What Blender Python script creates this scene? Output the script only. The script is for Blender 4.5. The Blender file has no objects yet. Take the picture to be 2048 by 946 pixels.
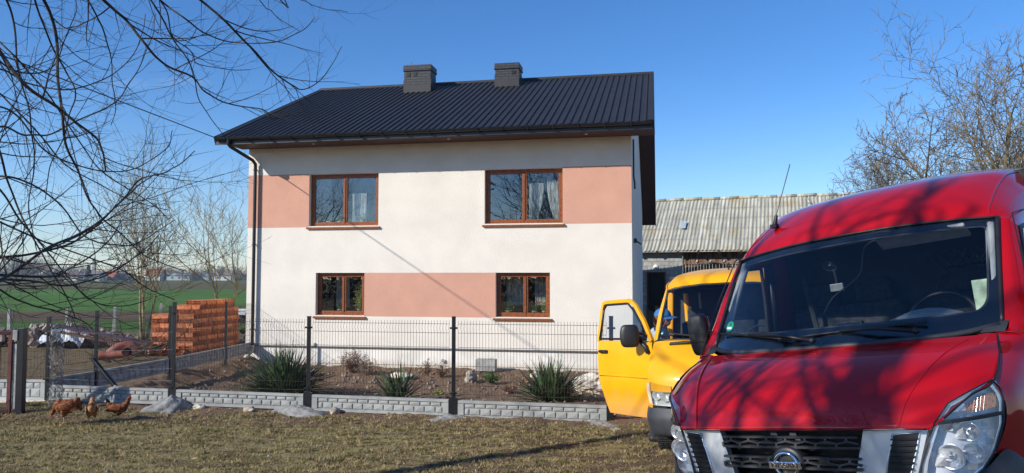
import bpy, bmesh, math, random
from math import sin, cos, pi, radians, sqrt, atan2
from mathutils import Vector, Matrix, noise, Euler
random.seed(7)
scene = bpy.context.scene
COL = scene.collection
V = Vector

# ------------------------------------------------------------------ helpers
class MB:
    """collects vertices and faces, then becomes one mesh object"""
    def __init__(s): s.v = []; s.f = []; s.m = []; s.cur = 0
    def add(s, vs, fs, mi=None):
        o = len(s.v); s.v.extend([tuple(p) for p in vs])
        for f in fs: s.f.append([i + o for i in f]); s.m.append(s.cur if mi is None else mi)
    def box(s, c, d, R=None):
        x, y, z = d[0] / 2, d[1] / 2, d[2] / 2
        vs = [V((a * x, b * y, e * z)) for a in (-1, 1) for b in (-1, 1) for e in (-1, 1)]
        if R is not None: vs = [R @ p for p in vs]
        c = V(c); s.add([p + c for p in vs], [(0, 1, 3, 2), (4, 6, 7, 5), (0, 4, 5, 1), (2, 3, 7, 6), (0, 2, 6, 4), (1, 5, 7, 3)])
    def bar(s, a, b, w, h, up=V((0, 0, 1))):
        a = V(a); b = V(b); t = (b - a).normalized(); sd = t.cross(up)
        if sd.length < 1e-4: sd = t.cross(V((0, 1, 0)))
        sd.normalize(); u = sd.cross(t)
        vs = []
        for p in (a, b):
            for x, y in ((-1, -1), (1, -1), (1, 1), (-1, 1)): vs.append(p + sd * x * w / 2 + u * y * h / 2)
        s.add(vs, [(3, 2, 1, 0), (4, 5, 6, 7), (0, 1, 5, 4), (1, 2, 6, 5), (2, 3, 7, 6), (3, 0, 4, 7)])
    def tube(s, pts, r, n=6, cap=True):
        pts = [V(p) for p in pts]; k = len(pts)
        rr = r if isinstance(r, (list, tuple)) else [r] * k
        o = len(s.v); prev = None
        for i, p in enumerate(pts):
            t = (pts[min(i + 1, k - 1)] - pts[max(i - 1, 0)])
            if t.length < 1e-9: t = V((0, 0, 1))
            t.normalize()
            if prev is None:
                a = t.cross(V((0, 0, 1)))
                if a.length < .05: a = t.cross(V((1, 0, 0)))
            else: a = prev - t * prev.dot(t)
            if a.length < 1e-6: a = t.orthogonal()
            a.normalize(); prev = a; b = t.cross(a)
            for j in range(n):
                q = p + (a * cos(2 * pi * j / n) + b * sin(2 * pi * j / n)) * rr[i]; s.v.append(tuple(q))
        for i in range(k - 1):
            for j in range(n):
                j2 = (j + 1) % n
                s.f.append([o + i * n + j, o + i * n + j2, o + (i + 1) * n + j2, o + (i + 1) * n + j]); s.m.append(s.cur)
        if cap and n > 2:
            s.f.append([o + j for j in reversed(range(n))]); s.m.append(s.cur)
            s.f.append([o + (k - 1) * n + j for j in range(n)]); s.m.append(s.cur)
    def grid(s, rows, mi=None, flip=False):
        o = len(s.v); nr = len(rows); nc = len(rows[0])
        for r in rows: s.v.extend([tuple(p) for p in r])
        for i in range(nr - 1):
            for j in range(nc - 1):
                f = [o + i * nc + j, o + i * nc + j + 1, o + (i + 1) * nc + j + 1, o + (i + 1) * nc + j]
                s.f.append(f[::-1] if flip else f); s.m.append(s.cur if mi is None else mi)
    def lathe(s, prof, n=24, M=None):
        o = len(s.v); k = len(prof)
        for r, z in prof:
            for j in range(n):
                p = V((r * cos(2 * pi * j / n), r * sin(2 * pi * j / n), z)); s.v.append(tuple(M @ p if M else p))
        for i in range(k - 1):
            for j in range(n):
                j2 = (j + 1) % n; s.f.append([o + i * n + j, o + i * n + j2, o + (i + 1) * n + j2, o + (i + 1) * n + j]); s.m.append(s.cur)
    def ball(s, c, r, M=None, n=12, k=8):
        c = V(c); rad = r if isinstance(r, (tuple, list)) else (r, r, r); R = M or Matrix.Identity(3)
        o = len(s.v)
        for i in range(k + 1):
            a = pi * i / k
            for j in range(n):
                b = 2 * pi * j / n
                s.v.append(tuple(c + R @ V((rad[0] * sin(a) * cos(b), rad[1] * sin(a) * sin(b), rad[2] * cos(a)))))
        for i in range(k):
            for j in range(n):
                j2 = (j + 1) % n; s.f.append([o + i * n + j, o + (i + 1) * n + j, o + (i + 1) * n + j2, o + i * n + j2]); s.m.append(s.cur)
    def build(s, name, mats, parent=None, smooth=False, bevel=0, M=None, auto=None):
        me = bpy.data.meshes.new(name); vs = s.v
        if M is not None: vs = [tuple(M @ V(p)) for p in vs]
        me.from_pydata(vs, [], s.f)
        if not isinstance(mats, (list, tuple)): mats = [mats]
        for m in mats: me.materials.append(m)
        if len(mats) > 1: me.polygons.foreach_set('material_index', s.m)
        if smooth or auto: me.polygons.foreach_set('use_smooth', [True] * len(me.polygons))
        me.validate(); me.update()
        if auto: me.set_sharp_from_angle(angle=radians(auto))
        o = bpy.data.objects.new(name, me); COL.objects.link(o)
        if parent: o.parent = parent
        if bevel:
            b = o.modifiers.new('Bevel', 'BEVEL'); b.width = bevel; b.segments = 2; b.limit_method = 'ANGLE'; b.angle_limit = radians(35)
        return o

def tag(o, label=None, cat=None, group=None, kind=None):
    if label: o['label'] = label
    if cat: o['category'] = cat
    if group: o['group'] = group
    if kind: o['kind'] = kind
    return o
def thing(name, label, cat, loc=(0, 0, 0), rot=None, group=None, M=None):
    o = bpy.data.objects.new(name, None); COL.objects.link(o); o.empty_display_size = .2
    if M is not None: o.matrix_world = M
    else:
        o.location = loc
        if rot: o.rotation_euler = rot
    return tag(o, label, cat, group)
def kids(o): return [c for c in bpy.data.objects if c.parent == o]
def dup(root, label=None, **kw):
    def rec(o, par):
        c = o.copy(); COL.objects.link(c)
        if par is not None: c.parent = par
        for ch in kids(o):
            if ch is not c: rec(ch, c)
        return c
    r = rec(root, None)
    if label: r['label'] = label
    for k, v in kw.items(): setattr(r, k, v)
    return r

def cr(P, t):
    """Catmull-Rom through list P at t in 0..len-1"""
    n = len(P); i = min(int(t), n - 2); u = t - i
    p1 = V(P[i]); p2 = V(P[i + 1])
    p0 = V(P[i - 1]) if i > 0 else p1 * 2 - p2
    p3 = V(P[i + 2]) if i + 2 < n else p2 * 2 - p1
    return .5 * ((2 * p1) + (p2 - p0) * u + (2 * p0 - 5 * p1 + 4 * p2 - p3) * u * u + (3 * p1 - p0 - 3 * p2 + p3) * u ** 3)
def curve(P, n): return [cr(P, (len(P) - 1) * k / n) for k in range(n + 1)]
def patch(rows, nu, nv):
    """smooth surface through a grid of points"""
    R = [curve(r, nv) for r in rows]
    cols = [curve([R[i][j] for i in range(len(R))], nu) for j in range(nv + 1)]
    return [[cols[j][i] for j in range(nv + 1)] for i in range(nu + 1)]
def mir(rows): return [[V((-p[0], p[1], p[2])) for p in r] for r in rows]
def sym(mb, rows, mi=None):
    mb.grid(rows, mi); mb.grid(mir(rows), mi, flip=True)

# ------------------------------------------------------------------ materials
def mat(name, col, rough=.6, metal=0., coat=0., spec=.5, nscale=0, namp=0., bump=0., bscale=40., col2=None, detail=4, coatr=.05, stretch=None, bdist=.01, sheen=0, ramp=(.35, .65)):
    m = bpy.data.materials.new(name); m.use_nodes = True; nt = m.node_tree; b = nt.nodes['Principled BSDF']
    b.inputs['Base Color'].default_value = (*col, 1); b.inputs['Roughness'].default_value = rough
    b.inputs['Metallic'].default_value = metal; b.inputs['Coat Weight'].default_value = coat; b.inputs['Coat Roughness'].default_value = coatr
    b.inputs['Specular IOR Level'].default_value = spec
    tc = nt.nodes.new('ShaderNodeTexCoord'); src = tc.outputs['Object']
    if stretch:
        mp = nt.nodes.new('ShaderNodeMapping'); mp.inputs['Scale'].default_value = stretch; nt.links.new(src, mp.inputs[0]); src = mp.outputs[0]
    if nscale:
        n = nt.nodes.new('ShaderNodeTexNoise'); n.inputs['Scale'].default_value = nscale; n.inputs['Detail'].default_value = detail; nt.links.new(src, n.inputs['Vector'])
        r = nt.nodes.new('ShaderNodeValToRGB'); r.color_ramp.elements[0].position = ramp[0]; r.color_ramp.elements[1].position = ramp[1]
        c1 = [max(0, c * (1 - namp)) for c in col]; c2 = col2 or [min(1, c * (1 + namp)) for c in col]
        r.color_ramp.elements[0].color = (*c1, 1); r.color_ramp.elements[1].color = (*c2, 1)
        nt.links.new(n.outputs['Fac'], r.inputs[0]); nt.links.new(r.outputs[0], b.inputs['Base Color'])
    if bump:
        n2 = nt.nodes.new('ShaderNodeTexNoise'); n2.inputs['Scale'].default_value = bscale; n2.inputs['Detail'].default_value = 3; nt.links.new(src, n2.inputs['Vector'])
        bp = nt.nodes.new('ShaderNodeBump'); bp.inputs['Strength'].default_value = bump; bp.inputs['Distance'].default_value = bdist
        nt.links.new(n2.outputs['Fac'], bp.inputs['Height']); nt.links.new(bp.outputs[0], b.inputs['Normal'])
    return m
def glass(name, tint=(.8, .85, .85), base=.04, rough=.0):
    m = bpy.data.materials.new(name); m.use_nodes = True; nt = m.node_tree
    for n in list(nt.nodes): nt.nodes.remove(n)
    out = nt.nodes.new('ShaderNodeOutputMaterial'); mx = nt.nodes.new('ShaderNodeMixShader')
    tr = nt.nodes.new('ShaderNodeBsdfTransparent'); tr.inputs[0].default_value = (*tint, 1)
    gl = nt.nodes.new('ShaderNodeBsdfGlossy'); gl.inputs['Roughness'].default_value = rough; gl.inputs['Color'].default_value = (1, 1, 1, 1)
    fr = nt.nodes.new('ShaderNodeLayerWeight'); fr.inputs[0].default_value = .5
    pw = nt.nodes.new('ShaderNodeMath'); pw.operation = 'POWER'; pw.inputs[1].default_value = 4.5; nt.links.new(fr.outputs['Facing'], pw.inputs[0])
    ad = nt.nodes.new('ShaderNodeMath'); ad.operation = 'ADD'; ad.inputs[1].default_value = base; ad.use_clamp = True
    nt.links.new(pw.outputs[0], ad.inputs[0]); nt.links.new(ad.outputs[0], mx.inputs[0])
    nt.links.new(tr.outputs[0], mx.inputs[1]); nt.links.new(gl.outputs[0], mx.inputs[2]); nt.links.new(mx.outputs[0], out.inputs[0])
    return m
def brickmat(name, c1, c2, mortar, scale, w, h, msize=.02, rough=.8, bump=.5, axis='xz', rowoff=.5):
    m = bpy.data.materials.new(name); m.use_nodes = True; nt = m.node_tree; b = nt.nodes['Principled BSDF']; b.inputs['Roughness'].default_value = rough
    tc = nt.nodes.new('ShaderNodeTexCoord'); sp = nt.nodes.new('ShaderNodeSeparateXYZ'); cb = nt.nodes.new('ShaderNodeCombineXYZ')
    nt.links.new(tc.outputs['Object'], sp.inputs[0])
    if axis == 'xz': nt.links.new(sp.outputs[0], cb.inputs[0]); nt.links.new(sp.outputs[2], cb.inputs[1])
    else:
        ad = nt.nodes.new('ShaderNodeMath'); nt.links.new(sp.outputs[0], ad.inputs[0]); nt.links.new(sp.outputs[1], ad.inputs[1]); nt.links.new(ad.outputs[0], cb.inputs[0]); nt.links.new(sp.outputs[2], cb.inputs[1])
    br = nt.nodes.new('ShaderNodeTexBrick'); br.inputs['Scale'].default_value = scale; br.inputs['Brick Width'].default_value = w; br.inputs['Row Height'].default_value = h; br.inputs['Mortar Size'].default_value = msize
    br.inputs['Color1'].default_value = (*c1, 1); br.inputs['Color2'].default_value = (*c2, 1); br.inputs['Mortar'].default_value = (*mortar, 1); br.offset = rowoff
    nt.links.new(cb.outputs[0], br.inputs['Vector'])
    n = nt.nodes.new('ShaderNodeTexNoise'); n.inputs['Scale'].default_value = 6; n.inputs['Detail'].default_value = 5; nt.links.new(tc.outputs['Object'], n.inputs['Vector'])
    mp = nt.nodes.new('ShaderNodeMapRange'); mp.inputs[1].default_value = .3; mp.inputs[2].default_value = .7; mp.inputs[3].default_value = .75; mp.inputs[4].default_value = 1.15; nt.links.new(n.outputs['Fac'], mp.inputs[0])
    mx = nt.nodes.new('ShaderNodeVectorMath'); mx.operation = 'MULTIPLY'; nt.links.new(br.outputs['Color'], mx.inputs[0]); nt.links.new(mp.outputs[0], mx.inputs[1]); nt.links.new(mx.outputs[0], b.inputs['Base Color'])
    bp = nt.nodes.new('ShaderNodeBump'); bp.inputs['Strength'].default_value = bump; bp.inputs['Distance'].default_value = .01; bp.invert = True
    nt.links.new(br.outputs['Fac'], bp.inputs['Height']); nt.links.new(bp.outputs[0], b.inputs['Normal'])
    return m
M = dict(
    stucco=mat('cream_stucco', (.80, .735, .635), .9, nscale=1.2, namp=.045, bump=.8, bscale=34, bdist=.014, spec=.2),
    pink=mat('salmon_stucco', (.64, .345, .245), .9, nscale=1.5, namp=.05, bump=.8, bscale=34, bdist=.014, spec=.2),
    plinth=mat('white_plinth', (.80, .76, .68), .85, nscale=2.2, namp=.1, bump=.2, bscale=50, spec=.2),
    roofm=mat('anthracite_sheet', (.026, .025, .027), .58, metal=.0, spec=.45, nscale=3, namp=.12, bump=.03, bscale=8),
    blackm=mat('black_metal', (.012, .013, .016), .38, nscale=5, namp=.2, spec=.5),
    soffit=mat('brown_soffit', (.075, .026, .014), .55, nscale=18, namp=.35, stretch=(.3, 6, 1)),
    wood=mat('golden_oak', (.235, .068, .018), .42, nscale=26, namp=.35, stretch=(1, 1, 1), spec=.4),
    woodd=mat('dark_oak', (.09, .028, .014), .45, nscale=26, namp=.3),
    glass=glass('window_glass', (.86, .89, .88), .17),
    carglass=glass('car_glass', (.86, .90, .91), .055),
    lens=glass('lamp_lens', (.97, .98, .99), .07),
    room=mat('dark_room', (.12, .11, .10), .9, nscale=2, namp=.2),
    curtain=mat('sheer_curtain', (.75, .76, .72), .9, nscale=8, namp=.1),
    white=mat('white_plastic', (.75, .75, .73), .4, nscale=9, namp=.08),
    leaf=mat('plant_leaf', (.055, .12, .025), .5, nscale=12, namp=.5),
    leafy=mat('yellow_leaf', (.30, .34, .08), .5, nscale=12, namp=.3),
    yucca=mat('yucca_leaf', (.065, .11, .048), .42, nscale=7, namp=.5, spec=.5),
    yuccad=mat('yucca_dry_leaf', (.20, .17, .09), .7, nscale=7, namp=.4),
    fence=mat('anthracite_fence', (.016, .016, .018), .4, nscale=6, namp=.2),
    wire=mat('fence_wire', (.07, .055, .045), .45, metal=.3, nscale=3, namp=.3),
    galv=mat('galvanised_wire', (.22, .22, .22), .5, metal=.5, nscale=8, namp=.2),
    concrete=mat('grey_concrete', (.34, .345, .325), .85, nscale=5, namp=.14, bump=.25, bscale=60, bdist=.004, spec=.25),
    oldconc=mat('old_concrete', (.34, .335, .31), .9, nscale=7, namp=.25, bump=.4, bscale=30, spec=.2),
    cement=mat('spilled_cement', (.30, .29, .26), .95, nscale=9, namp=.2, bump=.8, bscale=25, spec=.1),
    stone=mat('field_stone', (.36, .31, .25), .9, nscale=9, namp=.3, bump=.5, bscale=20, spec=.2),
    pale=mat('pale_stone', (.62, .55, .44), .9, nscale=12, namp=.3, bump=.5, bscale=20, spec=.2),
    rubble=mat('brick_rubble', (.26, .15, .115), .9, nscale=2.5, namp=.6, col2=(.40, .33, .28), bump=.6, bscale=10),
    bark=mat('dark_bark', (.065, .053, .040), .85, nscale=9, namp=.4, bump=.5, bscale=30),
    barkl=mat('olive_bark', (.22, .18, .10), .85, nscale=5, namp=.45, col2=(.36, .29, .14), bump=.4, bscale=30),
    barkg=mat('grey_bark', (.125, .10, .065), .85, nscale=3, namp=.45, col2=(.23, .18, .10), bump=.4, bscale=30),
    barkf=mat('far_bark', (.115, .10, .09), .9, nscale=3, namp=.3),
    rust=mat('red_oxide_paint', (.11, .028, .022), .55, nscale=8, namp=.35, bump=.1),
    clay=mat('clay_pipe', (.33, .115, .07), .6, nscale=6, namp=.25),
    brick=mat('orange_clay', (.52, .175, .075), .85, nscale=9, namp=.30, bump=.3, bscale=60, bdist=.004, spec=.2),
    black=mat('black_plastic', (.014, .014, .016), .45, nscale=10, namp=.2),
    grey=mat('dark_grey_plastic', (.035, .037, .042), .55, nscale=12, namp=.15, bump=.08, bscale=300),
    rubber=mat('tyre_rubber', (.02, .02, .02), .8, nscale=12, namp=.3),
    chrome=mat('satin_chrome', (.80, .83, .87), .27, metal=.55, nscale=4, namp=.03, coat=.4),
    bright=mat('bright_chrome', (.85, .86, .88), .06, metal=1., nscale=4, namp=.03),
    steel=mat('wheel_steel', (.3, .3, .3), .4, metal=.8, nscale=6, namp=.2),
    red=mat('metallic_red_paint', (.42, .002, .005), .5, metal=.1, coat=1., coatr=.03, nscale=400, namp=.12, spec=.08),
    yellow=mat('yellow_paint', (.90, .41, .003), .45, spec=.3, coat=.35, coatr=.1, nscale=3, namp=.05),
    dash=mat('grey_dashboard', (.30, .31, .31), .6, nscale=14, namp=.12, bump=.1, bscale=200),
    seat=mat('dark_seat', (.03, .032, .036), .9, nscale=30, namp=.3),
    amber=mat('amber_lens', (.75, .20, .04), .2, coat=1., nscale=60, namp=.4),
    paper=mat('white_paper', (.72, .76, .78), .7, nscale=6, namp=.05),
    greenst=mat('green_sticker', (.02, .30, .17), .4, nscale=5, namp=.05),
)
def vary(m, amt):
    nt = m.node_tree; b = nt.nodes['Principled BSDF']; l = b.inputs['Base Color'].links[0]; src = l.from_socket; oi = nt.nodes.new('ShaderNodeObjectInfo'); mr = nt.nodes.new('ShaderNodeMapRange'); mr.inputs[3].default_value = 1 - amt; mr.inputs[4].default_value = 1 + amt
    nt.links.new(oi.outputs['Random'], mr.inputs[0]); vm = nt.nodes.new('ShaderNodeVectorMath'); vm.operation = 'MULTIPLY'; nt.links.new(src, vm.inputs[0]); nt.links.new(mr.outputs[0], vm.inputs[1]); nt.links.new(vm.outputs[0], b.inputs['Base Color'])
vary(M['brick'], .28); vary(M['concrete'], .05)
YL = M['yellow']
def dusty(nm, z0, z1, dust, src_m=None):
    m = (src_m or YL).copy(); m.name = nm; nt = m.node_tree; b = nt.nodes['Principled BSDF']; src = b.inputs['Base Color'].links[0].from_socket
    tc = nt.nodes.new('ShaderNodeTexCoord'); sp = nt.nodes.new('ShaderNodeSeparateXYZ'); nt.links.new(tc.outputs['Object'], sp.inputs[0]); n = nt.nodes.new('ShaderNodeTexNoise'); n.inputs['Scale'].default_value = 5; n.inputs['Detail'].default_value = 5; nt.links.new(tc.outputs['Object'], n.inputs['Vector'])
    ad = nt.nodes.new('ShaderNodeMath'); ad.operation = 'MULTIPLY_ADD'; ad.inputs[1].default_value = .3; nt.links.new(n.outputs['Fac'], ad.inputs[0]); nt.links.new(sp.outputs[2], ad.inputs[2])
    mr = nt.nodes.new('ShaderNodeMapRange'); mr.inputs[1].default_value = z0; mr.inputs[2].default_value = z1; mr.inputs[3].default_value = .75; mr.inputs[4].default_value = 0; nt.links.new(ad.outputs[0], mr.inputs[0])
    mx = nt.nodes.new('ShaderNodeMixRGB'); mx.inputs[2].default_value = (*dust, 1); nt.links.new(mr.outputs[0], mx.inputs[0]); nt.links.new(src, mx.inputs[1]); nt.links.new(mx.outputs[0], b.inputs['Base Color']); return m
YD = dusty('dusty_yellow_paint', .48, .88, (.52, .27, .13))
M['plinth'] = dusty('splashed_plinth', -.14, .14, (.42, .31, .20), M['plinth'])

# ------------------------------------------------------------------ camera, sky, sun
H = 2.23; FPX = 1500.; PITCH = radians(3.05)
cam = bpy.data.cameras.new('camera'); camo = bpy.data.objects.new('camera', cam); COL.objects.link(camo)
camo.location = (0, 0, H); camo.rotation_euler = (pi / 2 + PITCH, 0, 0)
cam.sensor_width = 36; cam.lens = FPX / 2048 * 36; cam.clip_start = .05; cam.clip_end = 6000
scene.camera = camo
SUN = V((1.6, 1, -.95)).normalized()          # the way the light travels
S_EL = math.asin(-SUN.z); S_AZ = atan2(-SUN.x, -SUN.y)   # compass direction to the sun, clockwise from +Y
li = bpy.data.lights.new('sun', 'SUN'); li.energy = 4.7; li.angle = radians(.53); li.color = (1, .955, .88)
lo = bpy.data.objects.new('sun', li); COL.objects.link(lo); lo.rotation_euler = SUN.to_track_quat('-Z', 'Y').to_euler(); lo.location = (-30, -20, 30)
w = bpy.data.worlds.new('World'); scene.world = w; w.use_nodes = True; nt = w.node_tree
bg = nt.nodes['Background']; sky = nt.nodes.new('ShaderNodeTexSky'); sky.sky_type = 'NISHITA'; sky.sun_disc = False
sky.sun_elevation = S_EL; sky.sun_rotation = S_AZ; sky.air_density = 1.0; sky.dust_density = .12; sky.ozone_density = 3.5; sky.altitude = 100
bg.inputs[1].default_value = .15
# thin wisps of cloud low in the sky
tc = nt.nodes.new('ShaderNodeTexCoord'); mp = nt.nodes.new('ShaderNodeMapping'); mp.inputs['Scale'].default_value = (2.2, 2.2, 11)
nz = nt.nodes.new('ShaderNodeTexNoise'); nz.inputs['Scale'].default_value = 1.5; nz.inputs['Detail'].default_value = 6; nz.inputs['Roughness'].default_value = .62
rp = nt.nodes.new('ShaderNodeValToRGB'); rp.color_ramp.elements[0].position = .655; rp.color_ramp.elements[1].position = .86; rp.color_ramp.elements[1].color = (.20, .20, .20, 1)
mx = nt.nodes.new('ShaderNodeMixRGB'); mx.inputs[2].default_value = (6.3, 6.9, 7.7, 1)
hs = nt.nodes.new('ShaderNodeHueSaturation'); hs.inputs['Saturation'].default_value = 1.12
nt.links.new(tc.outputs['Generated'], mp.inputs[0]); nt.links.new(mp.outputs[0], nz.inputs['Vector']); nt.links.new(nz.outputs['Fac'], rp.inputs[0])
nt.links.new(sky.outputs[0], hs.inputs['Color'])
sx = nt.nodes.new('ShaderNodeSeparateXYZ'); nt.links.new(tc.outputs['Generated'], sx.inputs[0])
mr = nt.nodes.new('ShaderNodeMapRange'); mr.inputs[1].default_value = -.02; mr.inputs[2].default_value = .30; mr.interpolation_type = 'SMOOTHSTEP'; nt.links.new(sx.outputs[2], mr.inputs[0])
tn = nt.nodes.new('ShaderNodeMixRGB'); tn.inputs[1].default_value = (.88, .94, 1.08, 1); tn.inputs[2].default_value = (.50, .74, .98, 1); nt.links.new(mr.outputs[0], tn.inputs[0])
ml = nt.nodes.new('ShaderNodeMixRGB'); ml.blend_type = 'MULTIPLY'; ml.inputs[0].default_value = 1; nt.links.new(hs.outputs[0], ml.inputs[1]); nt.links.new(tn.outputs[0], ml.inputs[2]); nt.links.new(ml.outputs[0], mx.inputs[1])
nt.links.new(rp.outputs[0], mx.inputs[0]); nt.links.new(mx.outputs[0], bg.inputs[0])
scene.view_settings.view_transform = 'Standard'; scene.view_settings.look = 'None'; scene.view_settings.exposure = .16; scene.view_settings.gamma = 1
scene.view_settings.use_curve_mapping = False
scene.cycles.max_bounces = 8; scene.cycles.transparent_max_bounces = 16; scene.cycles.use_denoising = True

# ------------------------------------------------------------------ terrain
def sst(a, b, x):
    t = max(0., min(1., (x - a) / (b - a))); return t * t * (3 - 2 * t)
def base_z(x, y):
    pl = .343 + .133 * (x - 1.545) - .069 * (y - 3.85)          # the verge the vans stand on, falling to the lawn
    lf = .012 * (10.5 - y)
    pl = max(-2.2, min(1.5, pl)); lf = max(0, min(.5, lf))
    d = pl - lf; k = .12
    sm = lf + .5 * (d + sqrt(d * d + k * k))
    wgt = 1 - sst(9.6, 11.6, y)
    z = sm * wgt if y > 0 else sm
    if y > 13.2:                                                 # the bed in front of the house lies lower
        inside = sst(13.2, 14.6, y) * sst(-8.3 + (y - 13.5) * .12, -7.6 + (y - 13.5) * .12, x) * (1 - sst(21.8, 23, y)) * (1 - sst(3.6, 4.4, x))
        z -= .21 * inside
    if y > 12: z += .45 * sst(3.8, 9, x) * sst(16, 34, y) * (1 - sst(45, 60, y))
    return z
def ground_z(x, y):
    z = base_z(x, y)
    if -14 < x < 8 and 3 < y < 24:
        p = V((x, y, 0))
        if y > 13.35 and x > -7.9:                               # turned soil
            z += .045 * noise.noise(p * 1.1) + .035 * noise.noise(p * 4.1) + .026 * noise.noise(p * 11) + .016 * abs(noise.noise(p * 23))
        elif y > 11.2:
            z += .03 * noise.noise(p * 1.5) + .022 * noise.noise(p * 6) + .012 * noise.noise(p * 15)
        else:
            rut = sst(-3, 0, x) * .8 + .2
            z += .02 * noise.noise(p * .9) + rut * (.028 * noise.noise(V((x * 2.2, y * 7, 0))) + .018 * noise.noise(p * 9) + .014 * noise.noise(p * 17)) + .008 * noise.noise(p * 25)
    return z
def frange(a, b, st):
    n = int(round((b - a) / st)); return [a + (b - a) * i / n for i in range(n)]
xs = [-900, -600, -400, -250, -160, -100, -65, -45, -33, -25, -19] + frange(-14, -9, .16) + frange(-9, 3.5, .05) + frange(3.5, 9, .25) + [9, 11, 14, 18, 24, 32, 45, 65, 100, 160, 250, 400, 600, 900]
ys = [-300, -150, -80, -50, -30, -20, -12, -7, -4, -2, -1, 0, 1, 2, 3, 4, 5] + frange(5.6, 21.2, .05) + frange(21.2, 30, .4) + [30, 34, 39, 45, 52, 60, 70, 85, 100, 130, 170, 220, 300, 400, 550, 800, 1200, 2000, 3000]
mb = MB(); mb.grid([[(x, y, ground_z(x, y)) for x in xs] for y in ys], flip=False)
m = bpy.data.materials.new('ground_cover'); m.use_nodes = True; nt = m.node_tree; b = nt.nodes['Principled BSDF']; b.inputs['Roughness'].default_value = .95; b.inputs['Specular IOR Level'].default_value = .1
def N(t, **kw):
    n = nt.nodes.new(t)
    for k, v in kw.items():
        if k == 'op': n.operation = v
        elif k == 'clamp': n.use_clamp = v
        else: n.inputs[int(k[1:])].default_value = v
    return n
def L(a, b_): nt.links.new(a, b_)
geo = N('ShaderNodeNewGeometry'); sp = N('ShaderNodeSeparateXYZ'); L(geo.outputs['Position'], sp.inputs[0])
def nois(scale, det=5, vec=None, rough=.6):
    n = N('ShaderNodeTexNoise'); n.inputs['Scale'].default_value = scale; n.inputs['Detail'].default_value = det; n.inputs['Roughness'].default_value = rough; L(vec or geo.outputs['Position'], n.inputs['Vector']); return n.outputs['Fac']
def ramp(src, stops, interp='LINEAR'):
    r = N('ShaderNodeValToRGB'); e = r.color_ramp.elements; r.color_ramp.interpolation = interp
    e[0].position = stops[0][0]; e[0].color = (*stops[0][1], 1); e[1].position = stops[-1][0]; e[1].color = (*stops[-1][1], 1)
    for p, c in stops[1:-1]: q = e.new(p); q.color = (*c, 1)
    L(src, r.inputs[0]); return r.outputs[0]
def mth(op, a, b_=None, clamp=False):
    n = N('ShaderNodeMath', op=op, clamp=clamp)
    for i, q in enumerate((a, b_)):
        if q is None: continue
        if isinstance(q, (int, float)): n.inputs[i].default_value = q
        else: L(q, n.inputs[i])
    return n.outputs[0]
def mrange(v, a, b_, c=0., d=1.):
    n = N('ShaderNodeMapRange'); n.inputs[1].default_value = a; n.inputs[2].default_value = b_; n.inputs[3].default_value = c; n.inputs[4].default_value = d; L(v, n.inputs[0]); return n.outputs[0]
def mixc(f, a, b_):
    n = N('ShaderNodeMixRGB')
    if isinstance(f, (int, float)): n.inputs[0].default_value = f
    else: L(f, n.inputs[0])
    for i, q in ((1, a), (2, b_)):
        if isinstance(q, tuple): n.inputs[i].default_value = (*q, 1)
        else: L(q, n.inputs[i])
    return n.outputs[0]
fine = nois(38, 4); med = nois(5.5, 5); big = nois(.9, 4); fine2 = nois(120, 3)
mud = ramp(fine, [(.3, (.060, .040, .026)), (.5, (.16, .108, .068)), (.72, (.33, .245, .165))])
lawn = ramp(fine, [(.28, (.12, .098, .040)), (.5, (.32, .255, .115)), (.72, (.54, .43, .24))])
mpn = N('ShaderNodeMapping'); mpn.inputs['Scale'].default_value = (1, 3.4, 1); L(geo.outputs['Position'], mpn.inputs[0])
streak = nois(1.3, 6, mpn.outputs[0], .65)
bare = mth('ADD', mth('ADD', mrange(sp.outputs[0], -5, 2.5, -.05, .10), mrange(sp.outputs[1], 9.8, 6.8, -.015, .085)), streak)
near = mixc(mrange(bare, .49, .57), lawn, mud)
soil = ramp(fine, [(.28, (.105, .062, .040)), (.5, (.24, .155, .100)), (.75, (.40, .285, .195))])
soil = mixc(mrange(med, .52, .70, 0, .6), soil, (.30, .225, .16))
tan = ramp(med, [(.3, (.115, .078, .05)), (.5, (.20, .15, .085)), (.7, (.27, .205, .12))])
soilf = mrange(mth('ADD', sp.outputs[1], mth('MULTIPLY', med, .5)), 11.45, 11.75)
inner = mixc(soilf, near, soil)
yf = mth('ADD', sp.outputs[1], mth('MULTIPLY', mth('SUBTRACT', big, .5), 2.5))
yard = mixc(mrange(sp.outputs[0], -7.9, -8.3), inner, mixc(soilf, near, tan))
fg = nois(2.0, 5)
green = ramp(fg, [(.3, (.05, .11, .020)), (.6, (.09, .18, .036)), (.75, (.13, .21, .055))])
fieldg = ramp(nois(.10, 5), [(.35, (.075, .16, .030)), (.65, (.115, .21, .048))])
fieldb = ramp(nois(.2, 5), [(.3, (.11, .075, .045)), (.7, (.18, .125, .075))])
olive = ramp(nois(.05, 5), [(.3, (.10, .10, .035)), (.7, (.15, .12, .06))])
c = mixc(mrange(yf, 29.5, 31.5), yard, green)
c = mixc(mrange(yf, 37, 38.5), c, fieldb)
c = mixc(mrange(yf, 47, 49.5), c, fieldg)
c = mixc(mrange(yf, 118, 135), c, olive)
c = mixc(mrange(yf, 300, 340), c, (.07, .13, .03))
c = mixc(mrange(sp.outputs[0], 3, 5), c, mixc(mrange(yf, 14, 17), inner, (.40, .33, .24)))
L(c, b.inputs['Base Color'])
bp = N('ShaderNodeBump'); bp.inputs['Strength'].default_value = 1.; bp.inputs['Distance'].default_value = .045
hh = mth('ADD', fine, mth('MULTIPLY', fine2, .35)); L(hh, bp.inputs['Height']); L(bp.outputs[0], b.inputs['Normal'])
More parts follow.
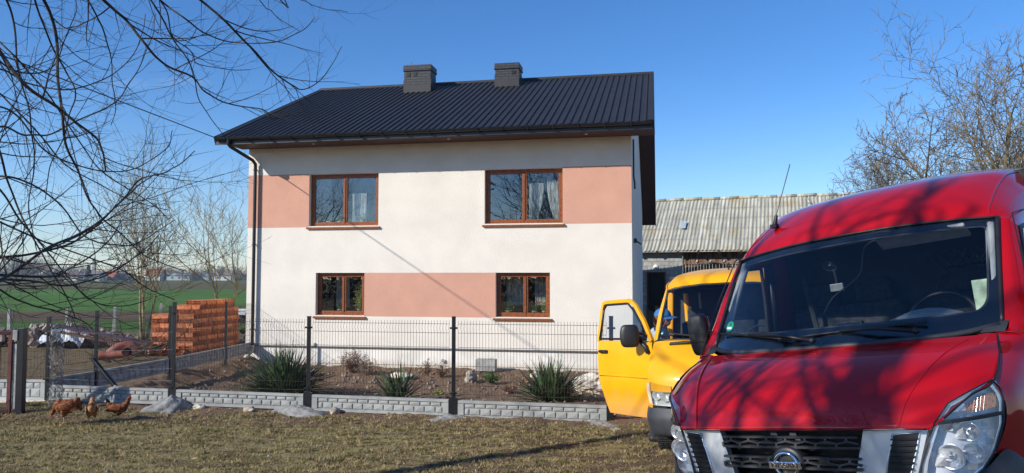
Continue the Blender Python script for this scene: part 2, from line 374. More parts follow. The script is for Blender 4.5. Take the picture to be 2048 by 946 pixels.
gnd = mb.build('ground', m, smooth=True); tag(gnd, 'worn lawn, turned soil and green fields to the horizon', 'ground', kind='structure')
# ------------------------------------------------------------------ the house (local frame: x along the facade, y inwards, z up)
HE = V((.9816, -.1907, 0)); HN = V((.1907, .9816, 0)); HF = V((-7.45, 21.1, 0))
HM = Matrix(((HE.x, HN.x, 0, HF.x), (HE.y, HN.y, 0, HF.y), (0, 0, 1, 0), (0, 0, 0, 1)))
house = thing('house', 'two-storey cream house with salmon bands and black ribbed metal roof', 'house', M=HM)
W = 10.7; D = 13.4; ZB = .33; ZT = 5.90
EZ = 5.97; RZ = 8.83; RY = 5.35; SL = (RZ - EZ) / (RY + 1.02); RL = -.40; RR = 11.25
def roof_z(y): return EZ + SL * (y + 1.02) if y <= RY else RZ - SL * (y - RY)
holes = [(1.85, 3.88, 3.62, 5.06), (6.85, 8.93, 3.62, 5.06), (2.08, 3.50, 1.17, 2.33), (7.15, 8.59, 1.17, 2.33)]
RV = .13
def cuts(a): return sorted(set(a))
sc_ = cuts([0, W, 1.85, 3.88, 6.85, 8.93, 2.08, 3.50, 7.15, 8.59]); zc = cuts([ZB, ZT, 1.15, 1.17, 2.33, 3.59, 3.62, 5.06, 5.08])
mb = MB()
def colr(s, z):
    if 3.59 < z < 5.08 and (s < 1.86 or s > 8.92): return 1
    if 1.15 < z < 2.33 and 3.50 < s < 7.15: return 1
    return 0
for i in range(len(sc_) - 1):
    for j in range(len(zc) - 1):
        s0, s1, z0, z1 = sc_[i], sc_[i + 1], zc[j], zc[j + 1]; sm, zm = (s0 + s1) / 2, (z0 + z1) / 2
        if any(h[0] < sm < h[1] and h[2] < zm < h[3] for h in holes): continue
        mb.add([(s0, 0, z0), (s1, 0, z0), (s1, 0, z1), (s0, 0, z1)], [(0, 1, 2, 3)], colr(sm, zm))
for a, b_, c_, d in holes:                                              # reveals
    mb.add([(a, 0, c_), (b_, 0, c_), (b_, 0, d), (a, 0, d), (a, .30, c_), (b_, .30, c_), (b_, .30, d), (a, .30, d)], [(0, 4, 5, 1), (1, 5, 6, 2), (2, 6, 7, 3), (3, 7, 4, 0)], 0)
gz = lambda y: roof_z(y) - .10
for s, fl in ((0, True), (W, False)):                                   # gable walls with the salmon band kept to the facade
    f = [(s, 0, ZB), (s, D, ZB), (s, D, gz(D)), (s, RY, gz(RY)), (s, 0, ZT)]
    mb.add(f, [(4, 3, 2, 1, 0) if fl else (0, 1, 2, 3, 4)], 0)
mb.add([(0, D, ZB), (W, D, ZB), (W, D, gz(D)), (0, D, gz(D))], [(3, 2, 1, 0)], 0)
mb.add([(0, 0, ZB), (W, 0, ZB), (W, .12, ZB), (0, .12, ZB)], [(3, 2, 1, 0)], 0)
wall = mb.build('wall', [M['stucco'], M['pink']], house)
mb = MB(); mb.box((W / 2, D / 2 + .02, -.1), (W - .10, D - .10, .9)); mb.build('plinth', M['plinth'], house, bevel=.01)
mb = MB()                                                                # drip profile under the insulation
mb.box((W / 2, .035, ZB - .012), (W + .004, .085, .02)); mb.build('drip_edge', M['galv'], house)
# dark rooms behind the glass
mb = MB()
for (z0, z1) in ((.4, 2.9), (3.0, 5.7)):
    for (a, b_) in ((.2, 5.2), (5.3, 10.5)):
        mb.add([(a, .31, z0), (b_, .31, z0), (b_, 4, z0), (a, 4, z0), (a, .31, z1), (b_, .31, z1), (b_, 4, z1), (a, 4, z1)], [(0, 1, 2, 3), (7, 6, 5, 4), (1, 5, 6, 2), (2, 6, 7, 3), (3, 7, 4, 0)])
mb.build('room_shell', M['room'], house)
# roof sheet with trapezoid ribs
mb = MB(); per = .186; prof = [(0, 0), (.100, 0), (.116, .038), (.152, .038), (.168, 0)]
nrib = int((RR - RL) / per); xsr = []
for k in range(nrib + 1):
    for dx, dz in prof:
        x = RL + k * per + dx
        if x <= RR: xsr.append((x, dz))
xsr.append((RR, 0))
def slope(ys_, mb):
    rows = [[(x, y, roof_z(y) + dz) for x, dz in xsr] for y in ys_]; mb.grid(rows)
    rows = [[(x, y, roof_z(y) - .03) for x, dz in (xsr[0], xsr[-1])] for y in ys_]; mb.grid(rows, flip=True)
slope([-1.02, .6, 2.2, 3.8, RY], mb); slope([RY, 8, 11, 14.65], mb)
roof = mb.build('roof', M['roofm'], house)
mb = MB(); mb.tube([(RL - .02, RY, RZ + .02), (RR + .02, RY, RZ + .02)], .075, 10); mb.build('ridge_cap', M['roofm'], roof)
for s in (RL - .012, RR + .012):                                         # verge boards
    mb = MB()
    for y0, y1 in ((-1.04, RY), (RY, 14.67)):
        a = V((s, y0, roof_z(y0) - .065)); b_ = V((s, y1, roof_z(y1) - .065)); mb.bar(a, b_, .03, .24)
    s += .072 if s < 0 else -.072
    for y0, y1 in ((-1.02, RY), (RY, 14.65)): mb.bar((s, y0, roof_z(y0) + .045), (s, y1, roof_z(y1) + .045), .14, .012)
    mb.build('verge_trim', M['roofm'], roof)
mb = MB(); mb.box(((RL + RR) / 2, -1.0, 5.875), (RR - RL, .03, .17)); mb.build('fascia_board', M['blackm'], roof)
mb = MB(); mb.box((W / 2 + .2, -.47, 5.835), (W + .8, .92, .02))
mb.build('soffit', M['soffit'], house)
mb = MB()
for s0, s1 in ((RL, 0), (W, RR)):
    for y0, y1 in ((-.98, RY), (RY, 14.6)): mb.add([(s0, y0, roof_z(y0) - .17), (s1, y0, roof_z(y0) - .17), (s1, y1, roof_z(y1) - .17), (s0, y1, roof_z(y1) - .17)], [(3, 2, 1, 0)])
mb.add([(0, D, roof_z(D) - .17), (W, D, roof_z(D) - .17), (W, 14.6, roof_z(14.6) - .17), (0, 14.6, roof_z(14.6) - .17)], [(3, 2, 1, 0)])
mb.build('verge_soffit', M['soffit'], roof)
for s in (2.2, 6.0, 9.6):
    mb = MB(); mb.lathe([(0, 0), (.035, 0), (.042, .008), (.04, .02)], 12, Matrix.Translation((s, -.5, 5.812))); mb.build('soffit_spotlight', M['white'], house)
# gutter
mb = MB(); gy = -1.085; gzv = 5.955; rr = .07
rows = []
for s in (RL + .04, RR - .02): rows.append([(s, gy + rr * cos(a), gzv + rr * sin(a)) for a in [pi + pi * k / 12 for k in range(13)]] + [(s, gy + (rr - .006) * cos(a), gzv + (rr - .006) * sin(a)) for a in [2 * pi - pi * k / 12 for k in range(13)]])
mb.grid(rows); mb.tube([(RL + .04, gy - rr, gzv), (RR - .02, gy - rr, gzv)], .011, 6)
for s in (RL + .04, RR - .02): mb.lathe([(0, 0), (rr, 0), (rr, .008), (0, .008)], 20, Matrix.Translation((s, gy, gzv - .004)) @ Matrix.Rotation(pi / 2, 4, 'Y'))
gut = mb.build('gutter', M['blackm'], house, auto=40)
for k in range(18):
    s = RL + .35 + k * .635; mb = MB()
    mb.tube([(s, -1.0, gzv + .03)] + [(s, gy + (rr + .008) * cos(a), gzv + (rr + .016) * sin(a)) for a in [2 * pi - pi * q / 8 for q in range(9)]] + [(s, gy - rr + .01, gzv + .03)], .02, 5)
    mb.build('gutter_bracket', M['blackm'], gut)
mb = MB(); P = [(.02, gy, gzv - .05), (.02, gy, gzv - .17), (.05, gy + .06, gzv - .23), (.22, -.18, 5.48), (.26, -.10, 5.38), (.26, -.10, 5.2), (.26, -.10, 2.5), (.26, -.10, .30)]
mb.tube(P, .046, 12)
for z in (5.2, 3.1, .75): mb.tube([(.26, -.10, z), (.26, -.10, z + .035)], .056, 12); mb.bar((.26, -.09, z + .02), (.26, .0, z + .02), .02, .02)
mb.build('downpipe', M['blackm'], house, auto=40)
mb = MB(); mb.tube([(.26, -.10, .33), (.26, -.10, .2), (.20, -.22, .05), (.10, -.42, -.13)], .058, 12); mb.build('downpipe_elbow', M['pale'], house, auto=40)
mb = MB(); mb.box((.26, -.10, .40), (.02, .02, .02)); 
# windows
def window(a, b_, c_, d, mull):
    root = None; y = RV; fw = .072
    mb = MB()
    for (p, q) in (((a, c_), (b_, c_)), ((a, d), (b_, d))):
        z = p[1] + (fw / 2 if p[1] == c_ else -fw / 2); mb.box(((a + b_) / 2, y + .035, z), (b_ - a, .07, fw))
    for s in (a + fw / 2, b_ - fw / 2): mb.box((s, y + .035, (c_ + d) / 2), (fw, .07, d - c_ - 2 * fw - .002))
    fr = mb.build('window', M['wood'], house, bevel=.006)
    for k, (s0, s1) in enumerate(((a + fw, mull), (mull, b_ - fw))):
        sw = .062; mb = MB(); z0, z1 = c_ + fw * .72, d - fw * .72; s0 -= .012 * (k == 0); s1 += .012 * (k == 1); yy = y + .012 - .002 * k
        off = .016
        s0 += .002 * k
        for z in (z0 + sw / 2, z1 - sw / 2): mb.box(((s0 + s1) / 2, yy - off + .03, z), (s1 - s0, .06, sw))
        for s in (s0 + sw / 2, s1 - sw / 2): mb.box((s, yy - off + .03, (z0 + z1) / 2), (sw, .06, z1 - z0 - 2 * sw - .002))
        sh = mb.build('sash', M['wood'], fr, bevel=.008)
        mb = MB(); mb.add([(s0 + sw, y + .03, z0 + sw), (s1 - sw, y + .03, z0 + sw), (s1 - sw, y + .03, z1 - sw), (s0 + sw, y + .03, z1 - sw)], [(0, 1, 2, 3)])
        mb.build('pane', M['glass'], sh)
    mb = MB(); mb.box((mull, y - .018, (c_ + d) / 2 - .01), (.034, .02, d - c_ - .22)); mb.build('astragal', M['wood'], fr, bevel=.004)
    mb = MB(); x0, x1 = a - .055, b_ + .055
    mb.add([(x0, -.06, c_ - .045), (x1, -.06, c_ - .045), (x1, .13, c_ + .004), (x0, .13, c_ + .004), (x0, -.06, c_ - .085), (x1, -.06, c_ - .085), (x1, .001, c_ - .07), (x0, .001, c_ - .07)], [(0, 1, 2, 3), (4, 5, 1, 0), (7, 6, 5, 4), (0, 3, 7, 4), (1, 5, 6, 2)])
    mb.build('sill', M['wood'], fr)
window(*holes[0], 2.86); window(*holes[1], 7.90); window(*holes[2], 2.86); window(*holes[3], 7.93)
# chimneys
brc = brickmat('anthracite_brick', (.030, .031, .035), (.040, .041, .046), (.006, .006, .007), 1, .26, .085, .012, .6, .8, axis='sum')
def chimney(s0, s1, y0, dy, zt, vents, flag=False):
    mb = MB(); zb = roof_z(y0) - .1; mb.box(((s0 + s1) / 2, y0 + dy / 2, (zb + zt - .14) / 2), (s1 - s0, dy, zt - .14 - zb)); ch = mb.build('chimney', brc, roof)
    mb = MB(); mb.box(((s0 + s1) / 2, y0 + dy / 2, zt - .17), (s1 - s0 + .07, dy + .07, .05)); mb.box(((s0 + s1) / 2, y0 + dy / 2, zt - .075), (s1 - s0 + .05, dy + .05, .15)); mb.build('chimney_cap', brc, ch, bevel=.01)
    mb = MB(); zf = roof_z(y0) + .13; mb.box(((s0 + s1) / 2, y0 - .012, zf), (s1 - s0 + .03, .02, .26)); mb.box((s1 + .012, y0 + dy / 2, zf + .1), (.02, dy, .4)); mb.box((s0 - .012, y0 + dy / 2, zf + .1), (.02, dy, .4)); mb.build('chimney_flashing', M['roofm'], ch)
    for v in vents:
        mb = MB(); mb.box((v, y0 - .004, zt - .31), (.125, .02, .125))
        for k in range(4): mb.box((v, y0 - .018, zt - .355 + k * .03), (.12, .012, .008))
        mb.build('chimney_vent', M['black'], ch)
    return ch
c1 = chimney(3.12, 4.03, 4.2, .62, 9.24, (3.27, 3.5)); c2 = chimney(6.17, 6.95, 4.42, .6, 9.20, (6.78,))
mb = MB(); mb.tube([(3.25, 4.5, 9.2), (3.25, 4.5, 9.45)], .012, 6); mb.add([(3.25, 4.5, 9.44), (3.25, 4.5, 9.26), (3.42, 4.52, 9.24), (3.36, 4.52, 9.33)], [(0, 1, 2, 3), (3, 2, 1, 0)]); mb.build('draught_vane', M['galv'], c1)
# cable hook and pipe on the shaded gable
mb = MB(); mb.tube([(W + .03, .9, 5.9), (W + .03, .9, 4.9), (W + .05, 1.0, 4.75), (W + .05, 1.15, 4.6)], .025, 6); mb.build('gable_cable', M['black'], house)
mb = MB(); mb.box((W + .05, 1.3, 3.2), (.08, .12, .12)); mb.tube([(W + .06, 1.3, 3.2), (W + .2, 1.28, 3.1)], .02, 6); mb.build('gable_camera', M['black'], house)
mb = MB()
mb.lathe([(0, 0), (.05, 0), (.05, .006), (0, .006)], 16, Matrix.Translation((5.72, -.0 + .02, .0)) @ Matrix.Rotation(pi / 2, 4, 'X')); mb.build('plinth_vent', M['oldconc'], house)

# curtains hang inside, plants stand on the inner sills
def hw(s, r, z): return HM @ V((s, r, z))
def curtain(s0, s1, z0, z1, lab, gather=0., r=.42, op=None):
    mb = MB(); n = 70; rows = []
    for k in range(9):
        t = k / 8; z = z1 + (z0 - z1) * t; row = []
        for i in range(n + 1):
            u = i / n; s = s0 + (s1 - s0) * (u if gather == 0 else (u * (1 - gather * t * t) if gather > 0 else 1 - (1 - u) * (1 + gather * t * t)))
            row.append(hw(s, r + .035 * sin(u * 60 + t) + .012 * sin(u * 23 + 4 * t), z))
        rows.append(row)
    mb.grid(rows); o = mb.build('curtain', M['curtain'], smooth=True); tag(o, lab, 'curtain', 'net curtains behind the windows')
curtain(2.95, 3.38, 3.75, 4.55, 'short white net curtain behind the right pane of the upper left window')
curtain(3.68, 3.82, 3.75, 4.60, 'narrow strip of net curtain at the right edge of the upper left window')
curtain(7.98, 8.38, 3.70, 4.72, 'cream curtain gathered at the middle of the upper right window', .45)
curtain(8.45, 8.86, 3.70, 4.80, 'cream curtain sweeping down at the right edge of the upper right window', -.55)
curtain(2.30, 2.72, 1.35, 2.25, 'grey net curtain behind the left pane of the lower left window', r=.85)
curtain(3.0, 3.45, 1.35, 2.25, 'grey net curtain behind the right pane of the lower left window', r=.95)
curtain(7.25, 7.85, 1.45, 2.25, 'long net curtain behind the left pane of the lower right window', r=.9)
curtain(8.05, 8.5, 1.45, 2.25, 'long net curtain behind the right pane of the lower right window', r=.9)
def houseplant(s, z, h, w_, n, lab, leafm, flowers=None, r=.245, pot=(.6, .6, .55)):
    t = thing('houseplant', lab, 'houseplant', hw(s, r, z), group='houseplants on the inner window sills')
    mb = MB(); mb.lathe([(0, 0), (.055, 0), (.075, .11), (.08, .11), (.08, .125), (0, .12)], 16); mb.build('pot', M['pale'], t, smooth=True)
    mb = MB(); rnd = random.Random(int(s * 100 + n))
    for k in range(n):
        a = rnd.uniform(0, 2 * pi); rr_ = rnd.random() ** .6 * w_; hh_ = .13 + rnd.random() * h; c_ = V((cos(a) * rr_, sin(a) * rr_ * .45, hh_))
        mb.tube([(0, 0, .1), c_ * .6 + V((0, 0, .05)), c_], .002, 3)
        L_ = rnd.uniform(.035, .07); d = V((cos(a), sin(a), rnd.uniform(-.4, .7))).normalized(); q = d.orthogonal().normalized(); q = Matrix.Rotation(rnd.uniform(0, 6), 3, d) @ q
        mb.add([c_, c_ + d * L_ * .5 + q * L_ * .3, c_ + d * L_, c_ + d * L_ * .5 - q * L_ * .3], [(0, 1, 2, 3)])
    mb.build('foliage', leafm, t)
    if flowers:
        for k in range(7):
            mb = MB(); a = rnd.uniform(0, 6.3); mb.ball((cos(a) * w_ * .8, sin(a) * w_ * .3, .13 + h * rnd.uniform(.6, 1)), .022, n=8, k=5); mb.build('flower', flowers, t)
fl_r = mat('red_petal', (.5, .02, .05), .5, nscale=20, namp=.2); fl_y = mat('yellow_petal', (.6, .35, .03), .5, nscale=20, namp=.2)
houseplant(2.15 + .2, 3.64, .10, .16, 26, 'low green plant at the left edge of the upper left window', M['leaf'])
houseplant(2.68, 3.64, .10, .10, 18, 'small green plant left of the mullion in the upper left window', M['leaf'])
houseplant(3.35, 3.64, .22, .24, 60, 'spreading green plant behind the right pane of the upper left window', M['leaf'])
houseplant(3.28, 1.20, .62, .17, 130, 'tall variegated yellow-green plant in the lower left window', M['leafy'])
houseplant(2.7, 1.20, .35, .10, 40, 'thin green plant left of the mullion in the lower left window', M['leaf'])
houseplant(7.45, 1.20, .26, .22, 70, 'broad-leaved green plant behind the left pane of the lower right window', M['leaf'])
houseplant(8.15, 1.20, .24, .14, 60, 'green plant with red flowers in the lower right window', M['leaf'], fl_r)
houseplant(8.42, 1.20, .26, .11, 50, 'leafy plant with yellow flowers at the right of the lower right window', M['leafy'], fl_y)

# ------------------------------------------------------------------ the barn behind
BE = V((.94, -.342, 0)); BN = V((.342, .94, 0)); BF = V((6.35, 36.3, 0))
BMt = Matrix(((BE.x, BN.x, 0, BF.x), (BE.y, BN.y, 0, BF.y), (0, 0, 1, 0), (0, 0, 0, 1)))
barn = thing('barn', 'long barn with weathered corrugated roof and block and board wall', 'barn', M=BMt)
asb = bpy.data.materials.new('fibre_cement'); asb.use_nodes = True; nt = asb.node_tree; b = nt.nodes['Principled BSDF']; b.inputs['Roughness'].default_value = .9; b.inputs['Specular IOR Level'].default_value = .15
tcn = N('ShaderNodeTexCoord'); s2 = N('ShaderNodeSeparateXYZ'); L(tcn.outputs['Object'], s2.inputs[0])
n1 = nois(1.1, 6, tcn.outputs['Object']); mpn = N('ShaderNodeMapping'); mpn.inputs['Scale'].default_value = (7, .35, .35); L(tcn.outputs['Object'], mpn.inputs[0]); n2 = nois(1.0, 5, mpn.outputs[0])
cc = mixc(mrange(n2, .42, .62), (.34, .325, .26), (.56, .53, .43)); cc = mixc(mrange(n1, .52, .66, 0, .55), cc, (.36, .27, .11)); cc = mixc(mrange(n1, .30, .42, .6, 0), cc, (.24, .235, .20)); L(cc, b.inputs['Base Color'])
mb = MB(); x0, x1 = -6., 9.35; per = .177
rows5 = 5; L0 = -.45; zE = 3.42; yR = 3.93; zR = 6.24
for k in range(rows5):
    ya = L0 + (yR - L0) * k / rows5; yb = L0 + (yR - L0) * (k + 1) / rows5 + .08
    za = zE + (zR - zE) * k / rows5; zb_ = zE + (zR - zE) * (k + 1) / rows5
    lift = .022
    nx = int((x1 - x0) / (per / 6)); sh_ = random.uniform(-.02, .02)
    row = lambda y, z, e: [(x0 + i * per / 6, y, z + .026 * cos(2 * pi * i / 6) + e + .01 * sin((i // 30) * 7.1 + k)) for i in range(nx)]
    mb.grid([row(ya, za, lift), row((ya + yb) / 2, (za + zb_) / 2, lift * .5), row(yb, zb_ + .05, 0)])
    mb.add([(x0, ya, za - .04), (x1, ya, za - .04), (x1, yb, zb_ - .04), (x0, yb, zb_ - .04)], [(3, 2, 1, 0)])
mb.grid([[(x0 + i * per / 6, yR, zR) for i in range(0, nx, 6)], [(x0 + i * per / 6, yR + 4, zE) for i in range(0, nx, 6)]])
br_ = mb.build('roof', asb, barn, smooth=False)
for k in range(17):
    xa = x0 + k * .93; mb = MB(); mb.tube([(xa, yR, zR + .05), (xa + .97, yR, zR + .05 + .012 * (k % 3))], [.07, .085], 10); mb.build('ridge_tile', asb, br_, smooth=True)
mb = MB(); mb.add([(1.62, 1.15, 4.60), (1.88, 1.15, 4.60), (1.88, 1.75, 4.98), (1.62, 1.75, 4.98)], [(0, 1, 2, 3)]); mb.build('clear_sheet', mat('clear_sheet', (.38, .45, .50), .3, nscale=3, namp=.1), br_)
blk = brickmat('concrete_block', (.30, .30, .28), (.40, .39, .36), (.22, .21, .20), 1, .42, .21, .012, .9, .7)
gzb = .35
mb = MB()
def bwall(xa, xb, za, zb_, y=0.0): mb.add([(xa, y, za), (xb, y, za), (xb, y, zb_), (xa, y, zb_), (xa, y + .2, za), (xb, y + .2, za), (xb, y + .2, zb_), (xa, y + .2, zb_)], [(0, 1, 2, 3), (0, 3, 7, 4), (1, 5, 6, 2), (3, 2, 6, 7), (0, 4, 5, 1)])
bwall(-6, .18, -.3, 3.68); bwall(1.05, 1.85, -.3, 3.68); bwall(.18, 1.05, 2.40, 3.68)
mb.build('block_wall', blk, barn)
mb = MB(); mb.box((.615, .12, 1.0), (.85, .06, 2.8)); d_ = mb.build('door', mat('dark_door', (.02, .016, .013), .8, nscale=10, namp=.3), barn)
mb = MB(); mb.box((.20, .02, 1.1), (.07, .14, 2.7)); mb.box((1.03, .02, 1.1), (.07, .14, 2.7)); mb.box((.615, .02, 2.42), (.9, .14, .07)); mb.build('door_frame', M['woodd'], d_)
mb = MB(); mb.lathe([(0, .10), (.07, .09), (.12, .05), (.13, 0)], 20, Matrix.Translation((.60, 0, 2.68)) @ Matrix.Rotation(pi / 2, 4, 'X')); mb.build('wall_lamp', M['white'], barn, smooth=True)
wp = mat('weathered_board', (.22, .085, .045), .9, nscale=5, namp=.6, stretch=(4, 1, .5), bump=.4, bscale=20, col2=(.30, .20, .14))
mb = MB(); rb = random.Random(3)
x = 1.86
while x < 9.3:
    w_ = rb.uniform(.12, .17); mb.box((x + w_ / 2, .15 + rb.uniform(-.012, .012), 1.35), (w_ - .012, .03, 3.2 + rb.uniform(-.04, .04))); x += w_
mb.build('board_wall', wp, barn)
mb = MB(); mb.box((5.6, .12, 2.98), (7.4, .05, .26)); mb.box((5.6, .10, 2.83), (7.4, .08, .05))
mb.build('lintel_beam', wp, barn)
mb = MB(); mb.box((5.6, .30, 3.35), (7.5, .04, .9)); mb.build('upper_boarding', wp, barn)
for k in range(9):
    xa = -.2 + k * .95; mb = MB(); mb.bar((xa, -.42, 3.33), (xa, .5, 3.93), .09, .13); mb.build('rafter', M['woodd'], barn)
for k in range(8):
    xa = 2.5 + k * .62; mb = MB(); mb.lathe([(0, 0), (.06, 0), (.075, .05)], 10, Matrix.Translation((xa, .09, 2.98)) @ Matrix.Rotation(pi / 2, 4, 'X')); mb.build('insulator', M['oldconc'], barn, smooth=True)
# ------------------------------------------------------------------ fences
def rail_panel(mb_v, mb_w, a, b_, z0, z1, step=.05):
    """welded mesh between two points with horizontal folds"""
    a = V(a); b_ = V(b_); t = (b_ - a); Ln = t.length; t.normalize(); nn = V((t.y, -t.x, 0)); n = int(Ln / step)
    def prof(z):
        for zf in (z1 - .12, z0 + .12):
            d = abs(z - zf)
            if d < .05: return .028 * (1 - d / .05)
        return 0
    zs = sorted([z0, z0 + .07, z0 + .12, z0 + .17, z1 - .17, z1 - .12, z1 - .07, z1])
    for i in range(n + 1):
        p = a + t * (Ln * i / n)
        mb_w.tube([p + V((0, 0, z)) + nn * prof(z) for z in zs], .0026, 4, cap=False)
    for z in (z0 + .05, z0 + .19, z0 + .5, z0 + .8, z1 - .2, z1 - .055):
        mb_w.tube([a + V((0, 0, z)) + nn * (prof(z) + .005), b_ + V((0, 0, z)) + nn * (prof(z) + .005)], .0034, 4)
def base_board(name, a, b_, z0, z1, m, par, rows_=2, dz_a=0, dz_b=0, seed=1):
    """concrete base board with a cast stone relief inside a flat frame"""
    a = V(a); b_ = V(b_); Ln = (b_ - a).length; t = (b_ - a).normalized(); nn = V((t.y, -t.x, 0)); r = random.Random(seed); h = z1 - z0
    mb = MB()
    def P(u, v, d): return a + t * u + V((0, 0, z0 + v + dz_a + (dz_b - dz_a) * u / Ln)) + nn * d
    def bx(u0, u1, v0, v1, d0, d1, taper=0.):
        c_ = [P(u0, v0, d0), P(u1, v0, d0), P(u1, v1, d0), P(u0, v1, d0), P(u0 + taper, v0 + taper, d1), P(u1 - taper, v0 + taper, d1), P(u1 - taper, v1 - taper, d1), P(u0 + taper, v1 - taper, d1)]
        mb.add(c_, [(4, 5, 6, 7), (0, 1, 5, 4), (1, 2, 6, 5), (2, 3, 7, 6), (3, 0, 4, 7)])
    fr = .048; eu = .10
    mb.add([P(0, 0, -.022), P(Ln, 0, -.022), P(Ln, h, -.022), P(0, h, -.022), P(0, 0, .002), P(Ln, 0, .002), P(Ln, h, .002), P(0, h, .002)], [(3, 2, 1, 0), (4, 5, 6, 7), (0, 1, 5, 4), (1, 2, 6, 5), (2, 3, 7, 6), (3, 0, 4, 7)])
    bx(0, Ln, 0, fr, .002, .026, .004); bx(0, Ln, h - fr, h, .002, .026, .004); bx(0, eu, fr, h - fr, .002, .026, .003); bx(Ln - eu, Ln, fr, h - fr, .002, .026, .003)
    hh = h - 2 * fr; rowsz = [(fr + .004, fr + hh * .56), (fr + hh * .60, fr + hh - .004)]
    for k, (v0, v1) in enumerate(rowsz):
        u = eu + .012; first = True; bw = .165
        while u < Ln - eu - .03:
            w_ = bw * (.45 if (first and k == 0) else 1) * r.uniform(.96, 1.04); w_ = min(w_, Ln - eu - .012 - u); first = False
            if w_ > .03:                                            # pillow of the cast stone
                c0 = (u + w_ * r.uniform(.35, .65), (v0 + v1) / 2 + r.uniform(-.01, .01)); o = len(mb.v); q = .010
                mb.v += [tuple(P(*x)) for x in [(u, v0, .002), (u + w_, v0, .002), (u + w_, v1, .002), (u, v1, .002), (u + q, v0 + q, .018), (u + w_ - q, v0 + q, .016), (u + w_ - q, v1 - q, .02), (u + q, v1 - q, .015), (c0[0], c0[1], .024)]]
                for f in [(0, 1, 5, 4), (1, 2, 6, 5), (2, 3, 7, 6), (3, 0, 4, 7), (4, 5, 8), (5, 6, 8), (6, 7, 8), (7, 4, 8)]: mb.f.append([o + i for i in f]); mb.m.append(0)
            u += w_ + .011
    return mb.build(name, m, par)
def post(par, p, z0, z1, wd=.062, cap=True, clips=(.25, 1.2), ext=True):
    p = V(p); mb = MB(); mb.box((p.x, p.y, (z0 + z1) / 2), (wd, .045, z1 - z0)); mb.box((p.x, p.y, z1 + .008), (wd + .006, .052, .016))
    o = mb.build('post', M['fence'], par, bevel=.003)
    for c_ in clips:
        mb = MB(); mb.box((p.x, p.y - .03, z0 + c_), (.125, .012, .03)); mb.box((p.x, p.y - .04, z0 + c_), (.03, .014, .03)); mb.build('clip', M['fence'], o)
    return o
ff = thing('panel_fence', 'dark welded mesh fence on grey relief base boards in front of the house', 'fence', (-2.37, 12.6, 0))
FP = [(-8.31, 13.53), (-5.86, 13.08), (-3.40, 12.63), (-.94, 12.17), (1.54, 11.72)]
PT = [(-.1, 1.50), (-.1, 1.77), (-.05, 1.55), (-.06, 1.57), (-.08, 1.60)]
def loc(par, p): return V(p) - V(par.location)
for i, (x, y) in enumerate(FP):
    post(ff, loc(ff, (x, y, 0)), PT[i][0], PT[i][1], clips=(.42, PT[i][1] - PT[i][0] - .17) if i else (.5, 1.3))
for i in range(4):
    a = V((*FP[i], 0)); b_ = V((*FP[i + 1], 0)); t = (b_ - a).normalized(); g = .075
    a2 = a + t * g; b2 = b_ - t * g
    la, lb = loc(ff, a2), loc(ff, b2)
    if i > 0:
        z0 = .29; z1 = z0 + 1.23
        mv = MB(); rail_panel(None, mv, la + V((0, -.01, 0)), lb + V((0, -.01, 0)), z0, z1); mv.build('mesh_panel', M['wire'], ff)
    zz = [(.03, .30), (.02, .285), (.0, .27), (-.03, .25)][i]
    base_board('base_board', la, lb, zz[0], zz[1], M['concrete'], ff, seed=i, dz_b=-.012)
    for q, s_ in ((a, 1), (b_, -1)):
        mb = MB(); l_ = loc(ff, q + t * s_ * .045); mb.box((l_.x, l_.y, .13 + zz[0] * .5), (.05, .06, .34)); mb.build('board_holder', M['fence'], ff, bevel=.003)
# line wires still strung in the first bay
mb = MB()
for z in (.42, .62, .95, 1.25):
    a = V((-8.31, 13.5, z)); b_ = V((-5.86, 13.05, z + .02)); mb.tube([loc(ff, a.lerp(b_, k / 8) - V((0, 0, .03 * sin(pi * k / 8)))) for k in range(9)], .0028, 4)
mb.build('line_wires', M['galv'], ff)
sf = thing('side_fence', 'dark mesh fence with concrete boards running back beside the brick pile', 'fence', (-7.7, 17, 0))
SP = [(-8.31, 13.53), (-8.04, 14.6), (-7.64, 16.85), (-7.38, 19.45), (-7.2, 21.6)]
for (x, y) in SP[1:4]: post(sf, loc(sf, (x, y, 0)), -.12, 1.56, clips=())
for i in range(4):
    a = V((*SP[i], 0)); b_ = V((*SP[i + 1], 0)); t = (b_ - a).normalized(); la, lb = loc(sf, a + t * .05), loc(sf, b_ - t * .05)
    mv = MB(); rail_panel(None, mv, la, lb, .42, 1.50); mv.build('mesh_panel', M['wire'], sf)
    base_board('base_board', la, lb, .10, .41, M['oldconc'], sf, seed=i + 9)
br = thing('brace_post', 'black square post leaning down into the soil inside the mesh fence', 'post', (-7.6, 14.3, 0))
mb = MB(); mb.bar(V((-8.02, 14.45, .66)) - br.location, V((-7.28, 14.15, .02)) - br.location, .075, .05); mb.build('square_tube', M['fence'], br, bevel=.004)
mb = MB(); mb.box(V((-8.03, 14.454, .668)) - br.location, (.085, .06, .02)); mb.build('end_cap', M['fence'], br)

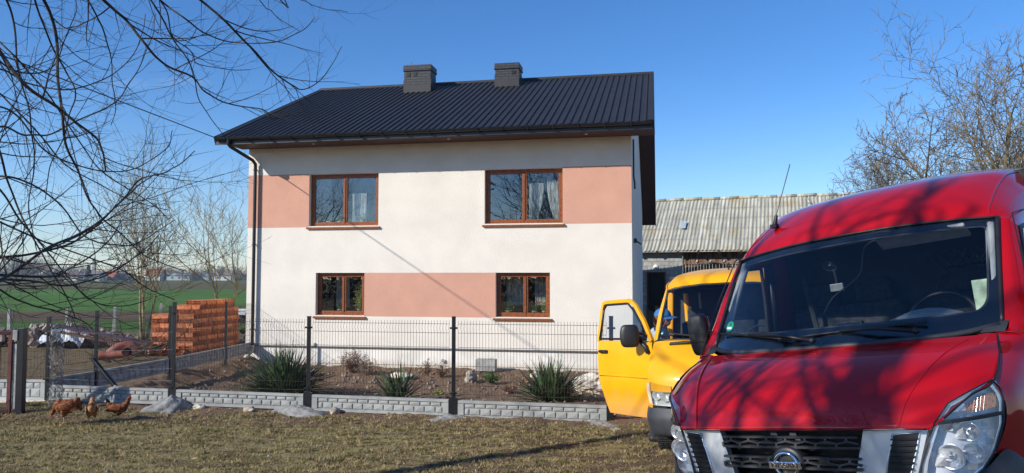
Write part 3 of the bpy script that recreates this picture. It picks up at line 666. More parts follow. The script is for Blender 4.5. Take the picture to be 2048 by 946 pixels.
# gate on the left
gate = thing('gate', 'dark red painted metal gate with welded mesh infill at the left edge', 'gate', (-8.22, 12.38, 0))
gd = V((-.97, -.24, 0))
def gp(u, z): return gd * u + V((0, 0, z))
def gate_bar(u0, z0, u1, z1, w_=.06): mb = MB(); mb.bar(gp(u0, z0), gp(u1, z1), w_, .05, up=V((0, 1, 0)) if u0 == u1 else V((0, 0, 1))); return mb
gate_bar(0, -.02, 0, 1.34).build('gate_stile', M['rust'], gate, bevel=.003)
gate_bar(.0, 1.31, 2.6, 1.31).build('gate_rail', M['rust'], gate, bevel=.003); gate_bar(0, .04, 2.6, .04).build('gate_rail', M['rust'], gate, bevel=.003)
gate_bar(.17, .20, .17, 1.12, .03).build('infill_frame', M['rust'], gate); gate_bar(.17, .20, 2.5, .20, .03).build('infill_frame', M['rust'], gate); gate_bar(.17, 1.12, 2.5, 1.12, .03).build('infill_frame', M['rust'], gate)
mb = MB()
for k in range(24): mb.tube([gp(.17 + k * .1, .2), gp(.17 + k * .1, 1.12)], .003, 4, cap=False)
for k in range(9): mb.tube([gp(.17, .2 + k * .115), gp(2.5, .2 + k * .115)], .003, 4, cap=False)
mb.build('mesh_infill', M['wire'], gate)
mb = MB(); mb.box(gp(-.02, .55), (.04, .05, .03)); mb.box(gp(-.02, 1.05), (.04, .05, .03)); mb.build('hinge', M['fence'], gate)
gpo = thing('gate_post', 'thick black gate post with a pale steel strip on its left side', 'post', (-8.06, 12.42, 0))
mb = MB(); mb.box((0, 0, .60), (.11, .11, 1.56)); mb.build('post_body', M['fence'], gpo, bevel=.004)
mb = MB(); mb.box((-.085, -.03, .60), (.055, .02, 1.05)); mb.build('steel_strip', M['oldconc'], gpo)
mb = MB(); mb.box((-.08, -.03, 1.27), (.08, .08, .16)); mb.build('latch_box', M['oldconc'], gpo, bevel=.006)
lf_ = thing('boundary_fence', 'white relief base boards and wire netting left of the gate post', 'fence', (-9.4, 13.6, 0))
for k, (x0_, x1_) in enumerate(((-8.36, -9.9), (-9.95, -12.4))):
    base_board('base_board', loc(lf_, (x1_, 13.62 + .05 * k, 0)), loc(lf_, (x0_, 13.60, 0)), .02, .38, mat('whitewashed_concrete', (.46, .47, .45), .85, nscale=5, namp=.1) if k == 0 else bpy.data.materials['whitewashed_concrete'], lf_, seed=20 + k)
mb = MB(); mb.box(loc(lf_, (-10.4, 13.55, -.06)), (4.2, .16, .18)); mb.build('kerb_stone', M['pale'], lf_, bevel=.01)
mv = MB(); rail_panel(None, mv, loc(lf_, (-12.4, 13.68, 0)), loc(lf_, (-8.36, 13.6, 0)), .38, 1.46, .06); mv.build('mesh_panel', M['wire'], lf_)
# roll of chicken wire
cw = thing('wire_netting', 'crumpled upright bundle of galvanised wire netting beside the gate post', 'wire netting', (-7.83, 13.0, 0))
mb = MB(); rw = random.Random(5)
for k in range(46):
    a0 = rw.uniform(0, 6.3); z = -.02; p = []; a1 = a0
    while z < 1.42:
        r_ = .10 + .05 * noise.noise(V((k, z * 3, 0))) ; p.append((r_ * cos(a1), r_ * sin(a1), z)); z += .045; a1 += rw.choice((-1, 1)) * .45 + (.12 if k % 2 else -.12)
    mb.tube(p, .0022, 3, cap=False)
mb.build('netting', M['galv'], cw)

# ------------------------------------------------------------------ stones, mounds and rubbish
def rock(name, p, r, m, lab, cat='stone', seed=0, flat=.6, group=None):
    bm = bmesh.new(); bmesh.ops.create_icosphere(bm, subdivisions=4, radius=1)
    for v in bm.verts:
        n_ = noise.noise(v.co * 1.3 + V((seed * 7, 0, 0))) * (.45 if name == 'stone' else .22) + noise.noise(v.co * 3.5 + V((seed, 3, 0))) * .18 + noise.noise(v.co * 9 + V((seed, 3, 0))) * .05
        v.co = V((v.co.x * r[0], v.co.y * r[1], v.co.z * r[2])) * (1 + n_)
    if name == 'cement_mound':
        for v in bm.verts:
            h_ = max(0, v.co.z / r[2]); k_ = 1.35 - .75 * h_; v.co.x *= k_; v.co.y *= k_; v.co.z = v.co.z * .95 + .02 * noise.noise(v.co * 14) + .012 * noise.noise(v.co * 31)
    me = bpy.data.meshes.new(name); bm.to_mesh(me); bm.free(); me.materials.append(m); me.polygons.foreach_set('use_smooth', [True] * len(me.polygons))
    o = bpy.data.objects.new(name, me); COL.objects.link(o); o.location = p; o.rotation_euler = (0, 0, seed * 1.3); return tag(o, lab, cat, group)
rock('cement_mound', (-5.80, 12.86, .0), (.36, .27, .20), M['cement'], 'largest grey mound of spilled cement, by the fence post nearest the hens', 'cement mound', 1)
rock('cement_mound', (-3.52, 12.42, -.01), (.42, .24, .14), M['cement'], 'low grey mound of spilled cement at the post between the two yuccas on the left', 'cement mound', 2)
rock('cement_mound', (-1.02, 12.0, -.02), (.26, .18, .06), M['cement'], 'flat patch of spilled cement at the fence post left of the concrete block', 'cement mound', 3)
rock('cement_mound', (1.35, 11.5, -.01), (.34, .15, .04), M['cement'], 'thin smear of spilled cement under the edge of the yellow door', 'cement mound', 4)
rock('stone', (-5.28, 12.8, .03), (.10, .07, .05), M['pale'], 'pale stone right of the largest cement mound', seed=5)
rock('stone', (-2.9, 12.40, .03), (.09, .07, .06), M['stone'], 'brown stone under the base board right of the second cement mound', seed=6)
rock('stone', (-4.35, 12.6, .02), (.13, .08, .05), M['stone'], 'brown stone under the base board between the first two cement mounds', seed=26)
rock('stone', (-2.62, 18.0, -.12), (.25, .17, .08), M['pale'], 'flat white stone behind the middle yucca', seed=7)
rock('stone', (-.95, 17.4, -.10), (.15, .12, .16), M['stone'], 'grey upright stone behind the fence post in the middle', seed=8)
rock('stone', (.55, 17.9, -.12), (.13, .10, .09), M['pale'], 'pale stone right of the concrete block', seed=9)
rock('stone', (.42, 17.2, -.13), (.14, .10, .05), M['clay'], 'reddish stone just in front of the pale stone by the block', seed=10)
rock('stone', (-4.9, 18.6, -.13), (.32, .10, .06), M['stone'], 'long flat stone left of the dry shrub', seed=11)
rock('stone', (-7.25, 13.95, .06), (.16, .13, .16), M['stone'], 'rough grey stone at the foot of the leaning black post', seed=12)
rock('stone', (-3.0, 9.4, ground_z(-3.0, 9.4)), (.03, .02, .015), M['pale'], 'tiny pale pebble on the lawn', seed=13)
# crumpled sack
bm = bmesh.new(); bmesh.ops.create_icosphere(bm, subdivisions=5, radius=1)
for v in bm.verts:
    q = v.co.copy(); n_ = .35 * noise.noise(q * 1.6) + .22 * abs(noise.noise(q * 4.2)) + .12 * abs(noise.noise(q * 9)); v.co = V((q.x * .42, q.y * .28, q.z * .24)) * (.85 + n_)
me = bpy.data.meshes.new('plastic_sack'); bm.to_mesh(me); bm.free(); me.materials.append(mat('sack_plastic', (.62, .56, .46), .6, nscale=9, namp=.2)); me.polygons.foreach_set('use_smooth', [True] * len(me.polygons))
o = bpy.data.objects.new('plastic_sack', me); COL.objects.link(o); o.location = (1.72, 15.9, -.02); tag(o, 'crumpled cream plastic sack on the soil beside the right yucca', 'sack')
# concrete block by the wall
t = thing('concrete_block', 'grey concrete block standing against the white plinth', 'block', (-.66, 19.35, -.03), (0, 0, -.19))
bm = bmesh.new(); bmesh.ops.create_cube(bm, size=1)
mb = MB(); mb.box((0, 0, 0), (.52, .24, .30)); o = mb.build('block_body', M['oldconc'], t, bevel=.012)
mb = MB(); mb.box((.12, 0, .151), (.14, .12, .006)); mb.build('core_hole', M['black'], t)
# concrete field posts
for i, (px, d, h) in enumerate(((24, 27.5, 1.1), (138, 28.5, 1.1), (232, 27., 1.22), (322, 28.5, 1.25))):
    x = (px - 1024) / FPX * d; lab = ['first pale concrete field post from the left edge', 'pale concrete field post behind the rubble, second from the left', 'pale concrete field post left of the multi-stemmed sapling', 'pale concrete field post just left of the brick pile top'][i]
    t = thing('concrete_post', lab, 'post', (x, d, -.05), (0, .02 * (i - 1), .1 * i), 'concrete posts along the field')
    mb = MB(); mb.add([(-.06, -.05, 0), (.06, -.05, 0), (.06, .05, 0), (-.06, .05, 0), (-.045, -.04, h), (.045, -.04, h), (.045, .04, h), (-.045, .04, h), (0, 0, h + .02)], [(0, 1, 5, 4), (1, 2, 6, 5), (2, 3, 7, 6), (3, 0, 4, 7), (4, 5, 8), (5, 6, 8), (6, 7, 8), (7, 4, 8)]); mb.build('shaft', M['oldconc'], t)
    mb = MB()
    for z in (.35, .7, 1.0): mb.tube([(-.055, -.056, z), (.055, -.056, z)], .006, 4)
    mb.build('wire_tie', M['galv'], t)
wf = MB()
for z in (.45, .75, 1.02): wf.tube([(-19.5, 27.4, z), (-16.8, 28.4, z - .02), (-14.3, 27.0, z), (-13.3, 28.4, z), (-9, 28, z)], .004, 3)
o = wf.build('field_wire', M['galv']); tag(o, 'thin galvanised wires strung along the concrete field posts', 'wire')
# rubble heap
mb = MB(); rr_ = random.Random(11)
for k in range(520):
    u = rr_.uniform(-1, 1); x = -14.9 + u * 2.9; y = 24.6 + rr_.uniform(-.9, .9); hgt = .62 * (1 - abs(u) ** 2.2) * (1 - abs(y - 24.6) / 1.3) + .06
    s = rr_.uniform(.06, .17); Mx = Euler((rr_.uniform(0, 6), rr_.uniform(0, 6), rr_.uniform(0, 6))).to_matrix()
    mb.box((x, y, hgt * rr_.random() ** .4), (s * 1.6, s, s * .9), Mx)
o = mb.build('rubble', M['rubble'], bevel=.01); tag(o, 'heap of broken bricks and stones at the field edge', 'rubble', kind='stuff')
bm = bmesh.new(); bmesh.ops.create_grid(bm, x_segments=50, y_segments=30, size=.5)
for v in bm.verts: q = v.co; v.co = V((q.x * 1.5, q.y * .9, .28 + .22 * noise.noise(V((q.x * 5, q.y * 5, 0))) - 1.1 * q.x * q.x - 1.0 * q.y * q.y + .06 * noise.noise(V((q.x * 19, q.y * 19, 4)))))
me = bpy.data.meshes.new('tarpaulin'); bm.to_mesh(me); bm.free(); me.materials.append(mat('tarp', (.50, .52, .55), .5, nscale=5, namp=.2))
o = bpy.data.objects.new('tarpaulin', me); COL.objects.link(o); o.location = (-13.9, 23.4, .3); tag(o, 'crumpled pale grey sheet on the rubble heap', 'sheet')
pl = thing('plank', 'long dark board lying slantwise over the rubble heap', 'plank', (-11.9, 21.8, .5))
mb = MB(); mb.bar((-1.6, .3, .32), (1.75, -.2, -.22), .42, .04); mb.build('board', M['woodd'], pl); mb = MB(); mb.bar((-1.2, .05, .12), (1.5, -.42, -.30), .10, .06); mb.build('batten', M['woodd'], pl)
# clay pipes
def pipe(p, d, ln, r, lab, curve_=0.):
    t = thing('clay_pipe', lab, 'pipe', p, group='clay drain pipes behind the side fence'); d = V(d).normalized()
    pts = [d * (ln * k / 10) + V((0, 0, curve_ * sin(pi * k / 10))) for k in range(11)]
    mb = MB(); mb.tube(pts, [r * 1.22, r * 1.22] + [r] * 9, 24, cap=False); mb.tube(pts, [r * 1.02, r * 1.02] + [r * .85] * 9, 24, cap=False); mb.build('pipe_wall', M['clay'], t, smooth=True)
    mb = MB(); a = d.orthogonal().normalized(); b_ = d.cross(a); rows = [[d * -.001 + (a * cos(q * pi / 12) + b_ * sin(q * pi / 12)) * R for q in range(25)] for R in (r * 1.02, r * 1.22)]; mb.grid(rows); mb.build('socket_rim', M['clay'], t)
    mb = MB(); mb.tube([d * (ln * .97), d * (ln * .98)], r * .84, 20); mb.build('pipe_end', M['black'], t)
pipe((-8.64, 16.95, .53), (-.35, .9, .02), 1.0, .098, 'large clay pipe opening towards the fence, right of the other pipe')
pipe((-9.24, 16.9, .46), (1.0, .28, .03), .62, .085, 'red clay pipe lying left of the large pipe')
pipe((-8.75, 17.3, .62), (-.75, -.5, -.42), .55, .095, 'pale pink clay pipe bend resting on the other two pipes', .12)
# bricks: hollow blocks, stacked
bw, bd, bh = .25, .122, .122
mbk = MB(); t_ = .008
def hollow(mb):                                                       # block with cells open on the long axis ends
    nx_, nz_ = 3, 2
    mb.box((0, 0, bh / 2 - t_ / 2), (bd, bw, t_)); mb.box((0, 0, -bh / 2 + t_ / 2), (bd, bw, t_)); mb.box((0, 0, 0), (bd - .002, bw, t_))
    for i in range(nx_ + 1): mb.box((-bd / 2 + t_ / 2 + i * (bd - t_) / nx_, 0, 0), (t_, bw - .002, bh - .004))
    mb.box((0, 0, 0), (bd - .01, .08, bh - .01))
hollow(mbk); proto = mbk.build('hollow_brick', M['brick']); me_b = proto.data; bpy.data.objects.remove(proto)
pile_o = V((-9.05, 21.4, -.02)); pd = V((.150, .989, 0)); pw = V((-.989, .150, 0))     # along the fence, away from it
rb = random.Random(21); nb = 0
def put_brick(u, v, z, turned, lab):
    global nb
    o = bpy.data.objects.new('hollow_brick', me_b); COL.objects.link(o); p = pile_o + pd * u + pw * v
    o.location = (p.x + rb.uniform(-.016, .016), p.y + rb.uniform(-.016, .016), z + bh / 2 + .001)
    o.rotation_euler = (0, 0, atan2(pd.y, pd.x) - pi / 2 + (pi / 2 if turned else 0) + rb.uniform(-.03, .03)); tag(o, lab, 'brick', 'orange hollow bricks in the pile'); nb += 1
LabB = 'orange hollow clay brick in the big pile behind the side fence'
LN = 2.5
for c_ in range(12):
    z = c_ * (bh + .006); turned = c_ % 2 == 0
    u0 = 0 if c_ < 9 else (.15, .3, .42)[c_ - 9]; wmax = 1.26 if c_ < 9 else (.72 if c_ < 11 else .5)
    ulen = LN if c_ < 10 else LN - .35
    su = (bd if turned else bw) + .010; sv = (bw if turned else bd) + .008
    u = u0 + su / 2
    while u < ulen:                                                   # face along the fence
        put_brick(u, sv / 2, z, turned, LabB); u += su
    v = sv * 1.5
    while v < wmax:                                                   # face towards the lawn
        put_brick(u0 + su / 2 + rb.uniform(-.012, .012), v, z, turned, LabB); v += sv
    if c_ in (8, 10, 11):
        v = sv * 1.5
        while v < wmax:
            u = u0 + su * 1.5
            while u < ulen: put_brick(u, v, z, turned, LabB); u += su * (1 if c_ == 11 else 1)
            v += sv
for k in range(14):
    o = bpy.data.objects.new('hollow_brick', me_b); COL.objects.link(o); p = pile_o + pd * rb.uniform(-.5, -.05) + pw * rb.uniform(.2, 1.7)
    o.location = (p.x, p.y, .02 + rb.uniform(.04, .2)); o.rotation_euler = (rb.uniform(-.6, .6), rb.uniform(-.6, .6), rb.uniform(0, 6)); tag(o, 'loose orange hollow brick tumbled at the left foot of the pile', 'brick', 'loose bricks at the foot of the pile')
print('bricks', nb)
mb = MB(); mb.box((0, 0, 0), (.5, .35, .10)); mb.box((.05, 0, .10), (.38, .3, .08)); o = mb.build('folded_sheet', M['paper']); o.location = (-8.95, 24.9, 1.02); tag(o, 'folded white sheet lying on stacked material behind the brick pile', 'sheet')
mb = MB(); rj = random.Random(8)
for k in range(26):
    a = V((rj.uniform(-.7, .5), rj.uniform(-.4, .4), rj.uniform(0, 1.0))); mb.box(a, (rj.uniform(.1, .5), .3, rj.uniform(.04, .2)), Euler((rj.uniform(-.3, .3), rj.uniform(-.3, .3), rj.uniform(0, 3))).to_matrix())
o = mb.build('scrap_heap', M['black']); o.location = (-8.85, 24.8, .0); tag(o, 'dark heap of scrap between the brick pile and the house corner', 'scrap heap', kind='stuff')

# ------------------------------------------------------------------ plants in the bed
def yucca(p, n, Ln, lab, seed, spread=1.):
    t = thing('yucca', lab, 'yucca plant', p, group='yuccas in the bed'); r = random.Random(seed)
    for nm, mt, cnt in (('leaves', M['yucca'], n), ('dry_leaves', M['yuccad'], n // 7)):
        mb = MB()
        for k in range(cnt):
            el = radians(86 - 74 * (k / cnt) ** .8 + r.uniform(-12, 12)) if nm == 'leaves' else radians(r.uniform(-2, 18)); az = r.uniform(0, 2 * pi)
            l_ = Ln * r.uniform(.6, 1.08) * (1 if nm == 'leaves' else .8); w_ = r.uniform(.012, .021); cx_ = r.uniform(-.13, .13) * spread; cy_ = r.uniform(-.10, .10)
            droop = r.uniform(.02, .22) * (1.5 - sin(el)); pts = []
            dirh = V((cos(az) * spread, sin(az), 0))
            for q in range(6):
                s = q / 5; pts.append(V((cx_, cy_, 0)) + dirh * (cos(el) * l_ * s) + V((0, 0, sin(el) * l_ * s - droop * l_ * s ** 2.4)))
            sd = V((-sin(az), cos(az), 0)); o = len(mb.v)
            for q, P_ in enumerate(pts):
                ww = w_ * (.7 + .6 * sin(pi * min(1, q / 5 * 1.1 + .1))) * (1 - (q / 5) ** 3 * .98); up = V((0, 0, ww * .5))
                mb.v += [tuple(P_ - sd * ww + up), tuple(P_), tuple(P_ + sd * ww + up)]
            for q in range(5):
                for j in range(2): mb.f.append([o + q * 3 + j, o + q * 3 + j + 1, o + q * 3 + j + 4, o + q * 3 + j + 3]); mb.m.append(0)
        mb.build(nm, mt, t)
yucca((-4.62, 15.3, -.18), 620, 1.2, 'largest yucca clump, leftmost, in front of the house downpipe side', 1, 1.2)
yucca((-2.20, 14.5, -.16), 110, .98, 'smallest and thinnest yucca, in the middle of the bed', 2)
yucca((.72, 14.3, -.15), 400, 1.0, 'dense medium yucca clump at the right next to the cream sack', 3, 1.1)
def twiggy(p, h, w_, n, m, lab, nm, seed, sub=4, cat='shrub', group=None, th=.004, part='twigs'):
    t = thing(nm, lab, cat, p, group=group); r = random.Random(seed); mb = MB()
    for k in range(n):
        az = r.uniform(0, 6.3); el = r.uniform(.5, 1.5); l_ = h * r.uniform(.6, 1.05); d = V((cos(az) * cos(el) * w_ / h * 1.3, sin(az) * cos(el) * w_ / h, sin(el))); P_ = [V((r.uniform(-.04, .04), r.uniform(-.04, .04), 0))]
        for q in range(4): P_.append(P_[-1] + (d + V((r.uniform(-.25, .25), r.uniform(-.25, .25), r.uniform(-.15, .15)))) * l_ / 4)
        mb.tube(P_, [th, th * .9, th * .7, th * .5, th * .3], 3, cap=False)
        for q in range(sub):
            b0 = P_[r.randint(1, 4)]; dd = V((r.uniform(-1, 1), r.uniform(-1, 1), r.uniform(-.1, 1))).normalized() * h * r.uniform(.08, .25); mb.tube([b0, b0 + dd * .5 + V((0, 0, .01)), b0 + dd], th * .5, 3, cap=False)
            for z in range(3):
                c_ = b0 + dd * r.random(); e_ = V((r.uniform(-1, 1), r.uniform(-1, 1), r.uniform(-1, 1))) * .018; f_ = V((r.uniform(-1, 1), r.uniform(-1, 1), r.uniform(-1, 1))) * .014; mb.add([c_, c_ + e_, c_ + e_ + f_, c_ + f_], [(0, 1, 2, 3)])
    mb.build(part, m, t)
dry = mat('dry_leaf', (.20, .115, .075), .9, nscale=15, namp=.5); 
twiggy((-3.95, 18.9, -.2), .60, .42, 90, dry, 'dry brown shrub against the plinth behind the second panel', 'dry_shrub', 1, 9)
twiggy((-3.62, 18.7, -.2), .42, .32, 60, mat('pale_dry_leaf', (.33, .24, .17), .9, nscale=15, namp=.4), 'paler low dry shrub touching the right of the brown shrub', 'dry_shrub', 4, 10)
twiggy((-1.70, 18.3, -.2), .34, .25, 40, dry, 'small dry weed left of the concrete block', 'weed', 2, 6, 'weed')
twiggy((-.45, 17.2, -.2), .26, .28, 60, M['leaf'], 'green weed in front of the concrete block', 'weed', 3, 8, 'weed')
twiggy((-2.1, 18.6, -.2), .42, .18, 30, dry, 'thin dry weed behind the middle yucca', 'weed', 6, 6, 'weed')
twiggy((.95, 18.6, -.2), .14, .5, 50, M['leaf'], 'low green weeds along the plinth right of the block', 'weed', 7, 7, 'weed')
twiggy((-1.5, 15.5, -.2), .10, .16, 30, M['leafy'], 'small bright green weed right of the middle yucca', 'weed', 8, 7, 'weed')
rd = mat('red_leaf', (.16, .035, .03), .8, nscale=15, namp=.5)
twiggy((-.05, 15.7, -.2), .16, .22, 40, rd, 'low reddish weed left of the right yucca', 'weed', 9, 7, 'weed')
mb = MB(); rs = random.Random(77)
for k in range(1500):                                                  # crumbs of soil and small stones lie loose on the bed
    x = rs.uniform(-7.4, 2.4); y = rs.uniform(12.0, 20.4) if k < 1050 else rs.uniform(6.2, 9.4)
    if y < 13.6 and rs.random() < .5: continue
    if y < 10 and (x < -5 or noise.noise(V((x * .8, y * 2.2, 5))) < .02): continue
    if y > 20.9 - (x + 7.45) * .194 - .2: continue
    s = rs.uniform(.012, .05) * (1.2 if y > 15 else 1 if y > 10 else .62); mb.box((x, y, ground_z(x, y) + s * .2), (s * 1.5, s, s * .8), Euler((rs.uniform(0, 6), rs.uniform(0, 6), rs.uniform(0, 6))).to_matrix())
o = mb.build('soil_clods', mat('soil_clod', (.22, .145, .10), .95, nscale=6, namp=.5, col2=(.36, .29, .22), bump=.4)); tag(o, 'loose clods and pebbles scattered over the turned soil', 'clods', kind='stuff')
# grass: short worn tufts of the lawn, green crop at the field edge
def blades(name, n, xr, yr, hr, m, lab, seed, dens=None, wd=.0035):
    mb_v = []; mb_f = []; r = random.Random(seed); c = 0
    while c < n:
        x = r.uniform(*xr); y = r.uniform(*yr)
        if dens and r.random() > dens(x, y): continue
        z = ground_z(x, y) - .004; nb_ = r.randint(3, 5)
        for k in range(nb_):
            a = r.uniform(0, 6.3); h = r.uniform(*hr); le = r.uniform(.2, 1.4) * h; q = r.uniform(0, 6.3); bx, by = x + r.uniform(-.02, .02), y + r.uniform(-.02, .02); o = len(mb_v)
            ww = wd * (1 + .12 * max(0, y - 6)) ; mb_v += [(bx - cos(q) * ww, by - sin(q) * ww, z), (bx + cos(q) * ww, by + sin(q) * ww, z), (bx + cos(a) * le, by + sin(a) * le, z + h)]; mb_f.append([o, o + 1, o + 2])
        c += 1
    mb = MB(); mb.v = mb_v; mb.f = mb_f; mb.m = [0] * len(mb_f); o = mb.build(name, m); return tag(o, lab, 'grass', kind='stuff')
gm = mat('short_grass', (.16, .16, .045), .8, nscale=7, namp=.35, col2=(.50, .385, .185), detail=6, spec=.2)
mb = MB(); rl = random.Random(55)
for k in range(420):
    x = rl.uniform(-8, 2.6); y = rl.uniform(6.2, 12.6); z = ground_z(x, y) + .012; a = rl.uniform(0, 6.3); l_ = rl.uniform(.015, .05); e = V((cos(a), sin(a), rl.uniform(-.1, .3))) * l_; f_ = V((-sin(a), cos(a), rl.uniform(-.2, .4))) * l_ * rl.choice((.12, .5)); c_ = V((x, y, z)); mb.add([c_ - e, c_ + f_, c_ + e, c_ - f_], [(0, 1, 2, 3)])
o = mb.build('fallen_leaves', mat('fallen_leaf', (.20, .12, .06), .9, nscale=3, namp=.4, col2=(.50, .38, .20))); tag(o, 'dead leaves and straw scattered over the lawn', 'leaves', kind='stuff')
def dl(x, y):
    v = noise.noise(V((x * 1.3, y * 4.4, 3))) + .5 * noise.noise(V((x * 5, y * 9, 1))); return max(.05, min(1, .62 + v * 1.5 - sst(-2, 3, x) * .35 - (1 - sst(6.6, 8.8, y)) * .28)) * (1 - sst(11.9, 12.3, y + .18 * (x + 2)) )
blades('grass', 34000, (-8.6, 3.2), (5.9, 13.6), (.014, .044), gm, 'short worn olive grass of the lawn', 5, dl)
# ------------------------------------------------------------------ the red van (local frame: x to the picture's right, y backwards, z up)
def pose(t, yaw, pit, rol):
    return Matrix.Translation(t) @ Matrix.Rotation(radians(yaw), 4, 'Z') @ Matrix.Rotation(radians(pit), 4, 'X') @ Matrix.Rotation(radians(rol), 4, 'Y')
RVM = pose((1.545, 3.85, .343), -44.9, 2.57, -8.2)
rv = thing('van', 'dark red metallic high-roof van in the foreground with large headlights', 'van', M=RVM)
RED = M['red']
hood = [[(0, .05, 1.105), (.18, .047, 1.105), (.36, .045, 1.105), (.55, .062, 1.105)],
        [(0, .115, 1.225), (.19, .115, 1.225), (.38, .118, 1.222), (.58, .145, 1.215)],
        [(0, .26, 1.335), (.20, .262, 1.333), (.41, .272, 1.332), (.64, .30, 1.328)],
        [(0, .43, 1.41), (.22, .435, 1.409), (.45, .455, 1.408), (.70, .50, 1.405)],
        [(0, .63, 1.462), (.25, .645, 1.46), (.50, .68, 1.457), (.775, .75, 1.453)]]
hood2 = [[(.55, .062, 1.105), (.61, .075, 1.103), (.67, .094, 1.102), (.725, .135, 1.135)],
         [(.58, .145, 1.215), (.66, .175, 1.205), (.74, .225, 1.200), (.82, .255, 1.218)],
         [(.64, .30, 1.328), (.72, .31, 1.312), (.81, .335, 1.290), (.895, .37, 1.262)],
         [(.70, .50, 1.405), (.765, .515, 1.402), (.83, .535, 1.39), (.898, .57, 1.365)],
         [(.775, .75, 1.453), (.795, .765, 1.457), (.82, .785, 1.457), (.852, .81, 1.452)]]
mb = MB(); sym(mb, patch(hood, 28, 24)); h2 = patch(hood2, 28, 14)
sym(mb, h2)
# the lip turns under at the front edge
f0 = [V(p) for p in patch(hood, 28, 24)[0]] + [V(p) for p in h2[0][1:]]
sym(mb, [[p + V((0, .035, -.012)) for p in f0], [p + V((0, .004, -.012)) for p in f0], f0])
hd = mb.build('bonnet', RED, rv, auto=28)
hd.modifiers.new('weld', 'WELD').merge_threshold = .0005
mb = MB()                                                              # crease strip
for s in (-1, 1):
    P = [V((s * r[3][0], r[3][1], r[3][2] + .002)) for r in hood]; P = curve(P, 30)
    mb = MB(); mb.tube(P[:-2], [.001] + [.007 if s < 0 else .0025] * 27 + [.001], 8); mb.build('bonnet_crease', RED, hd, smooth=True)
    P = [V((s * (r[3][0] + .006), r[3][1] - .002, r[3][2] - .001)) for r in hood2]
    mb = MB(); mb.tube(curve(P, 30), .0045, 6); mb.build('shut_line', M['black'], hd)
# roof
roofg = [[(0, 1.30, 2.12), (.3, 1.32, 2.117), (.6, 1.39, 2.10), (.78, 1.435, 2.086), (.828, 1.458, 2.075)],
         [(0, 1.40, 2.235), (.3, 1.42, 2.23), (.6, 1.50, 2.21), (.775, 1.56, 2.18), (.862, 1.60, 2.135)],
         [(0, 1.68, 2.39), (.3, 1.70, 2.385), (.6, 1.79, 2.365), (.775, 1.88, 2.325), (.882, 1.93, 2.22)],
         [(0, 2.1, 2.472), (.3, 2.11, 2.466), (.6, 2.14, 2.445), (.79, 2.2, 2.405), (.896, 2.25, 2.27)],
         [(0, 3, 2.565), (.3, 3, 2.557), (.6, 3, 2.52), (.80, 3, 2.46), (.905, 3, 2.31)],
         [(0, 4, 2.60), (.3, 4, 2.59), (.6, 4, 2.55), (.80, 4, 2.49), (.91, 4, 2.34)],
         [(0, 5.5, 2.60), (.3, 5.5, 2.59), (.6, 5.5, 2.55), (.80, 5.5, 2.49), (.91, 5.5, 2.34)]]
mb = MB(); sym(mb, patch(roofg, 60, 28)); rf = mb.build('roof', RED, rv, auto=35); rf.modifiers.new('weld', 'WELD').merge_threshold = .0005
for s in (-1, 1):
    rg = patch(roofg, 60, 28); mb = MB(); P = [V((s * r[22][0], r[22][1], r[22][2] + .001)) for r in rg[3:]]; mb.tube(P, .006, 6); mb.build('roof_groove', M['grey'] if False else RED, rf, smooth=True)
# sides
Wc = [(.852, .81, 1.452), (.853, .93, 1.493), (.842, 1.19, 1.785), (.828, 1.458, 2.075)]
pil = [[(.852, .81, 1.452), (.925, .835, 1.445), (.985, .88, 1.40)],
       [(.853, .93, 1.493), (.925, .955, 1.50), (.978, 1.0, 1.49)],
       [(.842, 1.19, 1.785), (.905, 1.205, 1.79), (.948, 1.25, 1.765)],
       [(.828, 1.458, 2.075), (.880, 1.48, 2.06), (.922, 1.50, 2.01)]]
headr = [[(.828, 1.458, 2.075), (.880, 1.48, 2.06), (.922, 1.50, 2.01)],
         [(.862, 1.60, 2.135), (.899, 1.62, 2.09), (.923, 1.66, 2.02)],
         [(.882, 1.93, 2.22), (.915, 1.94, 2.13), (.926, 1.95, 2.02)],
         [(.896, 2.25, 2.27), (.925, 2.25, 2.15), (.940, 2.25, 2.02)],
         [(.905, 3, 2.31), (.932, 3, 2.16), (.945, 3, 2.02)],
         [(.91, 4, 2.34), (.935, 4, 2.17), (.945, 4, 2.02)],
         [(.91, 5.5, 2.34), (.935, 5.5, 2.17), (.945, 5.5, 2.02)]]
low = [[(.985, .88, 1.40), (1.012, .89, 1.22), (1.03, .90, .98), (1.03, .90, .80)],
       [(.985, 1.05, 1.41), (1.015, 1.08, 1.22), (1.033, 1.10, .98), (1.035, 1.10, .78)],
       [(.985, 1.25, 1.42), (1.017, 1.28, 1.22), (1.035, 1.30, .98), (1.03, 1.30, .45)],
       [(.985, 2.0, 1.42), (1.017, 2.0, 1.22), (1.035, 2.0, .98), (1.01, 2.0, .38)],
       [(.985, 3.0, 1.42), (1.017, 3.0, 1.22), (1.035, 3.0, .98), (1.01, 3.0, .38)],
       [(.985, 5.5, 1.42), (1.017, 5.5, 1.22), (1.035, 5.5, .98), (1.01, 5.5, .38)]]
tri = [[(.985, .88, 1.40), (.978, 1.0, 1.49)], [(.985, 1.05, 1.41), (.979, 1.06, 1.47)]]
rear = [[(.926, 1.97, 2.02), (.955, 1.97, 1.72), (.985, 1.97, 1.42)], [(.945, 3, 2.02), (.965, 3, 1.72), (.985, 3, 1.42)], [(.945, 5.5, 2.02), (.965, 5.5, 1.72), (.985, 5.5, 1.42)]]
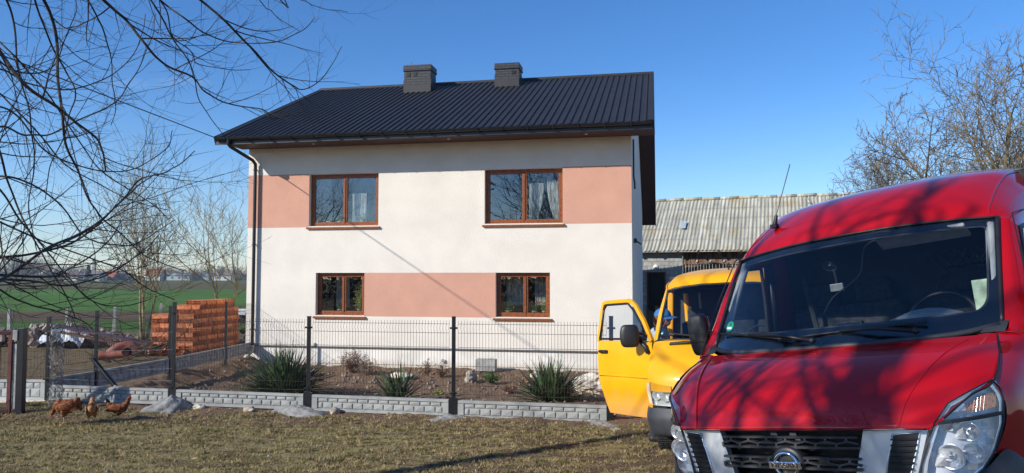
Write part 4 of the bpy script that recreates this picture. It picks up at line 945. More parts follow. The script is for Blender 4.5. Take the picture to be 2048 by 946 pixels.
fend = [[(.895, .37, 1.262), (.925, .41, 1.16), (.912, .375, 1.05), (.87, .30, .945)],
        [(.90, .45, 1.31), (.955, .49, 1.20), (.965, .50, 1.02), (.945, .45, .89)],
        [(.898, .57, 1.365), (.972, .61, 1.26), (1.0, .62, 1.05), (1.0, .62, .84)],
        [(.878, .70, 1.415), (.978, .75, 1.33), (1.018, .76, 1.08), (1.022, .76, .82)],
        [(.852, .81, 1.452), (.985, .88, 1.40), (1.03, .89, 1.05), (1.03, .90, .80)]]
mb = MB()
for g in (pil, headr, low, rear, fend): sym(mb, patch(g, 8 * len(g), 12))
for s in (-1, 1):
    q = [(.985, .88, 1.40), (.985, 1.05, 1.42), (.955, 1.30, 1.80), (.978, 1.0, 1.49)]
    mb.add([(s * .985, .88, 1.40), (s * .985, 1.06, 1.415), (s * .979, 1.06, 1.50), (s * .978, 1.0, 1.49)], [(0, 1, 2, 3) if s > 0 else (3, 2, 1, 0)])
    mb.add([(s * .91, 5.5, 2.34), (s * 1.01, 5.5, .38), (0, 5.5, .38), (0, 5.5, 2.6)], [(0, 1, 2, 3)])
body = mb.build('body', RED, rv, auto=30)
# front wing crease and door shut lines
for s in (-1, 1):
    mb = MB(); mb.tube(curve([(s * .99, .905, 1.40), (s * 1.02, .93, 1.2), (s * 1.036, .95, .95), (s * 1.036, 1.05, .80)], 16), .004, 5); mb.build('door_gap', M['black'], body)
    mb = MB(); mb.tube(curve([(s * .905, 1.50, 2.09), (s * .956, 1.235, 1.79), (s * .984, .99, 1.51), (s * .99, .905, 1.40)], 20), .004, 5); mb.build('door_gap', M['black'], body)
    mb = MB(); mb.tube(curve([(s * .905, 1.50, 2.09), (s * .925, 1.70, 2.11), (s * .93, 1.98, 2.11), (s * .955, 2.02, 1.9), (s * .99, 2.02, 1.45), (s * 1.03, 2.02, 1.1)], 30), .004, 5); mb.build('door_gap', M['black'], body)
    # side window
    wn = [(s * .979, 1.06, 1.47), (s * .950, 1.27, 1.76), (s * .924, 1.515, 2.0), (s * .925, 1.66, 2.015), (s * .927, 1.93, 2.015), (s * .952, 1.955, 1.72), (s * .983, 1.955, 1.43), (s * .985, 1.2, 1.42)]
    mb = MB(); mb.add([(x * .992, y, z) for x, y, z in wn], [tuple(range(8))]); sw = mb.build('side_window', M['carglass'], rv)
    mb = MB(); mb.tube(wn + [wn[0], wn[1]], .015, 6); mb.build('window_seal', M['black'], sw)
    mb = MB(); mb.tube([(s * .966, 1.30, 1.43), (s * .94, 1.34, 1.82)], .012, 6); mb.build('quarter_bar', M['black'], sw)
    mb = MB(); mb.tube(curve([(s * 1.02, 1.75, 1.17), (s * 1.06, 1.8, 1.175), (s * 1.06, 1.92, 1.175), (s * 1.02, 1.95, 1.17)], 8), .014, 8); mb.build('door_handle', M['black'], body, smooth=True)
# windscreen
wsg = [[(0, .665, 1.462), (.25, .68, 1.462), (.5, .735, 1.463), (.70, .815, 1.467), (.853, .93, 1.490)],
       [(0, .985, 1.805), (.25, 1.0, 1.80), (.5, 1.05, 1.795), (.70, 1.12, 1.79), (.842, 1.19, 1.785)],
       [(0, 1.30, 2.12), (.3, 1.32, 2.117), (.55, 1.375, 2.104), (.72, 1.42, 2.09), (.828, 1.458, 2.075)]]
def WS(s, t, off=0.):
    rows = [cr(r, abs(s) * 4) for r in wsg]; p = cr(rows, t * 2); p = V((p.x * (1 if s >= 0 else -1), p.y, p.z))
    return p + V((0, -.7, .7)).normalized() * off
mb = MB(); mb.grid([[WS(-1 + 2 * i / 48, t / 24) for i in range(49)] for t in range(25)]); ws = mb.build('windscreen', M['carglass'], rv, smooth=True)
def rrect(s0, s1, t0, t1, r, n=10, k=12):
    P = []
    for cx_, cy_, a0 in ((s1 - r, t1 - r * 1.3, 0), (s0 + r, t1 - r * 1.3, pi / 2), (s0 + r, t0 + r * 1.3, pi), (s1 - r, t0 + r * 1.3, 1.5 * pi)):
        arc = [(cx_ + r * cos(a0 + pi / 2 * q / k), cy_ + r * 1.3 * sin(a0 + pi / 2 * q / k)) for q in range(k + 1)]
        if P: P += [(P[-1][0] + (arc[0][0] - P[-1][0]) * q / n, P[-1][1] + (arc[0][1] - P[-1][1]) * q / n) for q in range(1, n)]
        P += arc
    P += [(P[-1][0] + (P[0][0] - P[-1][0]) * q / n, P[-1][1] + (P[0][1] - P[-1][1]) * q / n) for q in range(1, n)]
    return P + [P[0]]
def ring(outer, inner, off, m, nm, par, steps=6):
    mb = MB(); mb.grid([[WS(max(-1, min(1, o[0] + (i_[0] - o[0]) * k / steps)), max(0, min(1, o[1] + (i_[1] - o[1]) * k / steps)), off) for o, i_ in zip(outer, inner)] for k in range(steps + 1)]); return mb.build(nm, m, par, smooth=True)
frit = mat('black_glass_border', (.010, .012, .017), .12, coat=.6, nscale=5, namp=.1)
ring(rrect(-1, 1, 0, 1, .015), rrect(-.925, .925, .15, .935, .09), -.004, frit, 'windscreen_border', ws)
ring(rrect(-.925, .925, .15, .935, .09), rrect(-.905, .905, .165, .92, .085), -.008, M['grey'], 'windscreen_trim', ws)
mb = MB()
for s in (-1, 1):                                                      # black corner panel by the bonnet hinge
    mb = MB(); mb.grid([[V((s * a[0], a[1], a[2])) for a in r] for r in [[(.79, .768, 1.462), (.80, .86, 1.487)], [(.853, .815, 1.459), (.857, .935, 1.503)], [(.89, .835, 1.456), (.895, .955, 1.508)]]]); mb.build('hinge_cover', M['grey'], rv)
    P = [(s * .862, .94, 1.50), (s * .851, 1.19, 1.79), (s * .836, 1.455, 2.08)]; mb = MB(); mb.tube(curve(P, 16), .012, 6); mb.build('pillar_seal', M['black'], ws, smooth=True)
P = [WS(-1 + 2 * i / 20, 1) + V((0, -.002, .004)) for i in range(21)]; mb = MB(); mb.tube(P, .008, 6); mb.build('top_seal', M['black'], ws, smooth=True)
P = [WS(-1 + 2 * i / 20, 0) + V((0, -.02, -.002)) for i in range(21)]; mb = MB(); mb.tube(P, .018, 6); mb.build('cowl_strip', M['grey'], rv, smooth=True)
# wipers
def wiper(s0, t0, s1, t1, pv):
    mb = MB(); a, b_ = WS(s0, t0, .03), WS(s1, t1, .022); mb.tube([a, a.lerp(b_, .3) + V((0, -.006, .006)), a.lerp(b_, .7) + V((0, -.006, .006)), b_], .0085, 6); w_ = mb.build('wiper', M['black'], rv, smooth=True)
    m_ = a.lerp(b_, .45) + V((0, -.015, .012)); p = WS(pv, .02, .04); mb = MB(); mb.tube([p, p.lerp(m_, .5) + V((0, -.02, .018)), m_], [.014, .012, .008], 6); mb.ball(p, .02, n=10, k=6); mb.build('wiper_arm', M['black'], w_, smooth=True)
wiper(-.93, .13, -.20, .055, -.05); wiper(-.28, .055, .55, .095, .50)
# front: contour in plan
CX = [0, .20, .35, .46, .55, .67, .74, .80, .86, .90, .93, .96, 1.0, 1.03]; CY = [.03, .03, .033, .042, .055, .094, .142, .20, .28, .355, .42, .50, .75, 1.2]
def cf(x, z):
    x = abs(x)
    for i in range(len(CX) - 1):
        if x <= CX[i + 1] or i == len(CX) - 2:
            y = CY[i] + (CY[i + 1] - CY[i]) * (x - CX[i]) / (CX[i + 1] - CX[i]); break
    return y + (.12 * (z - 1.1) if z > 1.1 else .1 * (z - 1.1))
def skin(poly, off, th=.012, cuts=5, depth=None):
    """panel following the nose: polygon in (x, z), returned with a rim"""
    bm = bmesh.new(); vs = [bm.verts.new((x, 0, z)) for x, z in poly]; bm.faces.new(vs)
    bmesh.ops.triangulate(bm, faces=bm.faces[:])
    bmesh.ops.subdivide_edges(bm, edges=bm.edges[:], cuts=cuts, use_grid_fill=True)
    mb = MB(); bm.verts.ensure_lookup_table()
    sg = sum(poly[i][0] * poly[(i + 1) % len(poly)][1] - poly[(i + 1) % len(poly)][0] * poly[i][1] for i in range(len(poly)))
    vv = [(v.co.x, cf(v.co.x, v.co.z) + off, v.co.z) for v in bm.verts]
    fs = [[v.index for v in f.verts] for f in bm.faces]
    fs2 = []
    for f, bf in zip(fs, bm.faces): fs2.append(f if bf.normal.y < 0 else f[::-1])
    mb.add(vv, fs2)
    if th:
        for e in bm.edges:
            if len(e.link_faces) == 1:
                a, b_ = e.verts; P = [vv[a.index], vv[b_.index]]; mb.add([P[0], P[1], (P[1][0], P[1][1] + th, P[1][2]), (P[0][0], P[0][1] + th, P[0][2])], [(0, 1, 2, 3)])
    bm.free(); return mb
def mx_(poly, s): return [(x * s, z) for x, z in poly]
def smoothpoly(P, k=3):
    n = len(P); out = []
    for i in range(n):
        p0, p1, p2, p3 = [V((*P[(i + j) % n], 0)) for j in (-1, 0, 1, 2)]
        for q in range(k):
            u = q / k; c_ = .5 * ((2 * p1) + (p2 - p0) * u * .6 + (2 * p0 - 5 * p1 + 4 * p2 - p3) * u * u * .6 + (3 * p1 - p0 - 3 * p2 + p3) * u ** 3 * .6) if False else p1.lerp(p2, u); out.append((c_.x, c_.y))
    return out
# grille opening
mb = MB(); mb.box((0, .16, .93), (1.3, .02, .42)); grl = mb.build('grille', M['black'], rv)
mb = MB(); mb.add([(-.66, .12, 1.095), (.66, .12, 1.095), (.66, .04, 1.10), (.39, .01, 1.10), (-.39, .01, 1.10), (-.66, .04, 1.10)], [(0, 1, 2, 3, 4, 5)]); mb.build('grille_top', M['black'], grl)
gm_ = mat('grille_plastic', (.05, .05, .055), .4, nscale=30, namp=.2)
def band(z0, z1, zs_off, cols_, row):
    mb = MB()
    """one row of hexagonal openings: bars above, below and slanted uprights"""
    xl = -.365 - .02 * (1.06 - z0) ; xr = -xl; n = 14
    def hb(zc, bow, h=.010):
        P = []
        for i in range(n * 2 + 1): x = xl + (xr - xl) * i / (n * 2); P.append(V((x, cf(x, zc) - .002, zc + bow(x))))
        for i in range(len(P) - 1): mb.bar(P[i], P[i + 1], .028, h)
    zig = lambda ph: (lambda x: .011 * (1 if int((x - xl) / (xr - xl) * cols_ * 2 + ph) % 2 else -1))
    hb(z1, lambda x: 0); hb(z0, lambda x: 0, .012); zm = (z0 + z1) / 2; cw_ = (xr - xl) / cols_
    P = []
    for i in range(cols_ * 2 + 1): x = xl + cw_ * i / 2; P.append(V((x, cf(x, zm) - .002, zm + (.006 if i % 2 else -.006))))
    for i in range(len(P) - 1): mb.bar(P[i], P[i + 1], .028, .009)
    for i in range(cols_):
        x = xl + cw_ * (i + .5); mb.bar((x, cf(x, zm) - .001, zm + .004), (x, cf(x, z1) - .001, z1), .012, .028, up=V((0, 1, 0)))
        x = xl + cw_ * i; mb.bar((x, cf(x, z0) - .001, z0), (x, cf(x, zm) - .001, zm - .004), .012, .028, up=V((0, 1, 0)))
    mb.build('grille_bars', gm_, grl)
mb = MB(); band(1.017, 1.067, 0, 7, 0); band(.915, .965, 0, 7, 1); band(.80, .85, 0, 7, 2)
mb = MB(); mb.box((-.075, .06, 1.075), (.036, .03, .018)); mb.box((.03, .06, 1.075), (.036, .03, .018)); mb.box((-.05, .06, 1.045), (.03, .02, .012)); mb.box((.05, .06, 1.045), (.03, .02, .012)); mb.build('grille_clip', M['steel'], grl)
for s in (-1, 1):                                                      # satin chrome wings beside the grille
    outer = [(.392, 1.100), (.668, 1.100), (.640, 1.02), (.600, .90), (.560, .79), (.30, .79), (.345, .92), (.372, 1.03)]
    mb = skin(mx_(outer, s), .006, .05); cw_ = mb.build('grille_wing', M['chrome'], rv, auto=40)
    hole = [(.520, 1.075), (.633, 1.082), (.605, .99), (.555, .845), (.455, .845), (.485, .96), (.510, 1.035)]
    mb = skin(mx_(hole, s), -.0005, 0); 
    hb_ = mb.build('wing_recess', M['black'], cw_)
    mb = MB()
    for k in range(8):
        z = 1.055 - k * .027; xa = .515 - (1.075 - z) * .18; xb_ = .632 - (1.082 - z) * .27
        P = [V((s * (xa + (xb_ - xa) * q / 6), cf(xa + (xb_ - xa) * q / 6, z) - .006, z)) for q in range(7)]
        for q in range(6): mb.bar(P[q], P[q + 1], .012, .007)
    mb.build('recess_slat', M['black'], cw_)
    P = [V((s * x, cf(x, z) + .001, z)) for x, z in hole]; P.append(P[0]); mb = MB(); mb.tube(P, .005, 6); mb.build('recess_rim', M['chrome'], cw_, smooth=True)
# badge
bd_ = thing('badge', None, None); bd_.parent = rv; bd_.location = (0, .0, .935)
def Rx(m): return Matrix.Rotation(pi / 2, 4, 'X')
mb = MB(); R0 = .068
P = [V((R0 * cos(a), -.028, R0 * sin(a))) for a in [2 * pi * q / 48 for q in range(49)]]
def bandring(r0, r1, y0, y1):
    rows = []
    for rr_, yy in ((r0, y1), (r0 + .003, y0), ((r0 + r1) / 2, y0 - .005), (r1 - .003, y0), (r1, y1)): rows.append([V((rr_ * cos(2 * pi * q / 64), yy, rr_ * sin(2 * pi * q / 64))) for q in range(65)])
    return rows
mb.grid(bandring(.050, .070, -.028, -.012)); mb.build('badge_ring', M['bright'], bd_, smooth=True)
mb = MB(); mb.grid([[V((r_ * cos(2 * pi * q / 48), y_, r_ * sin(2 * pi * q / 48))) for q in range(49)] for r_, y_ in ((0, -.008), (.075, -.010), (.090, .0), (.092, .03))]); mb.build('badge_backing', M['black'], bd_, smooth=True)
mb = MB(); mb.box((0, -.036, 0), (.172, .014, .036)); mb.build('badge_bar', M['bright'], bd_, bevel=.003)
fc = bpy.data.curves.new('badge_letters', 'FONT'); fc.body = 'NISSAN'; fc.size = .0345; fc.align_x = 'CENTER'; fc.align_y = 'CENTER'; fc.extrude = .0012; fc.offset = .0006; fc.space_character = 1.12
fo = bpy.data.objects.new('tmp', fc); COL.objects.link(fo); bpy.context.view_layer.update()
tme = bpy.data.meshes.new_from_object(fo.evaluated_get(bpy.context.evaluated_depsgraph_get())); bpy.data.objects.remove(fo)
to = bpy.data.objects.new('badge_letters', tme); COL.objects.link(to); to.parent = bd_; to.location = (0, -.0445, 0); to.rotation_euler = (pi / 2, 0, 0); to.scale = (1.12, 1, 1); tme.materials.clear(); tme.materials.append(M['black'])
# headlights
refl = mat('lamp_reflector', (.92, .94, .96), .25, metal=.55, nscale=30, namp=.1); hous = mat('lamp_housing', (.74, .77, .82), .3, metal=.1, nscale=6, namp=.15)
hl_top = [(.705, 1.128), (.76, 1.195), (.83, 1.236), (.897, 1.266), (.912, 1.225), (.916, 1.177), (.908, 1.118), (.80, 1.122)]
hl_low = [(.690, 1.108), (.80, 1.112), (.906, 1.108), (.898, 1.05), (.870, .975), (.83, .90), (.76, .845), (.60, .845), (.625, .94), (.662, 1.03)]
for s in (-1, 1):
    hl = thing('headlight', None, None); hl.parent = rv
    allp = [(.692, 1.115), (.75, 1.198), (.83, 1.240), (.899, 1.272), (.916, 1.228), (.920, 1.177), (.908, 1.07), (.875, .965), (.83, .888), (.76, .835), (.595, .835), (.622, .94), (.658, 1.03)]
    mb = skin(mx_(allp, s), .075, .02); mb.build('lamp_housing', hous, hl, auto=40)
    P = [V((s * x, cf(x, z) + .075, z)) for x, z in allp]; Q = [V((s * x, cf(x, z) - .001, z)) for x, z in allp]
    mb = MB(); mb.grid([P + [P[0]], Q + [Q[0]]]); mb.build('lamp_surround', M['chrome'], hl)
    mb = MB(); mb.tube(Q + [Q[0]], .0035, 6); mb.build('lamp_gasket', M['black'], hl, smooth=True)
    C_ = V((s * .80, 0, 1.03)); Q2 = [V((p.x + (C_.x - p.x) * .13, cf(p.x + (C_.x - p.x) * .13, p.z + (1.03 - p.z) * .11) + .012, p.z + (1.03 - p.z) * .11)) for p in Q]; Q1 = [p + V((0, .010, 0)) for p in Q]
    mb = MB(); mb.grid([Q1 + [Q1[0]], Q2 + [Q2[0]]]); mb.build('lamp_bezel', M['chrome'], hl)
    mb = skin(mx_(allp, s), .004, 0, 6); mb.build('lamp_lens', M['lens'], hl, smooth=True)
    P = [V((s * x, cf(x, 1.115) + .012, 1.115)) for x in (.70, .75, .80, .85, .905)]; mb = MB()
    for q in range(4): mb.bar(P[q], P[q + 1], .03, .014)
    mb.build('lamp_divider', M['grey'], hl)
    # lower lamps: two bowls with bulbs
    for (cx2, cz2, r2) in ((.80, 1.055, .040), (.725, .955, .056), (.80, .96, .045)):
        cy2 = cf(cx2, cz2) + .03; mb = MB(); Mx = Matrix.Translation((s * cx2, cy2, cz2)) @ Matrix.Rotation(pi / 2, 4, 'X')
        mb.lathe([(.001, -.045), (r2 * .5, -.038), (r2 * .85, -.018), (r2, .002), (r2 * 1.08, .0)], 20, Mx); mb.build('reflector_bowl', refl, hl, smooth=True)
        mb = MB(); mb.ball((s * cx2, cy2 + .005, cz2), (.012, .02, .012), n=10, k=6); mb.build('bulb', M['bright'], hl, smooth=True)
    # facets
    mb = MB(); r = random.Random(4 + s)
    for k in range(34):
        x = r.uniform(.67, .86); z = r.uniform(.90, 1.09)
        if z < 1.09 - (x - .66) * -.2 and x > .88 - (1.1 - z) * .25: continue
        if x < .66 - (1.08 - z) * .2: continue
        e_ = r.uniform(.012, .026); y = cf(x, z) + .055; a = r.uniform(-.012, .012); b2 = r.uniform(-.012, .012)
        mb.add([(s * (x - e_), y + a, z - e_ * .8), (s * (x + e_), y - a, z - e_ * .8), (s * (x + e_), y - b2, z + e_ * .8), (s * (x - e_), y + b2, z + e_ * .8)], [(0, 1, 2, 3)])
    mb.build('reflector_facets', refl, hl)
    # indicator: ribbed with an amber part
    ind = [(.795, 1.150), (.835, 1.190), (.872, 1.212), (.893, 1.212), (.898, 1.18), (.895, 1.145), (.85, 1.143)]
    mb = skin(mx_(ind, s), .03, .01); mb.build('indicator', M['amber'], hl)
    mb = MB()
    for k in range(11):
        x = .775 + k * .0112; mb.bar((s * x, cf(x, 1.15) + .026, 1.140), (s * (x + .012), cf(x + .012, 1.21) + .026, 1.15 + .055 * min(1, (x - .74) / .1)), .0012, .002, up=V((0, 1, 0)))
    mb.build('indicator_ribs', M['amber'], hl)
    mb = skin(mx_([(.73, 1.150), (.795, 1.205), (.80, 1.150)], s), .035, .01); mb.build('side_reflector', refl, hl)
# bumper and lower front
bum = [[(0, .005, .84), (.35, .008, .84), (.56, .03, .835), (.70, .09, .835), (.83, .235, .885), (.905, .34, .955), (.95, .46, .885), (1.0, .62, .835), (1.012, .70, .80)],
       [(0, -.06, .70), (.35, -.055, .70), (.56, -.03, .70), (.72, .05, .71), (.86, .21, .75), (.94, .36, .78), (.985, .48, .75), (1.012, .60, .70), (1.018, .66, .66)],
       [(0, -.07, .50), (.35, -.065, .50), (.56, -.04, .50), (.72, .04, .50), (.86, .20, .50), (.95, .38, .50), (.99, .49, .50), (1.01, .56, .50), (1.01, .60, .50)],
       [(0, -.02, .28), (.35, -.015, .28), (.56, .01, .28), (.72, .09, .28), (.85, .23, .28), (.94, .40, .28), (.97, .49, .28), (.985, .52, .28), (.985, .55, .28)]]
mb = MB(); sym(mb, patch(bum, 20, 40)); bu = mb.build('bumper', M['grey'], rv, smooth=True)
mb = MB(); mb.box((0, -.075, .56), (.52, .012, .112)); mb.build('number_plate', M['white'], bu, bevel=.003)
mb = MB(); mb.box((0, -.058, .40), (1.1, .03, .10)); mb.build('lower_intake', M['black'], bu)
# wheels and arches
def wheel(par, x, y, r, s, wd=.22):
    t = thing('wheel', None, None); t.parent = par; t.location = (x, y, r)
    Mx = Matrix.Rotation(pi / 2, 4, 'Y') @ Matrix.Identity(4)
    mb = MB(); mb.lathe([(r * .62, -wd / 2), (r * .9, -wd / 2), (r * .98, -wd * .42), (r, -wd * .3), (r, wd * .3), (r * .98, wd * .42), (r * .9, wd / 2), (r * .62, wd / 2)], 40, Mx)
    for k in range(60):
        a = 2 * pi * k / 60
        for z in (-.06, 0, .06): mb.box(Mx @ V((r * cos(a), r * sin(a), z + .01 * (k % 2))), (.05, .016, .012), (Mx @ Matrix.Rotation(a + pi / 2, 4, 'Z')).to_3x3() @ Matrix.Rotation(pi / 2, 3, 'Y'))
    mb.build('tyre', M['rubber'], t)
    mb = MB(); mb.lathe([(0, s * .05), (r * .15, s * .06), (r * .2, s * .04), (r * .5, s * .03), (r * .6, s * .09), (r * .64, s * .1)], 30, Mx)
    for k in range(5): a = 2 * pi * k / 5; mb.ball(Mx @ V((r * .12 * cos(a), r * .12 * sin(a), s * .06)), .012, n=8, k=5)
    mb.build('rim', M['steel'], t, smooth=True)
for s in (-1, 1):
    for y in (.86, 4.1): wheel(rv, s * .88, y, .345, s)
    P = [(s * 1.02, .86 + .42 * cos(a), .345 + .42 * sin(a)) for a in [pi * q / 14 for q in range(15)]]
    mb = MB()
    for q in range(14): mb.bar(P[q], P[q + 1], .05, .04, up=V((1, 0, 0)))
    mb.build('wheel_arch', M['grey'], body)
mb = MB(); mb.box((0, 3.2, .42), (1.9, 4.4, .06)); mb.box((0, 1.4, .62), (1.84, 1.2, .05)); mb.box((0, .55, .62), (1.3, .7, .3)); mb.build('underbody', M['black'], rv)
# mirrors
def mirror(par, s, c_, h=.34, w_=.20, d_=.11, arm=True, m_=None):
    c_ = V((s * c_[0], c_[1], c_[2])); mb = MB(); rows = []
    for k in range(13):
        a = -pi / 2 + pi * k / 12; zz = h / 2 * sin(a) if abs(k - 6) < 7 else 0; f_ = max(.05, abs(cos(a))) ** .35; taper = 1 - .12 * (1 - k / 12)
        rows.append([c_ + V((s * w_ / 2 * f_ * taper * (abs(cos(b_)) ** .6 * (1 if cos(b_) > 0 else -1)), d_ / 2 * f_ * (abs(sin(b_)) ** .8 * (1 if sin(b_) > 0 else -1)), zz)) for b_ in [2 * pi * q / 28 for q in range(29)]])
    mb.grid(rows); o = mb.build('side_mirror', m_ or M['grey'], par, smooth=True)
    mb = MB(); mb.box(c_ + V((0, d_ / 2 - .004, .03)), (w_ * .8, .01, h * .62)); mb.build('mirror_glass', M['bright'], o, bevel=.003)
    mb = MB(); mb.tube([c_ + V((s * -.05, .0, -.10)), c_ + V((s * -.13, .01, -.12)), V((s * .95, c_.y + .05, c_.z - .12))], [.035, .03, .035], 10); mb.build('mirror_arm', m_ or M['grey'], o, smooth=True)
    return o
mrm = mat('mirror_plastic', (.018, .018, .020), .45, nscale=200, namp=.2, bump=.05, bscale=400)
mL = mirror(rv, -1, (1.07, 1.10, 1.585), .30, .165, .10, m_=mrm); mR = mirror(rv, 1, (1.07, 1.10, 1.585), .30, .165, .10, m_=mrm)
for s, o in ((-1, mL), (1, mR)):
    mb = MB(); mb.box((s * 1.07, 1.048, 1.54), (.14, .01, .005)); mb.build('mirror_seam', M['black'], o)
# aerial
mb = MB(); p = V((-.60, 1.60, 2.29)); mb.box(p + V((0, 0, .01)), (.05, .05, .03)); mb.tube([p, p + V((.02, .02, .09))], [.02, .012], 8); an = mb.build('aerial', M['black'], rv, bevel=.004)
mb = MB(); mb.tube([p + V((.015, .02, .08)), p + V((.13, .16, .46))], .0035, 5); mb.build('aerial_rod', M['black'], an)
# cab
dsh = [[(0, .72, 1.445), (.4, .77, 1.445), (.7, .86, 1.448), (.84, .96, 1.455)], [(0, 1.05, 1.50), (.4, 1.06, 1.505), (.7, 1.10, 1.495), (.86, 1.15, 1.48)], [(0, 1.28, 1.48), (.4, 1.29, 1.47), (.7, 1.30, 1.46), (.9, 1.32, 1.43)], [(0, 1.38, 1.25), (.4, 1.38, 1.24), (.7, 1.38, 1.25), (.92, 1.38, 1.25)], [(0, 1.36, .8), (.4, 1.36, .8), (.7, 1.36, .8), (.92, 1.36, .8)]]
mb = MB(); sym(mb, patch(dsh, 24, 20)); da = mb.build('dashboard', M['dash'], rv, smooth=True)
mb = MB(); rows = []
for k in range(9):
    a = pi * k / 8; rows.append([V((.42 + (.26 - .05 * q / 6) * cos(a), 1.10 + .30 * q / 6, 1.48 + (.12 - .02 * abs(q - 3) / 3) * sin(a))) for q in range(7)])
mb.grid(rows); mb.add([r[0] for r in rows], [tuple(range(9))]); mb.build('instrument_hood', M['dash'], da, smooth=True)
for x in (-.72, -.1, .1, .80):
    mb = MB(); mb.box((x, 1.24, 1.492), (.13, .07, .012)); mb.build('air_vent', M['black'], da, bevel=.003)
stw = thing('steering_wheel', None, None); stw.parent = rv; stw.location = (.42, 1.50, 1.50); stw.rotation_euler = (radians(58), 0, 0)
mb = MB(); mb.tube([(.20 * cos(a), .20 * sin(a), 0) for a in [2 * pi * q / 40 for q in range(41)]], .016, 8, cap=False); mb.build('wheel_rim', M['black'], stw, smooth=True)
mb = MB(); mb.box((0, -.02, 0), (.16, .12, .05)); mb.box((0, 0, -.0), (.38, .035, .02)); mb.box((0, -.10, 0), (.04, .18, .02)); mb.build('wheel_hub', M['black'], stw, bevel=.01)
mb = MB(); mb.tube([(0, 0, -.02), (0, 0, -.3)], .03, 8); mb.build('steering_column', M['black'], stw)
for x in (.42, -.22, -.62):
    mb = MB(); mb.box((x, 1.95, .95), (.46, .5, .16)); mb.box((x, 2.18, 1.32), (.44, .13, .66), Matrix.Rotation(-.15, 3, 'X')); st = mb.build('seat', M['seat'], rv, bevel=.04)
    mb = MB(); mb.box((x, 2.25, 1.74), (.26, .09, .18)); mb.build('headrest', M['seat'], st, bevel=.03)
mb = MB(); mb.box((0, 2.42, 1.45), (1.84, .04, 1.95)); bk = mb.build('bulkhead', mat('bulkhead', (.05, .052, .055), .8, nscale=4, namp=.2), rv)
mb = MB()
for k in range(9):
    mb.tube([(.15 + k * .07, 2.385, 1.65), (.15 + k * .07 + .2, 2.385, 1.95)], .005, 4); mb.tube([(.35 + k * .07, 2.385, 1.65), (.15 + k * .07, 2.385, 1.95)], .005, 4)
mb.build('bulkhead_mesh', M['steel'], bk)
mb = MB(); mb.add([(-.82, 1.46, 2.06), (.82, 1.46, 2.06), (.88, 2.4, 2.2), (-.88, 2.4, 2.2)], [(0, 1, 2, 3)]); mb.add([(-.80, 1.42, 2.06), (.80, 1.42, 2.06), (.0, 1.28, 2.10)], [(0, 1, 2)]); mb.build('headliner', mat('headliner', (.10, .10, .10), .9, nscale=5, namp=.1), rv)
for s in (-1, 1):
    mb = MB(); mb.tube(curve([(s * .82, .97, 1.50), (s * .81, 1.2, 1.77), (s * .795, 1.44, 2.04)], 8), .028, 8); mb.build('pillar_trim', M['dash'], rv, smooth=True)
    mb = MB(); mb.tube([(s * .95, 2.03, 1.42), (s * .90, 2.03, 2.05)], .03, 8); mb.build('pillar_trim', M['black'], rv, smooth=True)
mb = MB(); mb.box((.42, 1.42, 2.035), (.52, .14, .025), Matrix.Rotation(-.5, 3, 'X')); mb.build('sun_visor', M['dash'], rv, bevel=.01)
mb = MB(); mb.tube([(-.62, 1.98, 1.9), (-.60, 2.02, 1.45)], .02, 6); mb.build('seat_belt', M['seat'], rv)
mb = MB(); mb.grid([[V((-.88, 1.40, 1.45)), V((-.88, 1.42, 1.9))], [V((-.80, 1.9, 1.45)), V((-.84, 1.75, 1.7))]]); 
st_ = thing('sticker', None, None); st_.parent = ws
c_ = WS(-.83, .235, .004); u_ = (WS(-.78, .235, .004) - c_).normalized(); v_ = (WS(-.83, .30, .004) - c_).normalized()
mb = MB(); mb.add([c_ + u_ * (.042 * cos(a)) + v_ * (.042 * sin(a)) for a in [2 * pi * q / 28 for q in range(28)]], [tuple(range(28))]); mb.build('sticker_disc', M['greenst'], st_)
nn = u_.cross(v_).normalized() * .0025; nn = nn if nn.y < 0 else -nn
mb = MB(); q = [c_ + nn + u_ * a + v_ * b_ for a, b_ in ((-.028, -.026), (.028, -.026), (.028, -.008), (-.028, -.008))]; mb.add(q, [(0, 1, 2, 3)]); mb.build('sticker_field', M['paper'], st_)
fc = bpy.data.curves.new('sticker_digit', 'FONT'); fc.body = '4'; fc.size = .04; fc.align_x = 'CENTER'; fc.align_y = 'CENTER'
fo = bpy.data.objects.new('tmp', fc); COL.objects.link(fo); bpy.context.view_layer.update()
tme = bpy.data.meshes.new_from_object(fo.evaluated_get(bpy.context.evaluated_depsgraph_get())); bpy.data.objects.remove(fo); tme.materials.clear(); tme.materials.append(M['black'])
to = bpy.data.objects.new('sticker_digit', tme); COL.objects.link(to); to.parent = st_
to.matrix_local = Matrix(((u_.x, v_.x, -nn.normalized().x, 0), (u_.y, v_.y, -nn.normalized().y, 0), (u_.z, v_.z, -nn.normalized().z, 0), (0, 0, 0, 1))); to.location = c_ + nn + v_ * .014
# things lying in the cab
def rp(p): return RVM @ V(p)
def flat(nm, lab, cat, quad, m):
    mb = MB(); q = [rp(p) for p in quad]; n_ = (q[1] - q[0]).cross(q[3] - q[0]).normalized() * .004; mb.add(q + [p - n_ for p in q], [(0, 1, 2, 3), (7, 6, 5, 4), (0, 4, 5, 1), (1, 5, 6, 2), (2, 6, 7, 3), (3, 7, 4, 0)]); return tag(mb.build(nm, m), lab, cat)
flat('paper_sheet', 'long pale sheet of paper on the left of the red van dashboard', 'paper', [(-.70, 1.02, 1.515), (-.16, .92, 1.512), (-.12, 1.01, 1.518), (-.64, 1.12, 1.522)], M['paper'])
flat('leaflet', 'pale leaflet standing inside at the right edge of the red van windscreen', 'leaflet', [(.70, 1.16, 1.56), (.84, 1.18, 1.56), (.83, 1.24, 1.73), (.69, 1.22, 1.73)], mat('leaflet_print', (.35, .45, .32), .7, nscale=12, namp=.5))
